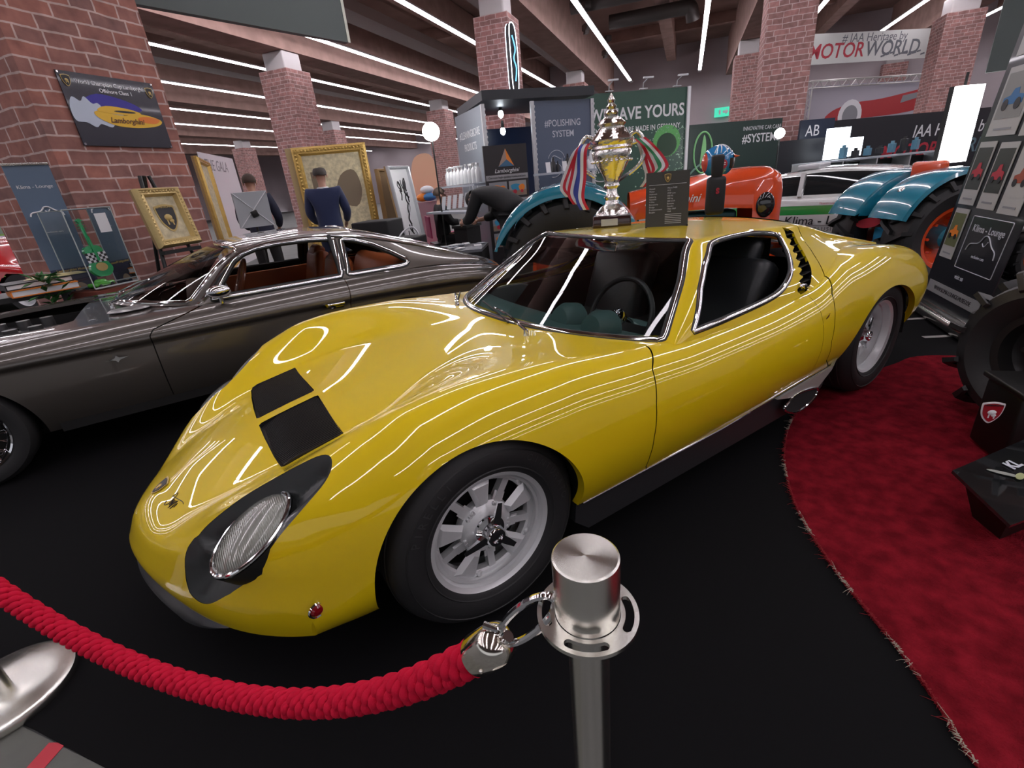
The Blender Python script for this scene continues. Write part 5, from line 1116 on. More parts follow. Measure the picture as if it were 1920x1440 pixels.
for k, (px, py, d) in enumerate(((926, 190, 7.9), (939, 214, 8.0), (943, 246, 8.2))):
    q = at(px, py, d); o = empty('pendant_lamp', q, 0, ['top pendant lamp glowing inside the booth opening', 'middle pendant lamp glowing inside the booth opening', 'lowest pendant lamp glowing inside the booth opening'][k], 'lamp', 'booth pendant lamps'); b = B(); b.sphere((0, 0, 0), .045, 14, 8, (1, 1, 1.4)); b.make('bulb', mat('bulb_glow', (.85, .93, 1), .5, emit=14), o); b = B(); b.cyl((0, 0, .05), (0, 0, .16), .03, .02, 12); b.cyl((0, 0, .16), (0, 0, max(.2, ZB-q.z+.02)), .005, n=6); b.make('socket', M_BLK, o)
def shelf(px0, py0, px1, py1, d0, d1, dep, label):
    A, C_ = at(px0, py0, d0), at(px1, py1, d1); z = (A.z+C_.z)/2; c = (A+C_)/2; an = math.atan2((C_-A).y, (C_-A).x); b = B(); b.box((0, 0, 0), ((C_-A).length, dep, .03)); o = b.make('display_shelf', mat('shelf_grey', (.40, .44, .50), .4), None, False); o.location = (c.x, c.y, z); o.rotation_euler = (0, 0, an); return tag(o, label, 'shelf'), A, C_, z, an
def bottle(x, y, z, h, m, lab, grp, trig=False, name='bottle', capm=None):
    o = empty(name, (x, y, z), random.random()*6, lab, 'bottle', grp); b = B(); r = h*.17; b.lathe([(0, 0), (r, .002), (r, h*.62), (r*.45, h*.76), (r*.38, h*.80)], 16); b.make('body', m, o); b = B(); b.cyl((0, 0, h*.79), (0, 0, h*.90), r*.42, n=12)
    if trig: b.box((r*.5, 0, h*.94), (r*1.9, r*.6, h*.10), None, .003); b.box((r*1.0, 0, h*.84), (r*.25, r*.4, h*.16), RY(.5))
    else: b.cyl((0, 0, h*.90), (0, 0, h), r*.3, n=10)
    b.make('cap', capm or m, o); return o
sh1, A, C_, zs, an = shelf(1006, 327, 1122, 318, 7.27, 7.57, .26, 'grey shelf on the right booth panel carrying dark bottles')
xd = (C_-A).normalized(); A0 = Vector((A.x, A.y, zs+.015)); Ls = (C_-A).length; random.seed(8)
for k, (t, h, mm) in enumerate(((.27, .22, M_W2), (.34, .16, M_W2), (.50, .25, M_W2), (.575, .20, M_W2), (.74, .24, M_W2), (.83, .20, PROF), (.875, .27, WHT))): q = A0+xd*Ls*t; bottle(q.x, q.y, q.z, h, mm, ['dark' if mm is M_W2 else ('silver' if mm is PROF else 'white')][0]+' care bottle on the right booth shelf', 'care bottles on the right booth shelf' if mm is M_W2 else None)
for k, t in enumerate((.17, .43, .67, .95)):
    q = A0+xd*Ls*t-nb*.05; b = B(); b.box((0, 0, .075), (.075, .004, .15), RX(-.2)); o = b.make('leaflet_card', WHT, None, False); o.location = q; o.rotation_euler = (0, 0, an); tag(o, 'white leaflet card standing on the right booth shelf', 'leaflet', 'cards on the booth shelf')
sh2, A, C_, zs, an = shelf(838, 352, 905, 344, 8.0, 7.0, .28, 'pale shelf on the left booth panel carrying spray bottles'); xd = (C_-A).normalized(); A0 = Vector((A.x, A.y, zs+.015)); Ls = (C_-A).length
for k in range(9): q = A0+xd*Ls*(.08+.105*k); bottle(q.x, q.y, q.z, .27+.01*(k % 2), mat('bottle_silver', (.60, .62, .64), .35, .3), 'silver-white spray bottle in the row on the left booth shelf', 'spray bottles on the left booth shelf', True)
sh3, A, C_, zs, an = shelf(815, 402, 885, 393, 7.8, 7.0, .3, 'lower pale counter shelf below the spray bottles'); xd = (C_-A).normalized(); A0 = Vector((A.x, A.y, zs+.015)); Ls = (C_-A).length
for k in range(5):
    q = A0+xd*Ls*(.30+.15*k); b = B(); b.box((0, 0, .10), (.10, .006, .20), RX(-.25)); o = b.make('leaflet_card', mat('card_grey', (.5, .52, .56), .4), None, False); o.location = q; o.rotation_euler = (0, 0, an); tag(o, 'leaning pale card in the row on the lower counter', 'leaflet', 'leaning cards on the lower counter')
# tall black board of tractor photographs
A, C_ = at(907, 300, 6.7), at(988, 297, 6.9); zt = at(945, 272, 6.8).z; o, F_, L, H = board('photo_board', A, C_, .0, zt, mat('board_black', (.02, .018, .02), .4), None, .03, 0, 'tall black board with a triangle sign and rows of tractor photos', 'display board')
top = H; tri = [(-.12, -.12), (0, .12), (.12, -.12)]; b = B(T(0, top-.17, .003)); b.m = 0; b.prism([(-.12, -.11), (0, .12), (.01, -.02)], .004); b.m = 1; b.prism([(.01, -.02), (0, .12), (.12, -.11)], .005); b.m = 2; b.prism([(-.12, -.11), (.01, -.02), (.12, -.11)], .006); b.make('triangle_sign', [mat('tri_grey', (.35, .25, .2), .5), ORG, mat('tri_blue', (.05, .14, .24), .5)], o, False)
text('Lamborghini', .075, T(0, top-.335, .003), WHT, o, shear=.35); patch('strip', 0, top-.42, L*.98, .07, mat('strip_grey', (.30, .30, .31), .5), o); text('German high quality restaurations', .042, T(0, top-.42, .009), M_W2, o)
blu2 = mat('tractor_blue_print', (.03, .25, .42), .5)
for k in range(8):
    cx, cy = ((k % 2)-.5)*L*.46, top-.58-.235*(k//2); ph = patch('photo', cx, cy, L*.41, .20, [GRYP, mat('print_shed', (.30, .30, .30), .6)][k % 2], o); patch('photo_ground', cx, cy-.06, L*.41, .07, mat('print_earth', (.25, .18, .13), .6), ph, .008, .001); patch('photo_tractor', cx-.02, cy+.01, 0, 0, blu2 if k % 3 else ORG, ph, .010, .001, smooth2([(-.09, .03), (0, .05), (.07, .02), (.06, -.03), (-.05, -.04)], 3)); patch('photo_tractor', cx+.05, cy, 0, 0, ORG, ph, .012, .001, smooth2([(-.04, .02), (.03, .05), (.06, .0), (.0, -.05)], 3)); patch('photo_wheel', cx-.05, cy-.045, 0, 0, RD, ph, .0125, .001, blob(.03, .03)); patch('photo_wheel', cx+.06, cy-.045, 0, 0, RD, ph, .0125, .001, blob(.022, .022))
# lit sign on the column behind the booth
sg = onp(962, 120, hall(14.98, 4.81), -AX); sgn = empty('lit_sign', hall(14.6, 4.62, 3.9), HALL_ROT, 'curved black sign with glowing white edges on the column above the booth', 'illuminated sign'); b = B(); P = [(-.05, -1.0), (-.05, 1.15), (.30, 1.15), (.36, .5), (.30, -.5), (.18, -1.0)]
tl_, bl_ = onp(946, 52, hall(14.9, 4.8), -AX), onp(962, 172, hall(14.9, 4.8), -AX); zc = (tl_.z+bl_.z)/2; hh = (tl_.z-bl_.z)/2; pc = (tl_+bl_)/2; sgn.location = (pc.x, pc.y, zc)
Ms = frame((0, 0, 0), (.75, -.66, 0), y=(0, 0, 1)); out_ = smooth2([(-.03, -hh), (-.05, 0), (-.03, hh), (.12, hh*.98), (.17, .3*hh), (.16, -.5*hh), (.12, -hh)], 4); b = B(Ms); b.prism(out_, .20); b.make('sign_body', M_BLK, sgn, sharp=40); b = B(Ms); 
for z in (0, .2): b.tube([(x, y, z) for x, y in out_], .012, 6, closed=True)
b.make('glow_edge', mat('sign_glow', (.75, .85, 1), .5, emit=3.5), sgn); b = B(Ms); b.tube(spline([(.03, hh*.7, .21), (.10, hh*.3, .21), (.04, 0, .21), (.10, -.3*hh, .21), (.05, -.7*hh, .21)], 6), .016, 6); b.make('glow_letters', mat('sign_blue', (.15, .5, .9), .5, emit=1.5), sgn)
# ---- green and dark car-care walls
gd = mat('wall_green', (.035, .09, .065), .4)
A, C_ = at(1100, 250, 9.6), at(1287, 250, 9.9); zt = at(1195, 174, 9.75).z; o, F_, L, H = board('green_banner_wall', A, C_, 0, zt, gd, None, .08, 0, 'dark green banner wall with big white lettering and water drops', 'banner wall')
text('WE SAVE YOURS', .31, T(.0, H-.40, .003), WHT, o, sx=.86, off=.006); text('PREMIUM CAR CARE MADE IN GERMANY', .135, T(-.07, H-.68, .003), WHT, o, sx=.80, off=.001)
b = B(T(-L*.36, H-1.25, .004)); b.tube([(.36*math.cos(a), .36*math.sin(a), 0) for a in [2*math.pi*k/48 for k in range(48)]], .012, 6, closed=True); b.make('logo_ring', WHT, o); text('SF', .36, T(-L*.36, H-1.17, .004), WHT, o, sx=.8); text('SERVFACES', .10, T(-L*.36, H-1.42, .004), WHT, o)
b = B(); random.seed(6)
for k in range(420):
    x = L*.5-abs(random.gauss(0, .55)); y = H-.7-random.random()*1.9
    if -.1 < x < L*.49: s_ = random.uniform(.006, .018); b.prism([(x+a*s_, y+c*s_) for a, c in blob(1, 1, 6)], .006)
dr = b.make('water_drops', mat('drop_green', (.35, .55, .42), .3), o, False); dr['kind'] = 'stuff'
patch('printed_wheel', L*.30, H-1.02, 0, 0, mat('print_dkgreen', (.01, .05, .02), .5), o, .007, .003, blob(.22, .22)); patch('printed_glow', L*.30, H-.95, 0, 0, mat('print_lime', (.12, .42, .12), .6), o, .004, .002, blob(.30, .30)); b = B(); b.box((L/2, H/2, 0), (.06, H, .1)); b.make('edge_profile', WHT, o, False)
for k, x in enumerate((-.28, .05, .38)):
    b = B(T(x*L, H, 0)); b.box((0, .02, .02), (.16, .015, .05)); b.tube([(0, 0, 0), (0, .12, .02), (0, .16, .22)], .010, 6); b.box((0, .17, .25), (.20, .03, .05)); b.make('clip_spotlight', PROF, o)
A, C_ = at(1292, 270, 10.1), at(1462, 270, 10.6); zt = at(1375, 229, 10.3).z; o, F_, L, H = board('dark_banner_wall', A, C_, 0, zt, mat('wall_darkgreen', (.018, .04, .034), .4), None, .08, 0, 'dark banner wall with a faint green outline and a white hashtag line', 'banner wall')
text('INNOVATIVE CAR CARE', .11, T(L*.28, H-.16, .003), WHT, o, sx=.8); text('#SYSTEMS', .24, T(L*.28, H-.36, .003), WHT, o, sx=.9, off=.003); b = B(T(-L*.35, H-.55, .004)); b.tube([(.22*math.cos(a), .40*math.sin(a), 0) for a in [2*math.pi*k/30 for k in range(30)]], .02, 6, closed=True); b.make('green_ring', mat('print_mint', (.25, .60, .25), .5), o); patch('figure', -L*.35, H-.5, 0, 0, mat('print_mint', (0, 0, 0)), o, .004, .003, smooth2([(-.06, -.3), (.0, .28), (.07, .1), (.05, -.3)], 4)); b = B(T(-L*.45, H-1.2, .004)); b.tube(spline([(.3, .5, 0), (-.1, .2, 0), (-.1, -.2, 0), (.4, -.5, 0)], 8), .02, 6); b.make('pale_outline', mat('print_mist', (.15, .28, .22), .6), o)
# black wall with initials and heritage wall
A, C_ = at(1497, 270, 11.5), at(1560, 262, 11.6); zt = at(1535, 224, 11.55).z; o, F_, L, H = board('initials_board', A, C_, 0, zt, mat('initials_blue', (.012, .022, .045), .4), None, .06, 0, 'dark blue board with large white initials beside the bright screen', 'display board'); text('AB', .34, T(-.12, H-.25, .003), WHT, o, sx=.9); text('MUSEUM MOBILE', .07, T(-.12, H-.46, .003), WHT, o, sx=.8)
A, C_ = at(1440, 300, 11.2), at(1570, 290, 11.4); zt = at(1500, 262, 11.3).z; o, F_, L, H = board('black_partition', A, C_, 0, zt, mat('partition', (.010, .011, .016), .5), None, .06, 0, 'low black partition beneath the starry lamp', 'partition')
A, C_ = at(1562, 262, 12.5), at(1850, 236, 13.2); zt = at(1690, 216, 12.8).z; o, F_, L, H = board('heritage_wall', A, C_, 0, zt, mat('heritage_black', (.012, .013, .018), .4), None, .08, 0, 'long black wall with white and red exhibition lettering behind the goods shelf', 'banner wall'); text('IAA Heritage by', .42, T(L*.26, H-.45, .003), WHT, o, shear=.15, sx=.9, off=.003); 
text('MOTOR', .50, T(L*.19, H-.92, .003), RD, o, align='RIGHT', shear=.2, sx=1.0, off=.008); text('WORLD', .50, T(L*.20, H-.92, .003), mat('letter_slate', (.12, .20, .24), .5), o, align='LEFT', shear=.2, sx=1.0, off=.008)
M_SCR = mat('screen_glow', (.85, .92, 1), .5, emit=3.2)
for k, (x0, y0, x1, y1) in enumerate(((1549, 240, 1592, 298), (1585, 258, 1617, 292))):
    A, C_ = at(x0, (y0+y1)/2, 10.9-.1*k), at(x1, (y0+y1)/2-3, 10.9-.1*k); z1, z0 = at((x0+x1)/2, y0, 10.9).z, at((x0+x1)/2, y1, 10.9).z; o, F_, L, H = board('bright_screen', A, C_, z0, z1, M_SCR, None, .05, 0, ['larger glowing white screen beside the initials board', 'smaller glowing white screen overlapping the larger one'][k], 'screen', 'glowing screens'); b = B(); b.cyl((0, 0, -.09), (0, -z0, -.09), .03, n=8); b.box((0, -z0+.015, -.09), (.4, .3, .03)); b.box((0, (z1-z0)/2, -.075), (.3, .3, .05)); b.make('screen_stand', M_BLK, o)
# goods shelf
gs, A, C_, zs, an = shelf(1500, 312, 1752, 280, 9.5, 10.0, .45, 'long glass-topped goods counter in front of the heritage wall'); xd = (C_-A).normalized(); L = (C_-A).length; b = B(); 
for t in (.0, .25, .5, .75, 1.0): q = Vector((-L/2+L*t, 0, -.25)); b.box(q, (.03, .4, .5))
b.box((0, 0, -.5), (L, .45, .03)); b.make('counter_frame', PROF, gs, False); b = B(); b.box((0, .2, -.7), (L, .03, 1.3)); b.make('counter_back', M_BLK, gs, False); A0 = Vector((A.x, A.y, zs)); random.seed(9)
mc = [mat('goods_brown', (.20, .08, .05), .4), mat('goods_blue', (.10, .25, .35), .3), mat('goods_pale', (.5, .55, .6), .3), M_W2]
for k in range(14):
    q = A0+xd*L*(.05+.068*k)-Vector((0, 0, .47)); b = B(); r = random.uniform(.05, .08); b.lathe([(0, 0), (r, 0), (r*1.1, .05), (r*.9, .16), (r*.5, .22), (0, .23)], 14); o = b.make('cup', mc[k % 3], None); o.location = q; tag(o, ['brown', 'blue', 'pale'][k % 3]+' rounded cup on the lower level of the goods counter', 'cup', ['brown', 'blue', 'pale'][k % 3]+' cups inside the goods counter')
for k in range(7):
    q = A0+xd*L*(.30+.09*k)+Vector((0, 0, .015)); h = random.uniform(.10, .24); b = B(); b.box((0, 0, h/2), (.14, .10, h), None, .01); b.box((0, 0, h+.02), (.05, .05, .05)); o = b.make('packaged_goods', mc[(k*2+1) % 4], None, False); o.location = q; tag(o, ['pale blue', 'black', 'pale blue', 'black', 'pale blue', 'black', 'pale blue'][k]+' packaged item standing on the goods counter', 'package', 'packages on the goods counter %s' % ('blue' if k % 2 == 0 else 'black'))
# truss with a red car picture and a hanging banner
A, C_ = at(1516, 200, 24), at(1775, 165, 25.5); z1, z0 = at(1640, 156, 24.7).z, at(1640, 240, 24.7).z; o, F_, L, H = board('red_car_picture', A, C_, z0, z1, mat('print_lilac', (.42, .40, .46), .6), None, .08, 0, 'huge hanging picture of a red streamlined car held in a truss', 'hanging picture')
patch('printed_car', .04*L, H*.52, 0, 0, mat('print_car_red', (.42, .03, .035), .5), o, .004, .01, smooth2([(-.40*L, -.26*H), (-.37*L, -.06*H), (-.22*L, .08*H), (-.02*L, .13*H), (.30*L, .30*H), (.46*L, .36*H), (.46*L, .02*H), (.2*L, -.20*H), (-.12*L, -.26*H)], 4)); patch('printed_grille', .22*L, H*.62, 0, 0, GRYP, o, .016, .004, [(-.06*L, -.10*H), (.10*L, .02*H), (.12*L, .14*H), (-.05*L, .06*H)]); patch('printed_tyre', -.20*L, H*.33, 0, 0, WHT, o, .016, .005, blob(.085*L, .085*L)); patch('printed_hub', -.20*L, H*.33, 0, 0, GRYP, o, .022, .004, blob(.055*L, .055*L)); patch('printed_floor', 0, H*.07, L, H*.14, mat('print_floor', (.35, .35, .38), .6), o, .012)
tr_ = B(); S2 = .32
for y in (-.02, H+.05):
    for dy in (0, S2):
        for dz in (0, S2): tr_.cyl((-L/2-.3, y+dy-S2/2, dz-.1), (L/2+.3, y+dy-S2/2, dz-.1), .03, n=6)
    n = 34
    for k in range(n): x0 = -L/2-.3+(L+.6)*k/n; x1 = x0+(L+.6)/n; tr_.cyl((x0, y-S2/2 if k % 2 else y+S2/2, .22), (x1, y+S2/2 if k % 2 else y-S2/2, .22), .018, n=5)
for y in (0,):
    for dz in (0, S2):
        for dx in (0, S2): tr_.cyl((-L/2-.45+dx, -.2, dz-.1), (-L/2-.45+dx, H+.2, dz-.1), .03, n=6)
    for k in range(9): tr_.cyl((-L/2-.45+(k % 2)*S2, H*k/9, .22), (-L/2-.45+((k+1) % 2)*S2, H*(k+1)/9, .22), .018, n=5)
tr_.make('truss', mat('truss_alloy', (.55, .54, .52), .4, .6), o)
A, C_ = at(1523, 95, 19), at(1778, 72, 20); z1, z0 = at(1650, 60, 19.5).z, at(1650, 112, 19.5).z; o, F_, L, H = board('hanging_banner', A, C_, z0, z1, mat('banner_white', (.60, .62, .60), .7, bump=.6, bscale=3), None, .03, 0, 'white exhibition banner hung high between two brick columns', 'hanging banner'); text('# IAA Heritage by', .42, T(-.06*L, H*.80, .003), mat('letter_grey', (.12, .13, .15), .5), o, shear=.1); text('MOTOR', .72, T(-.13*L, H*.40, .003), RD, o, align='RIGHT', shear=.15, sx=1.0, off=.01); text('WORLD', .72, T(-.12*L, H*.40, .003), mat('letter_grey', (0, 0, 0)), o, align='LEFT', shear=.15, sx=1.0, off=.01)
b = B(); 
for k in range(10): b.box((.02*L+k*.22, H*.16+.05*(k % 3), .004), (.20, .06, .004), RZ(.2))
b.make('printed_flag', mat('letter_grey', (0, 0, 0)), o, False)
ex = at(1355, 210, 17); b = B(); b.box((0, 0, 0), (.45, .06, .24)); o = b.make('exit_sign', mat('exit_green', (.05, .55, .35), .4, emit=.8), None, False); o.location = ex; o.rotation_euler = (0, 0, HALL_ROT-math.pi/2); tag(o, 'small green emergency exit sign on the white back wall', 'exit sign'); b = B(); b.box((-.08, -.035, .0), (.05, .008, .12)); b.prism([(.0, -.03), (.08, -.03), (.08, -.07), (.16, .0), (.08, .07), (.08, .03), (.0, .03)], .006, frame((0, -.033, 0), (1, 0, 0), y=(0, 0, 1))); b.make('pictogram', WHT, o, False)
o_ = hall(37.7, (ex-CAM).dot(EX)*(37.6/(ex-CAM).dot(AX)), 0); t_ = 37.6/(ex-CAM).dot(AX); o.location = CAM+(ex-CAM)*t_; o.scale = (2.2,)*3
# dark overhead banner at the top left
zb_ = 3.6; A, C_ = atz(150, -12, zb_), atz(655, 80, zb_); o, F_, L, H = board('overhead_banner', A, C_, zb_, zb_+2.2, mat('overhead_grey', (.085, .105, .10), .6), None, .10, 0, 'large dark grey-green banner edge hanging overhead at the top left', 'hanging banner'); b = B(); b.box((L/2, H/2, -.05), (.05, H, .11)); b.make('pale_edge', mat('edge_cream', (.6, .62, .52), .5), o, False)
# ---- lamps on stands
def stand_lamp(px, py, d, r, e, label, lean=(0, 0)):
    q = at(px, py, d); o = empty('lamp_on_stand', (q.x, q.y, 0), 0, label, 'lamp'); b = B(); b.sphere((0, 0, q.z), r, 24, 14); b.make('lamp_globe', mat('globe_%d' % int(e), (1, .97, .95), .5, emit=e), o); b = B(); b.cyl((0, 0, .0), (0, 0, q.z-r), .012, n=8)
    for a in (0, 2.1, 4.2): b.cyl((0, 0, .5), (.25*math.cos(a), .25*math.sin(a), .01), .010, n=6)
    b.make('stand', M_BLK, o); return o
stand_lamp(808, 247, 7.0, .125, 40, 'bright round lamp on a thin black stand left of the booth'); stand_lamp(1462, 250, 8.6, .085, 60, 'small star-bright lamp on a stand above the white and green car')
# ---- big frames and pictures
def art_blocks(o, L, H, fw):
    m = mat('taupe_print', (.20, .155, .105), .8); patch('print', -L*.24, H*.62, L*.16, H*.40, m, o, .010, .003); patch('print', L*.14, H*.68, 0, 0, m, o, .010, .003, smooth2([(-.16*L, -.06*H), (-.06*L, .10*H), (.14*L, .13*H), (.20*L, -.02*H), (.08*L, -.14*H)], 4)); patch('print', L*.18, H*.30, L*.36, H*.10, m, o, .010, .003, None, -.25); patch('print', L*.06, H*.18, L*.34, H*.07, m, o, .010, .003, None, .2)
A, C_ = at(572, 330, 7.6), at(716, 370, 7.3); Az = at(545, 275, 7.6).z; lf, L, H = framed('abstract_picture', (at(548, 290, 7.7).x, at(548, 290, 7.7).y), (at(688, 290, 7.9).x, at(688, 290, 7.9).y), 0, at(615, 273, 7.8).z, .0, 'big cream picture with taupe blocks in an ornate gold frame', art_blocks, .13)
b = B(); b.box((-L*.52, H*.5, -.16), (.16, H*1.0, .30)); b.make('crate_side', mat('pale_wood', (.48, .36, .18), .6), lf, False)
A, C_ = at(368, 330, 7.3), at(386, 330, 7.9); fr_, L, H = framed('edge_on_picture', (at(364, 300, 6.6).x, at(364, 300, 6.6).y), (at(384, 300, 7.6).x, at(384, 300, 7.6).y), .4, at(370, 296, 6.9).z, 0, 'tall gold-edged picture seen almost edge on beside the brick column', lambda o, L, H, fw: None, .08)
def art_strokes(o, L, H, fw):
    b = B(T(0, H*.5, .008)); random.seed(2)
    for k in range(16): x = random.uniform(-.2, .2)*L; y = random.uniform(-.35, .38)*H; b.tube(spline([(x, y, 0), (x+random.uniform(-.1, .1)*L, y-.06*H, 0), (x+random.uniform(-.12, .12)*L, y-.13*H, 0)], 5), random.uniform(.006, .02), 5)
    b.make('brush_strokes', M_W2, o)
wp, L, H = framed('white_picture', (at(736, 320, 7.6).x, at(736, 320, 7.6).y), (at(775, 320, 8.2).x, at(775, 320, 8.2).y), .45, at(752, 310, 7.8).z, .10, 'pale silver-framed picture with loose black strokes, leaning', art_strokes, .05, mat('silver_frame', (.6, .62, .65), .35, .6), inner=WHT)
bp_, L, H = framed('wooden_backed_picture', (at(706, 330, 8.3).x, at(706, 330, 8.3).y), (at(742, 330, 8.7).x, at(742, 330, 8.7).y), 0, at(722, 312, 7.7).z, 0, 'bare wooden back of a picture standing left of the silver-framed one', lambda o, L, H, fw: None, .05, BRN, inner=mat('back_board', (.25, .17, .09), .7))
# pale board with crossed straps
A, C_ = at(440, 372, 5.3), at(503, 362, 5.5); o, F_, L, H = board('strapped_board', (at(442, 395, 5.3).x, at(442, 395, 5.3).y), (at(505, 388, 5.5).x, at(505, 388, 5.5).y), at(470, 427, 5.4).z, at(470, 360, 5.4).z, mat('board_grey', (.42, .44, .46), .6), None, .03, -.1, 'pale grey board seen from the back with crossed straps and a black clamp', 'board'); b = B(T(0, H/2, .004)); b.cyl((-L/2, H/2, 0), (L/2, -H/2, 0), .005, n=6); b.cyl((-L/2, -H/2, 0), (L/2, H/2, 0), .005, n=6); b.make('straps', WHT, o); b = B(T(0, H*.38, .012)); b.box((0, 0, 0), (.07, .07, .03), RZ(.3), .008); b.make('clamp', M_BLK, o)
sp = o.matrix_world @ Vector((0, 0, -.03)); st = empty('board_stand', (sp.x, sp.y, 0), 0, 'thin black stand carrying the pale strapped board', 'stand'); b = B(); b.cyl((0, .03, .0), (0, .03, sp.z+H*.5), .012, n=8); b.box((0, 0, .01), (.5, .35, .02)); b.make('stand_frame', M_BLK, st)
# hall furniture at mid distance
ft = at(862, 464, 5.75); ftz = ft.z; tbl = empty('leaflet_table', (ft.x, ft.y, 0), .9, 'low table draped in black cloth and spread with leaflets', 'table'); b = B(); b.box((0, 0, ftz-.015), (.62, .62, .03)); b.make('table_top', mat('table_grey', (.16, .17, .19), .4), tbl, False); b = B(); n = 60; rows = []
for j in range(6):
    z = ftz-.03-(ftz-.05)*j/5; row = []
    for k in range(n+1):
        a = 2*math.pi*k/n; q = max(abs(math.cos(a)), abs(math.sin(a))); w_ = .312+.02*j/5+.012*math.sin(k*1.9)*j/5; row.append((w_*math.cos(a)/q, w_*math.sin(a)/q, z))
    rows.append(row)
b.grid(rows); b.make('table_cloth', BLKC, tbl); random.seed(12)
for k in range(16):
    x, y = random.uniform(-.26, .26), random.uniform(-.26, .26); w_ = Matrix.Rotation(.9, 4, 'Z') @ Vector((x, y, 0)); h = .004 if k > 3 else .035; b = B(); b.box((0, 0, h/2), (.12, .085, h)); o = b.make('leaflet' if k > 3 else 'leaflet_stack', [mat('leaf_grey', (.40, .42, .46), .5), WHT, mat('leaf_slate', (.15, .17, .2), .5)][k % 3], None, False); o.location = (ft.x+w_.x, ft.y+w_.y, ftz+.0005+(.0045*(k-3) if k > 3 else 0)*.5); o.rotation_euler = (0, 0, random.random()*3); tag(o, ['grey', 'white', 'slate'][k % 3]+(' leaflet lying flat on the black draped table' if k > 3 else ' stack of leaflets on the black draped table'), 'leaflet', 'leaflets on the draped table %d' % (k % 3 if k > 3 else 10))
A, C_ = at(880, 482, 4.75), at(880, 482, 4.75); o, F_, L, H = board('gold_frame_front', (at(822, 480, 5.3).x, at(822, 480, 5.3).y), (at(878, 474, 5.1).x, at(878, 474, 5.1).y), .14, .50, GOLD, None, .02, 0, 'ornate gold frame leaning against the draped table', 'picture frame')
patch('inner', 0, H/2, L*.8, H*.6, M_W2, o)
for (px, py, d, w_, lab) in ((712, 440, 6.3, .5, 'tall black draped block behind the rear window of the grey car'), (768, 470, 5.6, .35, 'black draped block under the curled white wire object'), (985, 428, 6.3, .45, 'black draped counter with red bottles at the foot of the photo board')):
    q = at(px, py, d); zt_ = at(px, py-28, d).z; b = B(); b.box((0, 0, zt_/2), (w_, w_, zt_), None, .02); o = b.make('draped_block', BLKC, None); o.location = (q.x, q.y, 0); o.rotation_euler = (0, 0, .8); tag(o, lab, 'draped counter')
    if px == 985:
        for k in range(8): bottle(q.x-.22+.06*k, q.y-.16+.04*(k % 2)+.02*k, zt_, .14, RD, 'small red bottle on the black counter below the tractor photos', 'red bottles on the counter')
q = at(762, 445, 5.55); b = B(T(q.x, q.y, q.z)); b.tube(spline([(-.18, 0, -.12), (-.05, 0, .05), (.10, .02, .10), (.16, 0, -.02), (.05, 0, -.16), (-.1, 0, -.22)], 8), .010, 8); b.tube(spline([(-.2, .05, -.1), (.0, .05, -.06), (.15, .05, -.03)], 6), .012, 8); b.tube([(0, 0, -.25), (.02, 0, -.05)], .008, 6); o = b.make('wire_sculpture', mat('wire_white', (.6, .62, .65), .3, .5)); tag(o, 'curled white wire object standing on the black draped block', 'sculpture')
# seated corner: chair, small table, pink floor
ch = empty('director_chair', (ps.x, ps.y, 0), face_to(ps, at(900, 395, 8.2)), 'dark folding chair with a magenta side under the seated person', 'chair'); b = B(); b.box((0, .0, .42), (.46, .44, .03)); b.make('seat', M_BLK, ch, False); b = B(); b.box((0, -.24, .70), (.46, .02, .34)); b.make('backrest', mat('magenta_cloth', (.30, .01, .08), .6), ch, False)
for sx in (-.22, .22):
    for sy in (-.21, .21): b = B(); b.cyl((sx, sy, 0), (sx, sy, .42), .014, n=8); b.make('leg', M_BLK, ch)
q = at(874, 413, 7.6); t2 = empty('side_table', (q.x, q.y, 0), .5, 'small black table with white cups in front of the seated person', 'table'); b = B(); b.box((0, 0, .70), (.45, .28, .04)); b.make('table_top', M_BLK, t2, False); b = B(); b.box((0, 0, .35), (.4, .24, .66)); b.make('table_body', BLKC, t2, False)
for k in range(4): b = B(); b.lathe([(0, 0), (.03, 0), (.038, .09), (.034, .09)], 14); o = b.make('white_cup', WHT); o.location = (q.x-.12+.09*k, q.y-.05+.02*k, .72); tag(o, 'small white cup on the black side table', 'cup', 'cups on the side table')
pk = [atz(800, 462, 0), atz(880, 440, 0), atz(900, 420, 0), atz(790, 440, 0)]; pk = [(p_.x, p_.y) for p_ in pk]; a_, b2_ = at(795, 447, 9), at(845, 437, 9.3)
o = flat('pink_carpet', [(2.6, 9.0), (6.5, 8.4), (8.5, 12.0), (4.0, 13.5)], -.0095, mat('pink_pile', (.65, .03, .16), .9), .004); tag(o, 'bright pink carpet strip on the floor beyond the draped table', 'carpet')
A, C_ = at(780, 400, 11), at(828, 392, 11.5); o, F_, L, H = board('mauve_counter', A, C_, 0, at(805, 378, 11.2).z, mat('counter_mauve', (.32, .18, .21), .5), None, .5, 0, 'mauve wooden counter beyond the seated person', 'counter')
A, C_ = at(785, 350, 12), at(835, 345, 12.3); 
for k, (px, py, mm, nm) in enumerate(((793, 366, ORG, 'orange'), (806, 371, BLU, 'blue'), (800, 352, WHT, 'white'))): q = at(px, py, 11.2); b = B(); b.sphere((0, 0, .1), .13, 14, 8, (1.3, 1, .7)); o = b.make('counter_toy', mm); o.location = (q.x, q.y, at(805, 378, 11.2).z+(.0 if k < 2 else .16)); tag(o, nm+' rounded item on the mauve counter', 'display item')
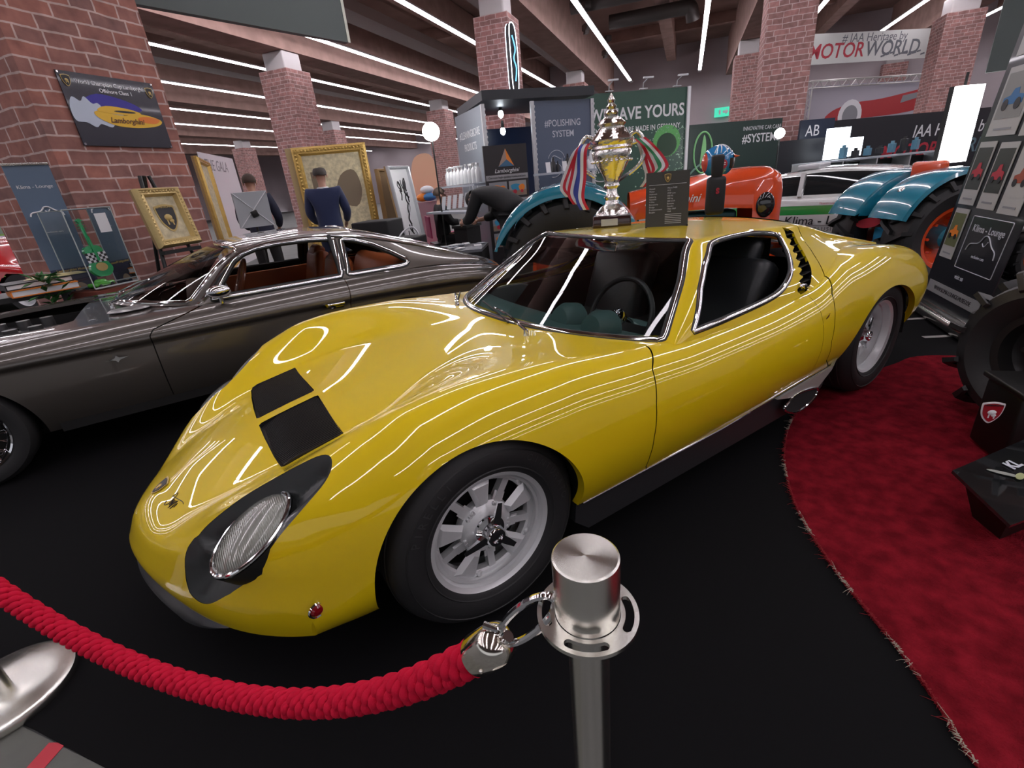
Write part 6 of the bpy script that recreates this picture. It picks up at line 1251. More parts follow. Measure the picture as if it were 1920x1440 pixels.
A, C_ = at(790, 330, 13), at(802, 330, 13); q = at(796, 328, 13); b = B(T(q.x, q.y, q.z)); b.cyl((0, .02, -q.z), (0, .02, .5), .015, n=8); b.prism(smooth2([(-.30, -.55), (-.36, .0), (-.2, .45), (.2, .5), (.36, .1), (.25, -.45)], 4), .03, frame((0, 0, 0), (_r.x, _r.y, 0), y=(0, 0, 1))); o = b.make('feather_flag', mat('flag_peach', (.75, .50, .32), .7), None, False); tag(o, 'pale orange feather flag seen left of the booth', 'flag')
A, C_ = at(388, 340, 10), at(445, 330, 12); zt = at(410, 293, 11).z; o, F_, L, H = board('white_banner', A, C_, .02, zt, WHT, None, .02, 0, 'white hanging banner with grey script left of the distant column', 'hanging banner'); text('THE GALA', L*.14, T(-.1*L, H*.9, .003), GRYP, o, shear=.3)
# ---- trophy on the roof, sheet beside it
rz0 = cabin_z(2.46, .20); tp = Vector((2.455, .27, float(cs(2.45, K_cz))-.012)); tro = empty('trophy', tp, -.78, 'tall chrome lidded trophy with ribbons on the yellow car roof', 'trophy')
CH2 = mat('trophy_chrome', (.85, .84, .80), .07, 1, bump=.4, bscale=45)
b = B(); b.box((0, 0, .035), (.165, .165, .070), None, .006, .97); b.make('wooden_base', mat('trophy_wood', (.035, .010, .008), .2, coat=1), tro); b = B(); b.box((-.01, -.086, .036), (.07, .003, .035)); b.make('plaque', PROF, tro, False)
b = B(T(0, 0, .070)); b.lathe([(0, 0), (.072, 0), (.070, .012), (.050, .040), (.030, .055), (.026, .075), (.034, .090), (.024, .105), (.022, .135), (.034, .150), (.030, .165), (.040, .200), (.062, .245), (.078, .285), (.084, .320), (.080, .330), (.086, .338), (.084, .350)], 40); b.make('bowl', CH2, tro)
b = B(T(0, 0, .42)); b.lathe([(.084, 0), (.092, .01), (.094, .028), (.075, .050), (.060, .075), (.050, .09), (.060, .105), (.045, .125), (.024, .140), (.030, .155), (.018, .172), (.022, .185), (.012, .20), (.016, .215), (.005, .24), (0, .25)], 40); b.make('lid', CH2, tro)
for s_ in (-1, 1):
    b = B(); b.tube(spline([(.070*s_, 0, .27), (.125*s_, 0, .33), (.132*s_, 0, .42), (.105*s_, 0, .475), (.075*s_, 0, .455), (.085*s_, 0, .425), (.105*s_, 0, .43)], 7), .0095, 10); b.make('handle', CH2, tro)
b = B(T(0, 0, .30)); 
for k in range(24): a = 2*math.pi*k/24; b.sphere((.082*math.cos(a), .082*math.sin(a), .045), .007, 8, 5)
b.make('beading', CH2, tro)
rb = [mat('ribbon_red', (.50, .01, .03), .5), mat('ribbon_white', (.65, .66, .68), .5), mat('ribbon_green', (.02, .20, .08), .5), mat('ribbon_blue', (.03, .05, .30), .5)]
for sx, y0, cols3, L_, dx in ((-1, -.02, (0, 1, 3), .30, .03), (-1, .02, (1, 0, 1), .26, .06), (-1, -.05, (3, 1, 0), .33, .0), (1, -.03, (0, 1, 2), .20, .04), (1, .01, (1, 0, 1), .24, .02), (1, -.06, (2, 1, 0), .18, .06)):
    b = B(); path = [Vector((sx*(.105+dx*.2), y0, .44)), Vector((sx*(.12+dx*.5), y0-.01, .40)), Vector((sx*(.125+dx), y0-.01, .44-L_*.5)), Vector((sx*(.135+dx*1.2), y0-.02, .44-L_*.8)), Vector((sx*(.115+dx*1.1), y0-.02, .44-L_))]; P = spline(path, 6)
    for j in range(3):
        b.m = j; b.grid([[p_+Vector((.011*(j-1.5)*2*.5*1.2+k_*.0132, .002*math.sin(i*.8), 0)) for k_ in (0, 1)] for i, p_ in enumerate(P)])
    b.make('ribbon', [rb[c] for c in cols3], tro)
tro.scale = (1.28, 1.28, 1.0)
pz = float(cs(2.42, K_cz)); pa = onp(1210, 415, (2.40, -.05, 1.0), Vector((-.75, -.66, 0))); pc_ = onp(1290, 408, (2.40, -.05, 1.0), Vector((-.75, -.66, 0))); zt = onp(1245, 322, (2.40, -.05, 1.0), Vector((-.75, -.66, 0))).z
o, F_, L, H = board('data_placard', (pa.x, pa.y), (pc_.x, pc_.y), pz-.005, zt, mat('placard_grey', (.045, .045, .043), .4), None, .004, .05, 'dark grey data sheet with a bull crest standing on the yellow roof', 'placard')
crest(L*.15, o, 0, H*.89, .003, GLDP, mat('crest_brown', (.10, .07, .03), .4)); b = B(); b.box((0, H*.775, .002), (L*.86, .0018, .002)); b.make('rule', LTX, o, False); rowsL = ['Modell', 'Motor', 'Hubraum', 'Leistung', 'Gewicht', 'V-Max', 'Karosserie', 'Design', 'Produktionszeit', 'Baujahr']; rowsR = ['Miura P400', 'V12', '3929 ccm', '350 PS', '980 kg', '280 km/h', 'Bertone', 'Gandini', '1966-1969', '1968']
for k in range(10): text(rowsL[k], H*.038, T(-L*.42, H*(.71-.047*k), .003), LTX, o, ext=.0003, align='LEFT'); text(rowsR[k], H*.038, T(.0, H*(.71-.047*k), .003), LTX, o, ext=.0003, align='LEFT')
for k in range(6): b = B(); b.box((L*.15, H*(.235-.032*k), .002), (L*.38, .0022, .001)); b.make('text_line', LTX, o, False)
b = B(); 
for x in (-L*.48, L*.48): b.box((x, .004, .006), (.008, .014, .03))
b.make('clip_feet', M_BLK, o, False)
# ---- tractors
TORG = mat('tractor_orange', (.75, .075, .012), .22, 0, 1, croff=.02); TBLU = mat('tractor_blue', (.012, .20, .30), .22, 0, 1, croff=.02); TYR2 = mat('tractor_rubber', (.020, .020, .021), .5, bump=.1, bscale=40)
def ag_wheel(parent, loc, ax, R, w, rimm, hubm, lugs=20, lug_h=.045, name='wheel', rim_r=.55, deep=.05, half=True):
    """ax: outward direction of the axle"""
    o = empty(name, (0, 0, 0)); o.parent = parent; o.matrix_local = frame(loc, Vector(ax).cross((0, 0, 1)) if abs(Vector(ax).z) < .9 else (1, 0, 0), z=ax)
    t = B(); r0 = R*rim_r+.02; t.lathe([(r0, w*.30), (r0+.02, w*.40), (R*.80, w*.52), (R*.93, w*.47), (R-.012, w*.36), (R, 0), (R-.012, -w*.36), (R*.93, -w*.47), (R*.80, -w*.52), (r0, -w*.40)], 72)
    for k in range(lugs):
        for s in (1, -1):
            a0 = 2*math.pi*(k+(.5 if s < 0 else 0))/lugs; V = []
            for q, (z, da, hh) in enumerate(((-.02*s, 0, lug_h), (w*.30*s, -.10, lug_h), (w*.50*s, -.17, lug_h*.8), (w*.54*s, -.20, -R*.10))):
                for sd_ in (-1, 1):
                    for top_ in (0, 1):
                        a = a0+da+sd_*(.045 if not top_ else .032); rr = (R-.01+hh*top_) if q < 3 else (R*.86+.012*top_); V.append((rr*math.cos(a), rr*math.sin(a), z if q < 3 else z*1.0+.01*top_*s))
            F = []
            for q in range(3):
                i = q*4; F += [(i+1, i+3, i+7, i+5), (i, i+1, i+5, i+4), (i+2, i+6, i+7, i+3)]
            F += [(0, 2, 3, 1), (12, 13, 15, 14)]; t.add(V, F)
    t.make('tyre', TYR2, o, sharp=30); r = B(); r.lathe([(0, w*.1-deep), (R*.18, w*.1-deep), (R*.24, w*.12-deep), (R*.40, w*.02), (R*.47, w*.10), (R*.50, w*.34), (R*rim_r+.03, w*.36), (R*rim_r+.03, w*.30)], 48)
    for k in range(8): a = 2*math.pi*k/8; r.cyl((R*.34*math.cos(a), R*.34*math.sin(a), 0), (R*.34*math.cos(a), R*.34*math.sin(a), w*.1+.01), .012, n=8)
    r.make('rim', rimm, o); h = B(); h.lathe([(0, w*.1+.06), (.05, w*.1+.055), (.09, w*.1+.02), (.11, w*.1-deep)], 28); h.make('hub', hubm, o); return o
def fender(parent, loc, ax, R, w, m, a0=20, a1=170, skirt=.16):
    M_ = frame(loc, Vector((0, 0, 1)).cross(ax), z=ax); b = B(M_); rows = []
    for k in range(41):
        a = math.radians(a0+(a1-a0)*k/40); e = math.sin(math.pi*k/40)**.4; row = []
        for rr, z in ((R-skirt*e, w*.5), (R-.03, w*.5), (R-.008, w*.47), (R, w*.40), (R+.012, 0), (R, -w*.40), (R-.01, -w*.47), (R-.04, -w*.5)): row.append((rr*math.cos(a), -rr*math.sin(a) if False else rr*math.sin(a), z))
        rows.append(row)
    b.grid(rows); return b.make('mudguard', m, parent)
def tractor(o, org_loc, fwd, hood_len, R, tr_w, main, fen, label=None, script=True):
    pass
P0 = at(1066, 492, 4.25); P1 = at(1450, 345, 3.78); fwd = (P1-P0); fwd.z = 0; hl = fwd.length; fwd.normalize(); sidev = Vector((fwd.y, -fwd.x, 0)); sidev = sidev if sidev.dot(CAM-P0) > 0 else -sidev
tr1 = empty('orange_tractor', (0, 0, 0), 0, 'vintage orange tractor with blue mudguards behind the yellow car', 'tractor')
c0 = Vector((P0.x, P0.y, .56)); ctr = c0-sidev*.55
ag_wheel(tr1, c0, sidev, .56, .30, TORG, TBLU, 18, .035, 'rear_wheel', .50, .10); ag_wheel(tr1, c0-sidev*1.15, -sidev, .56, .30, TORG, TBLU, 18, .035, 'rear_wheel', .50, .10)
fender(tr1, c0-sidev*.02+UP*.02, sidev, .655, .40, TBLU, 8, 165, .10); fender(tr1, c0-sidev*1.13+UP*.02, -sidev, .655, .40, TBLU, 15, 172, .10)
hc = ctr+fwd*(hl*.72); Mh = frame((hc.x, hc.y, 0), fwd, z=(0, 0, 1)); ztop = at(1440, 312, 3.8).z-.01
b = B(Mh); n = 9; prof = lambda w, zt, zb: [(-w, zb), (-w, zt-.10), (-w*.85, zt-.03), (-w*.5, zt), (0, zt+.012), (w*.5, zt), (w*.85, zt-.03), (w, zt-.10), (w, zb)]
xs_ = [(-.62, .17, ztop-.12, ztop-.36), (-.2, .20, ztop-.05, ztop-.30), (.20, .22, ztop, ztop-.30), (.42, .23, ztop+.005, ztop-.32), (.43, .23, ztop+.005, .55), (.56, .23, ztop, .50), (.64, .21, ztop-.04, .50), (.67, .17, ztop-.10, .52)]
b.grid([[(x, y, z) for y, z in prof(w, zt, zb)] for x, w, zt, zb in xs_], True); b.add([(xs_[-1][0], y, z) for y, z in prof(*xs_[-1][1:])], [list(range(9))]); hd = b.make('bonnet', TORG, tr1, sharp=50)
text('Lamborghini', .095, frame(Mh @ Vector((-.26, .20 if (Mh.inverted() @ CAM).y > 0 else -.20, ztop-.20)), fwd if sidev.dot(-EX) > -9 else fwd, y=(0, 0, 1)) @ T(0, 0, .012), WHT, tr1, shear=.35, off=.001)
b = B(Mh); b.box((-.05, 0, ztop-.50), (.75, .26, .34), None, .03); b.cyl((-.3, 0, .50), (.7, 0, .45), .10, n=16); b.make('engine_block', mat('engine_blue', (.015, .07, .10), .4, .2), tr1); b = B(Mh)
s_ = 1 if (Mh.inverted() @ CAM).y > 0 else -1
for k in range(4): b.cyl((-.25+.16*k, s_*.14, ztop-.52), (-.25+.16*k, s_*.20, ztop-.44), .04, n=14); b.box((-.18+.16*k, s_*.17, ztop-.60), (.08, .06, .08), None, .01)
b.make('engine_fittings', mat('brass_dull', (.30, .26, .16), .35, .8), tr1); b = B(Mh); b.sphere((.52, s_*.235, ztop-.30), .085, 20, 10, (.9, .35, 1.25)); b.make('headlamp', mat('lamp_dark', (.015, .015, .018), .06, coat=1), tr1)
b = B(Mh); b.box((-.85, 0, .72), (.65, .34, .34), None, .06); b.cyl((-.95, 0, .57), (-.95-.0, .0, .57), .1); b.box((-1.1, 0, .60), (.3, .9, .16), None, .04); b.make('gearbox', TBLU, tr1); b = B(Mh); b.box((-1.25, 0, 1.02), (.30, .40, .05), None, .02); b.box((-1.38, 0, 1.12), (.05, .38, .20), RY(-.2), .02); b.make('seat', TBLU, tr1); b = B(Mh @ T(-.78, 0, 1.18) @ RY(-.5)); b.tube([(.17*math.cos(a), .17*math.sin(a), 0) for a in [2*math.pi*k/30 for k in range(30)]], .012, 8, closed=True); b.cyl((0, 0, 0), (0, 0, -.3), .014); b.make('steering_wheel', M_BLK, tr1)
fc = Mh @ Vector((.45, 0, 0)); 
for s2_ in (-1, 1): ag_wheel(tr1, Vector((fc.x, fc.y, .34))+sidev*.42*s2_, sidev*s2_, .34, .16, TORG, TBLU, 16, .02, 'front_wheel', .52, .04)
# helmet on its stand
hp = at(1346, 303, 3.62); hb_ = at(1341, 370, 3.46); hs = empty('helmet_stand', (hb_.x, hb_.y, 0), 0, 'black padded neck pad with a small red emblem hanging under the helmet', 'padded rest'); zz = at(1341, 330, 3.46).z; zl = at(1341, 404, 3.46).z; b = B(RZ(math.atan2(_r.y, _r.x))); b.box((0, 0, (zz+zl)/2), (.135, .06, zz-zl), None, .028); b.box((0, 0, zz+.06), (.075, .04, .16), None, .018, 1.2); b.make('padded_back', mat('padding_black', (.010, .010, .011), .6), hs); text('S', .05, frame(RZ(math.atan2(_r.y, _r.x)) @ Vector((0, -.034, zz-.10)), (_r.x, _r.y, 0), y=(0, 0, 1)), RD, hs, 'emblem_letter', off=.003)
he = empty('helmet', hp, 0, 'blue racing helmet with orange back and white stripes', 'helmet'); Mq = frame((0, 0, 0), (_r.x, _r.y, 0), z=(0, 0, 1)); hR = .112
P = []; 
def hel(th, ph, rr=1): return Vector((rr*hR*1.08*math.cos(ph)*math.sin(th), rr*hR*.88*math.sin(ph)*math.sin(th), rr*hR*1.02*math.cos(th)))
sheet = np.array([[hel(math.pi*.80*i/60, 2*math.pi*k/120) for k in range(121)] for i in range(1, 61)]); sh_ = Sheet.from_grid(sheet); A_ = sh_.A
visor, sh_ = sh_.split(np.where(A_[:, 0] > .04, np.maximum(np.abs(A_[:, 2]+.018)-.036, .055-A_[:, 0]), 1)); A_ = sh_.A; back, front_ = sh_.split(A_[:, 0]+.098-.35*np.abs(A_[:, 2]+.02)*0)
def mk(sh, nm, m): V = [Mq @ Vector(p[:3]) for p in sh.A]; o = link_mesh(nm, V, sh.F, m, he, True, None, None, 60); return o
mk(front_, 'shell', mat('helmet_blue', (.03, .22, .50), .15, coat=1)); mk(back, 'shell_back', mat('helmet_orange', (.62, .06, .02), .2, coat=1)); mk(visor, 'face_opening', mat('visor_dark', (.05, .03, .02), .2)); b = B(Mq)
for ph0 in (-2.0, -1.57, -1.1, -.7): b.tube([hel(th, ph0-(th-.5)*.25, 1.012) for th in np.linspace(.15, 1.05, 12)], .0042, 6)
b.make('stripes', WHT, he); b = B(Mq); b.grid([[Vector((hR*.80+d, y, .026+.02*(1-d/.075)-abs(y)*.1)) for y in np.linspace(-.09, .09, 9)] for d in (0, .04, .075)]); b.make('peak', mat('helmet_blue', (0, 0, 0)), he); b = B(Mq @ T(0, -hR*.88, -.02) @ RX(math.pi/2)); b.m = 0; b.lathe([(0, .012), (.030, .010), (.034, 0)], 20); b.m = 1; b.box((0, .009, .013), (.03, .007, .003)); b.box((0, -.004, .013), (.03, .007, .003)); b.make('side_badge', [RD, WHT], he)
# blue tractor on the right, seen from behind
Pn, Pf = at(1762, 470, 4.3), at(1655, 450, 4.95); Pn.z = Pf.z = 0; axd = (Pn-Pf).normalized(); fw2 = Vector((-axd.y, axd.x, 0)); fw2 = fw2 if fw2.dot(Pn-CAM) > 0 else -fw2
tr2 = empty('blue_tractor', (0, 0, 0), 0, 'vintage tractor with big blue mudguards and orange wheels behind the tall photo banner', 'tractor')
ag_wheel(tr2, Pn+UP*.49, axd, .49, .30, TORG, TBLU, 18, .04, 'rear_wheel', .5, .1); ag_wheel(tr2, Pf+UP*.49, -axd, .49, .30, TORG, TBLU, 18, .04, 'rear_wheel', .5, .1)
fender(tr2, Pn+UP*.50-axd*.06, -axd, .565, .44, TBLU, 20, 172, .22); fender(tr2, Pf+UP*.50+axd*.06, axd, .565, .44, TBLU, 8, 160, .30)
cm = (Pn+Pf)/2; Mt = frame((cm.x, cm.y, 0), axd, z=(0, 0, 1)); sg_ = 1 if (Mt.to_3x3() @ Vector((0, 1, 0))).dot(fw2) > 0 else -1
b = B(Mt); b.box((0, sg_*.1, .50), (.4, .5, .34), None, .06); b.cyl((-.3, 0, .49), (.3, 0, .49), .09, n=16); b.make('rear_axle', mat('axle_dark', (.02, .03, .035), .5), tr2); b = B(Mt); b.box((0, -sg_*.25, .50), (.22, .10, .14), None, .02); b.box((0, -sg_*.32, .42), (.12, .16, .05), None, .01); b.cyl((-.14, -sg_*.26, .38), (.14, -sg_*.26, .38), .03); b.make('hitch', mat('hitch_blue', (.04, .35, .60), .4), tr2)
b = B(Mt); b.box((0, sg_*.62, .82), (.38, .60, .36), None, .08); b.make('bonnet', TORG, tr2); b = B(Mt); b.box((.10, sg_*.10, .93), (.38, .34, .10), None, .04); b.box((.10, -sg_*.06, 1.02), (.36, .07, .22), None, .03); b.make('seat', TORG, tr2); b = B(Mt); b.sphere((.25, -sg_*.38, .90), .045, 12, 8, (1, .6, 1)); b.cyl((.25, -sg_*.30, .90), (.25, -sg_*.38, .90), .03); b.make('lamp', M_CHR, tr2); b = B(Mt @ T(-.05, -sg_*.40, .62)); b.prism([(x, y) for x, y in blob(.17, .045, 20)], .012, frame((0, 0, 0), (1, 0, .15), y=(0, 0, 1))); b.make('red_plate', RD, tr2)
for s2_ in (-1, 1):
    q = Mt @ Vector((s2_*.40, sg_*.86, .28)); ag_wheel(tr2, q, axd*s2_, .28, .16, TORG, TBLU, 16, .02, 'front_wheel', .52, .04)
# black tractor at the right edge
bt = empty('black_tractor', (0, 0, 0), 0, 'black tractor with coarse lugged tyre cut off by the right picture edge', 'tractor'); wc = at(1978, 705, 2.15); wa = (CAM-wc); wa.z = 0; wa.normalize(); wa = (Matrix.Rotation(-.50, 4, 'Z') @ wa)
ag_wheel(bt, Vector((wc.x, wc.y, .365)), wa, .36, .28, mat('rim_black', (.03, .028, .028), .3, .3), M_CHR, 13, .06, 'rear_wheel', .5, .12); b = B(); inn = Vector((wc.x, wc.y, .45))-wa*.36+Vector((wa.y, -wa.x, 0))*.1; b.box(inn, (.7, .30, .32), RZ(math.atan2(wa.y, wa.x)+math.pi/2), .06); b.make('body', M_BLK, bt)
pass
bx = at(1932, 815, 1.93); bw = empty('front_weight', (bx.x, bx.y, 0), 0, 'glossy black box with a red and white shield in front of the lugged tyre', 'weight box'); GLB = mat('gloss_black', (0, 0, 0)); rr_ = math.atan2(_r.y, _r.x)-.28; z1 = at(1890, 735, 1.93).z; b = B(RZ(rr_)); b.box((.10, .12, z1/2-.0), (.32, .24, z1*.90), None, .012); b.make('casing', GLB, bw); b = B(RZ(rr_)); b.box((.10, .12, z1), (.35, .27, .025), None, .008); b.make('lid', GLB, bw)
q = at(1866, 778, 1.90); Mc = RZ(rr_); ph_ = empty('shield_mount', (0, 0, 0)); ph_.parent = bw; loc_ = Mc.inverted() @ (q-Vector((bx.x, bx.y, 0))); ph_.matrix_local = Mc @ frame((loc_.x, -.012, loc_.z), (1, 0, 0), y=(0, 0, 1)); c_ = crest(.075, ph_, 0, 0, .002, WHT, mat('crest_red', (.33, .01, .02), .3)); text('LAMBORGHINI', .009, T(0, .032, .010), M_W2, ph_)
# glossy info panel lying in front of it
q0, q1, q2, q3 = at(1786, 882, 1.72), at(1925, 822, 1.85), at(2040, 930, 1.60), at(1895, 985, 1.50)
ip = empty('info_lectern', (q0.x, q0.y, 0), 0, 'low glossy black picture stand at the right edge on the red carpet', 'info stand'); MIi = T(-q0.x, -q0.y, 0); b = B(MIi); up_ = (q1-q0).cross(q3-q0).normalized(); up_ = up_ if up_.z > 0 else -up_
b.add([q0, q1, q2, q3]+[q-up_*.012 for q in (q0, q1, q2, q3)], [(0, 1, 2, 3), (7, 6, 5, 4), (0, 4, 5, 1), (1, 5, 6, 2), (2, 6, 7, 3), (3, 7, 4, 0)]); tp_ = b.make('glossy_top', mat('acrylic_black', (.010, .011, .012), .05, coat=1), ip, False)
cc = (q0+q1+q2+q3)/4; b = B(MIi); ft_ = [(q*.82+cc*.18) for q in (q0, q1, q2, q3)]; b.add([q-up_*.012 for q in ft_]+[Vector((q.x, q.y, 0)) for q in [(q*.55+cc*.45) for q in ft_]], [(0, 1, 2, 3), (0, 4, 5, 1), (1, 5, 6, 2), (2, 6, 7, 3), (3, 7, 4, 0)]); b.make('stand_body', GLB, ip, False)
Mi = MIi @ frame(q0+(q1-q0)*.5+(q3-q0)*.45+up_*.001, (q1-q0), y=(q0-q3)); mm = mat('print_pewter', (.28, .29, .26), .4)
for k, (x, y, w_, h_, r_) in enumerate(((-.03, .02, .10, .018, -.9), (.0, -.01, .05, .022, .2), (.05, -.02, .04, .03, .4), (.03, -.05, .08, .022, .1))): b = B(Mi @ T(x, y, 0) @ RZ(r_)); b.prism(blob(w_/2, h_/2, 16), .001+.0003*k); b.make('printed_part', [mm, mat('print_olive', (.35, .38, .18), .4), WHT, mm][k], tp_, False)
text('KL', .05, Mi @ T(.05, .035, .001), LTX, tp_, 'lettering', .0005, off=.002); 
# tall photo banner right
A, C_ = Vector((5.39, -.36, 0)), Vector((4.66, -.92, 0)); o, F_, L, H = board('banner_sheet', A, C_, .10, 2.35, mat('banner_black', (.012, .013, .018), .3, coat=.3), None, .006, .10); Mw = o.matrix_world.copy(); rb_ = empty('rollup_banner', (0, 0, 0), 0, 'tall black roll-up banner covered with car photos at the right', 'roll-up banner'); rb_.matrix_world = Mw; o.parent = rb_; o.matrix_parent_inverse = Matrix.Identity(4); o.matrix_local = Matrix.Identity(4); b = B(); b.box((0, -.05, .02), (L+.05, .09, .13), None, .035); b.make('base_cassette', M_ST, rb_)
PAP = mat('photo_paper', (.42, .43, .42), .4)
patch('strip', 0, H*.055, L*.86, .085, mat('strip_silver', (.30, .31, .31), .4), o); text('WWW.KLIMA-LOUNGE-MUSEO.DE', .043, T(0, H*.055, .008), M_W2, o, sx=.85); text('visit us', .045, T(0, H*.112, .003), LTX, o)
b = B(T(.13, H*.22, .003)); R_ = rrect(.50, .36, .01); b.tube([(x, y, 0) for x, y in R_], .003, 5, closed=True); b.make('frame_line', LTX, o); text('Klima - Lounge', .066, T(.13, H*.265, .003), LTX, o, off=.0005); car_line(o, .13, H*.215, .38, LTX, .004, .004); text('exclusive cars', .030, T(.13, H*.185, .003), LTX, o)
def photo(x, y, w_, h_, c, c2): p_ = patch('photo', x, y, w_, h_, PAP, o, .003); patch('photo_scene', x, y+h_*.08, w_*.86, h_*.66, c, p_, .008, .001); patch('photo_subject', x, y+h_*.05, 0, 0, c2, p_, .010, .001, [(-.30*w_, -.10*h_), (-.32*w_, .0), (-.12*w_, .03*h_), (-.05*w_, .12*h_), (.10*w_, .13*h_), (.14*w_, .04*h_), (.32*w_, .02*h_), (.33*w_, -.10*h_)]); [patch('photo_tyre', x+q_*w_, y-h_*.05, 0, 0, M_W2, p_, .0115, .001, blob(.10*w_, .10*w_, 14)) for q_ in (-.2, .2)]; patch('photo_caption', x, y-h_*.40, w_*.6, h_*.03, GRYP, p_, .008, .001)
DG = mat('scene_dark', (.03, .035, .03), .4); LG = mat('scene_grey', (.25, .26, .25), .5)
photo(-.30, H*.235, .20, .36, mat('scene_green', (.12, .14, .06), .5), ORG); photo(-.30, H*.42, .22, .42, DG, RD); photo(-.02, H*.415, .22, .42, DG, RD); photo(.26, H*.41, .24, .42, PAP, mat('subject_rust', (.30, .06, .03), .5)); photo(-.20, H*.62, .36, .42, LG, BLU); photo(.22, H*.615, .38, .42, DG, RD); photo(-.20, H*.83, .36, .40, LG, RD); photo(.22, H*.825, .38, .40, LG, GRN); patch('heading', 0, H*.965, L*.95, .13, PAP, o); text('Classic', .10, T(.05, H*.965, .008), GRYP, o, shear=.3)
# tall light box on a tripod
A, C_ = at(1785, 230, 5.9), at(1832, 222, 5.95); z0, z1 = at(1800, 305, 5.9).z, at(1832, 160, 5.9).z; o, F_, L, H = board('light_box', A, C_, z0, z1, mat('softbox_glow', (1, 1, 1), .5, emit=4.5), None, .10, 0, 'tall glowing white light box left of the photo banner', 'studio light'); b = B(); b.box((0, H/2, -.10), (L*1.02, H*1.01, .06)); b.cyl((0, -z0, -.1), (0, H+.15, -.1), .015); b.make('housing', M_BLK, o)
# overhead grey banner at the top right
A, C_ = at(1868, 60, 5.4), at(2050, 40, 5.0); o, F_, L, H = board('hanging_banner', A, C_, at(1880, 128, 5.3).z, at(1880, 20, 5.3).z+1.0, mat('overhead_grey', (0, 0, 0)), None, .05, 0, 'grey panel hanging at the upper right corner above the photo banner', 'hanging banner')
# ---- white and green car, klima board in front of it
def simple_car(name, loc, rz, label, K, paint, glassm, stripe=None, sc_=1):
    """K: side outline knots (x, z top), body half width"""
    r = empty(name, loc, rz, label, 'car'); r.scale = (sc_,)*3; roof, belt, wid = K['roof'], K['belt'], K['w']; xs = np.linspace(-2.15, 2.15, 90); rows = []
    for x in xs:
        e = 1-max(0, abs(x)/2.15)**6; w = wid*(.72+.28*e**.5); zb_ = float(cs(x, belt)); rows.append([(x, s*w_*w, z) for s, w_, z in ((-1, .97, .22), (-1, 1, .45), (-1, .98, zb_-.06), (-1, .90, zb_), (-1, .5, zb_+.02), (1, 0, zb_+.03), (1, .5, zb_+.02), (1, .90, zb_), (1, .98, zb_-.06), (1, 1, .45), (1, .97, .22))])
    P = np.array(rows); Pd = []
    for row in P:
        q = spline([tuple(p) for p in row], 4); Pd.append([tuple(p) for p in q])
    S = Sheet.from_grid(np.array(Pd)); f = lambda A: np.where(A[:, 2] < .66, np.minimum(np.hypot(A[:, 0]+1.33, A[:, 2]-.31), np.hypot(A[:, 0]-1.30, A[:, 2]-.31))-.36, 1); _, S = S.split(f(S.A))
    if stripe: mid, S = S.split(np.abs(S.A[:, 2]-stripe[0])-stripe[1]); mid.make('green_stripe', stripe[2], r)
    S.make('body', paint, r); x0, x1 = K['cab']; xc = np.linspace(x0, x1, 60); rows = []
    for x in xc:
        zb_, zr = float(cs(x, belt)), max(float(cs(x, roof)), float(cs(x, belt))+.005); rows.append([(x, s*w_*wid, z) for s, w_, z in ((-1, .90, zb_-.03), (-1, .80, zb_+(zr-zb_)*.55), (-1, .66, zb_+(zr-zb_)*.92), (-1, .4, zr), (1, 0, zr+.01), (1, .4, zr), (1, .66, zb_+(zr-zb_)*.92), (1, .80, zb_+(zr-zb_)*.55), (1, .90, zb_-.03))])
    Pd = [[tuple(p) for p in spline([tuple(p) for p in row], 5)] for row in rows]; S = Sheet.from_grid(np.array(Pd)); A = S.A; zb_, zr = cs(A[:, 0], belt), cs(A[:, 0], roof); h = (A[:, 2]-zb_)/np.maximum(zr-zb_, .02)
    gx0, gx1 = K['glass']; g, S = S.split(np.maximum.reduce([.10-h, h-.86, (gx0-A[:, 0])*1.0, (A[:, 0]-gx1)*1.0])); S.make('cabin', paint, r)
    if len(g.F): g.make('side_glass', glassm, r)
    for cx in (-1.33, 1.30):
        for s in (-1, 1):
            w = empty('wheel', (cx, s*(wid-.10), .32)); w.parent = r; w.rotation_euler = (math.pi/2*(1 if s < 0 else -1), 0, 0); b = B(); b.lathe([(.20, .08), (.30, .085), (.32, .05), (.32, -.10), (.2, -.12)], 36); b.make('tyre', M_RUB, w); b = B(); b.lathe([(0, .05), (.05, .05), (.08, .02), (.17, .03), (.20, .075), (.21, .08)], 36); b.make('rim', PROF, w)
    b = B(); b.box((0, 0, .3), (3.9, wid*1.6, .3)); b.make('underbody', M_DARK, r); return r
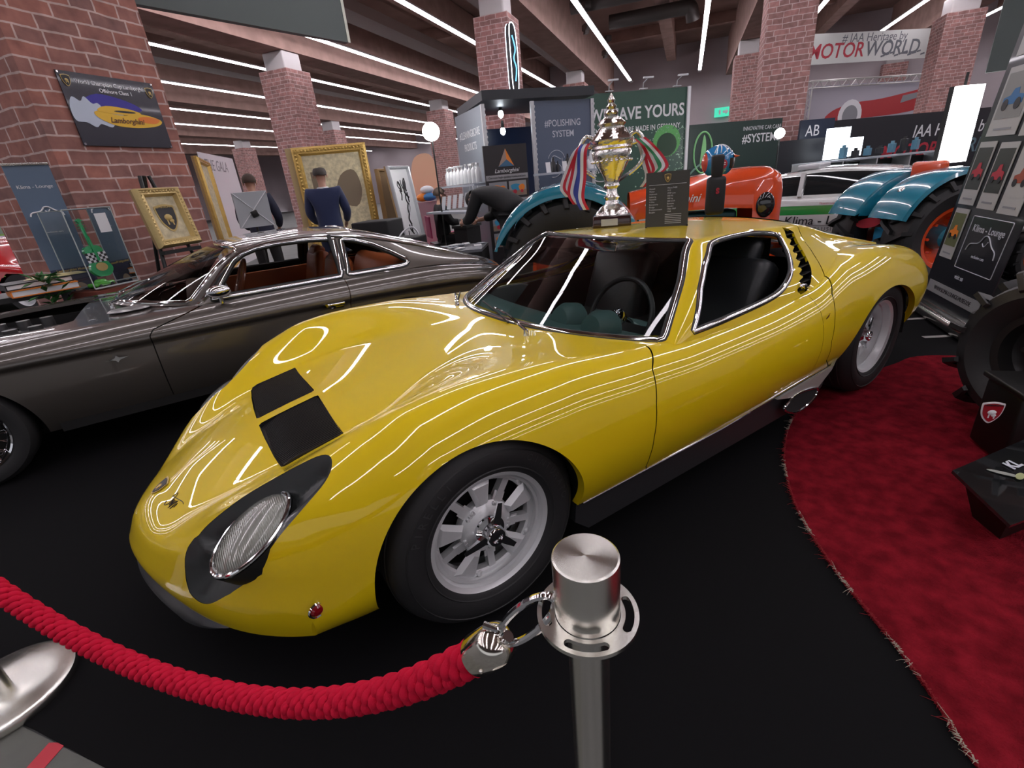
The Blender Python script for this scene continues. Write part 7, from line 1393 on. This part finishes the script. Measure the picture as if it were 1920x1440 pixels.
gl_, gr_ = at(1455, 372, 6.35), at(1630, 372, 5.75); gdx = gr_-gl_; gdx.z = 0; gdx.normalize(); gnn = Vector((-gdx.y, gdx.x, 0)); gal = (gl_+gr_)/2+gnn*.86-gdx*.6; WHP = mat('white_paint', (.62, .63, .62), .25, coat=1); ga = simple_car('patrol_car', (gal.x, gal.y, 0), math.atan2(gdx.y, gdx.x), 'low white sports car with a green stripe and dark lounge lettering on its door', dict(roof=[(-2.15, .7), (-1.5, .72), (-.8, .84), (-.1, 1.02), (.6, 1.09), (1.2, 1.05), (1.9, .88), (2.15, .8)], belt=[(-2.15, .56), (-1.6, .70), (-.6, .74), (.6, .75), (1.6, .74), (2.15, .66)], w=.88, cab=(-1.2, 2.12), glass=(-.70, 1.85)), WHP, mat('dark_glass', (.012, .016, .018), .05, coat=1), (.605, .055, mat('stripe_green', (.02, .28, .05), .3, coat=1)))
b = B(); b.box((.35, 0, 1.11), (.26, .9, .06), None, .015); b.make('light_bar', PROF, ga)
Mg = frame((0, -.885, 0), (1, 0, 0), y=(0, 0, 1)); text('Klima - Lounge', .15, Mg @ T(.68, .475, .004), M_W2, ga, shear=.1, off=.001); text('EXCLUSIVE CARS', .065, Mg @ T(.78, .37, .002), M_W2, ga, sp=1.3); text('Museum Lounge', .03, Mg @ T(.7, .685, -.005), RD, ga)
b = B(Mg); b.box((.78, .415, .002), (.9, .005, .002)); b.make('rule', M_W2, ga, False); b = B(Mg @ T(.02, .80, -.05)); b.tube([(.06*math.cos(a), .045*math.sin(a), 0) for a in [2*math.pi*k/20 for k in range(20)]], .010, 6, closed=True); b.make('fuel_flap_ring', WHT, ga)
b = B(); 
for x in (.35, 1.4): b.box((x, -.735, .90), (.05, .10, .30), RX(-.35))
b.make('window_posts', WHP, ga, False)
rc_ = at(0, 520, 8.5); simple_car('red_car', (rc_.x, rc_.y, 0), 2.5, 'bright red sports car at the far left edge behind the banner', dict(roof=[(-2.15, .6), (-1.2, .80), (-.5, 1.1), (.1, 1.2), (.8, 1.15), (1.5, .95), (2.1, .8)], belt=[(-2.15, .58), (-1.4, .74), (-.6, .82), (.6, .86), (1.6, .88), (2.15, .78)], w=.90, cab=(-1.3, 1.8), glass=(-.85, 1.3)), mat('red_paint', (.50, .008, .012), .2, coat=1), mat('dark_glass', (0, 0, 0)))
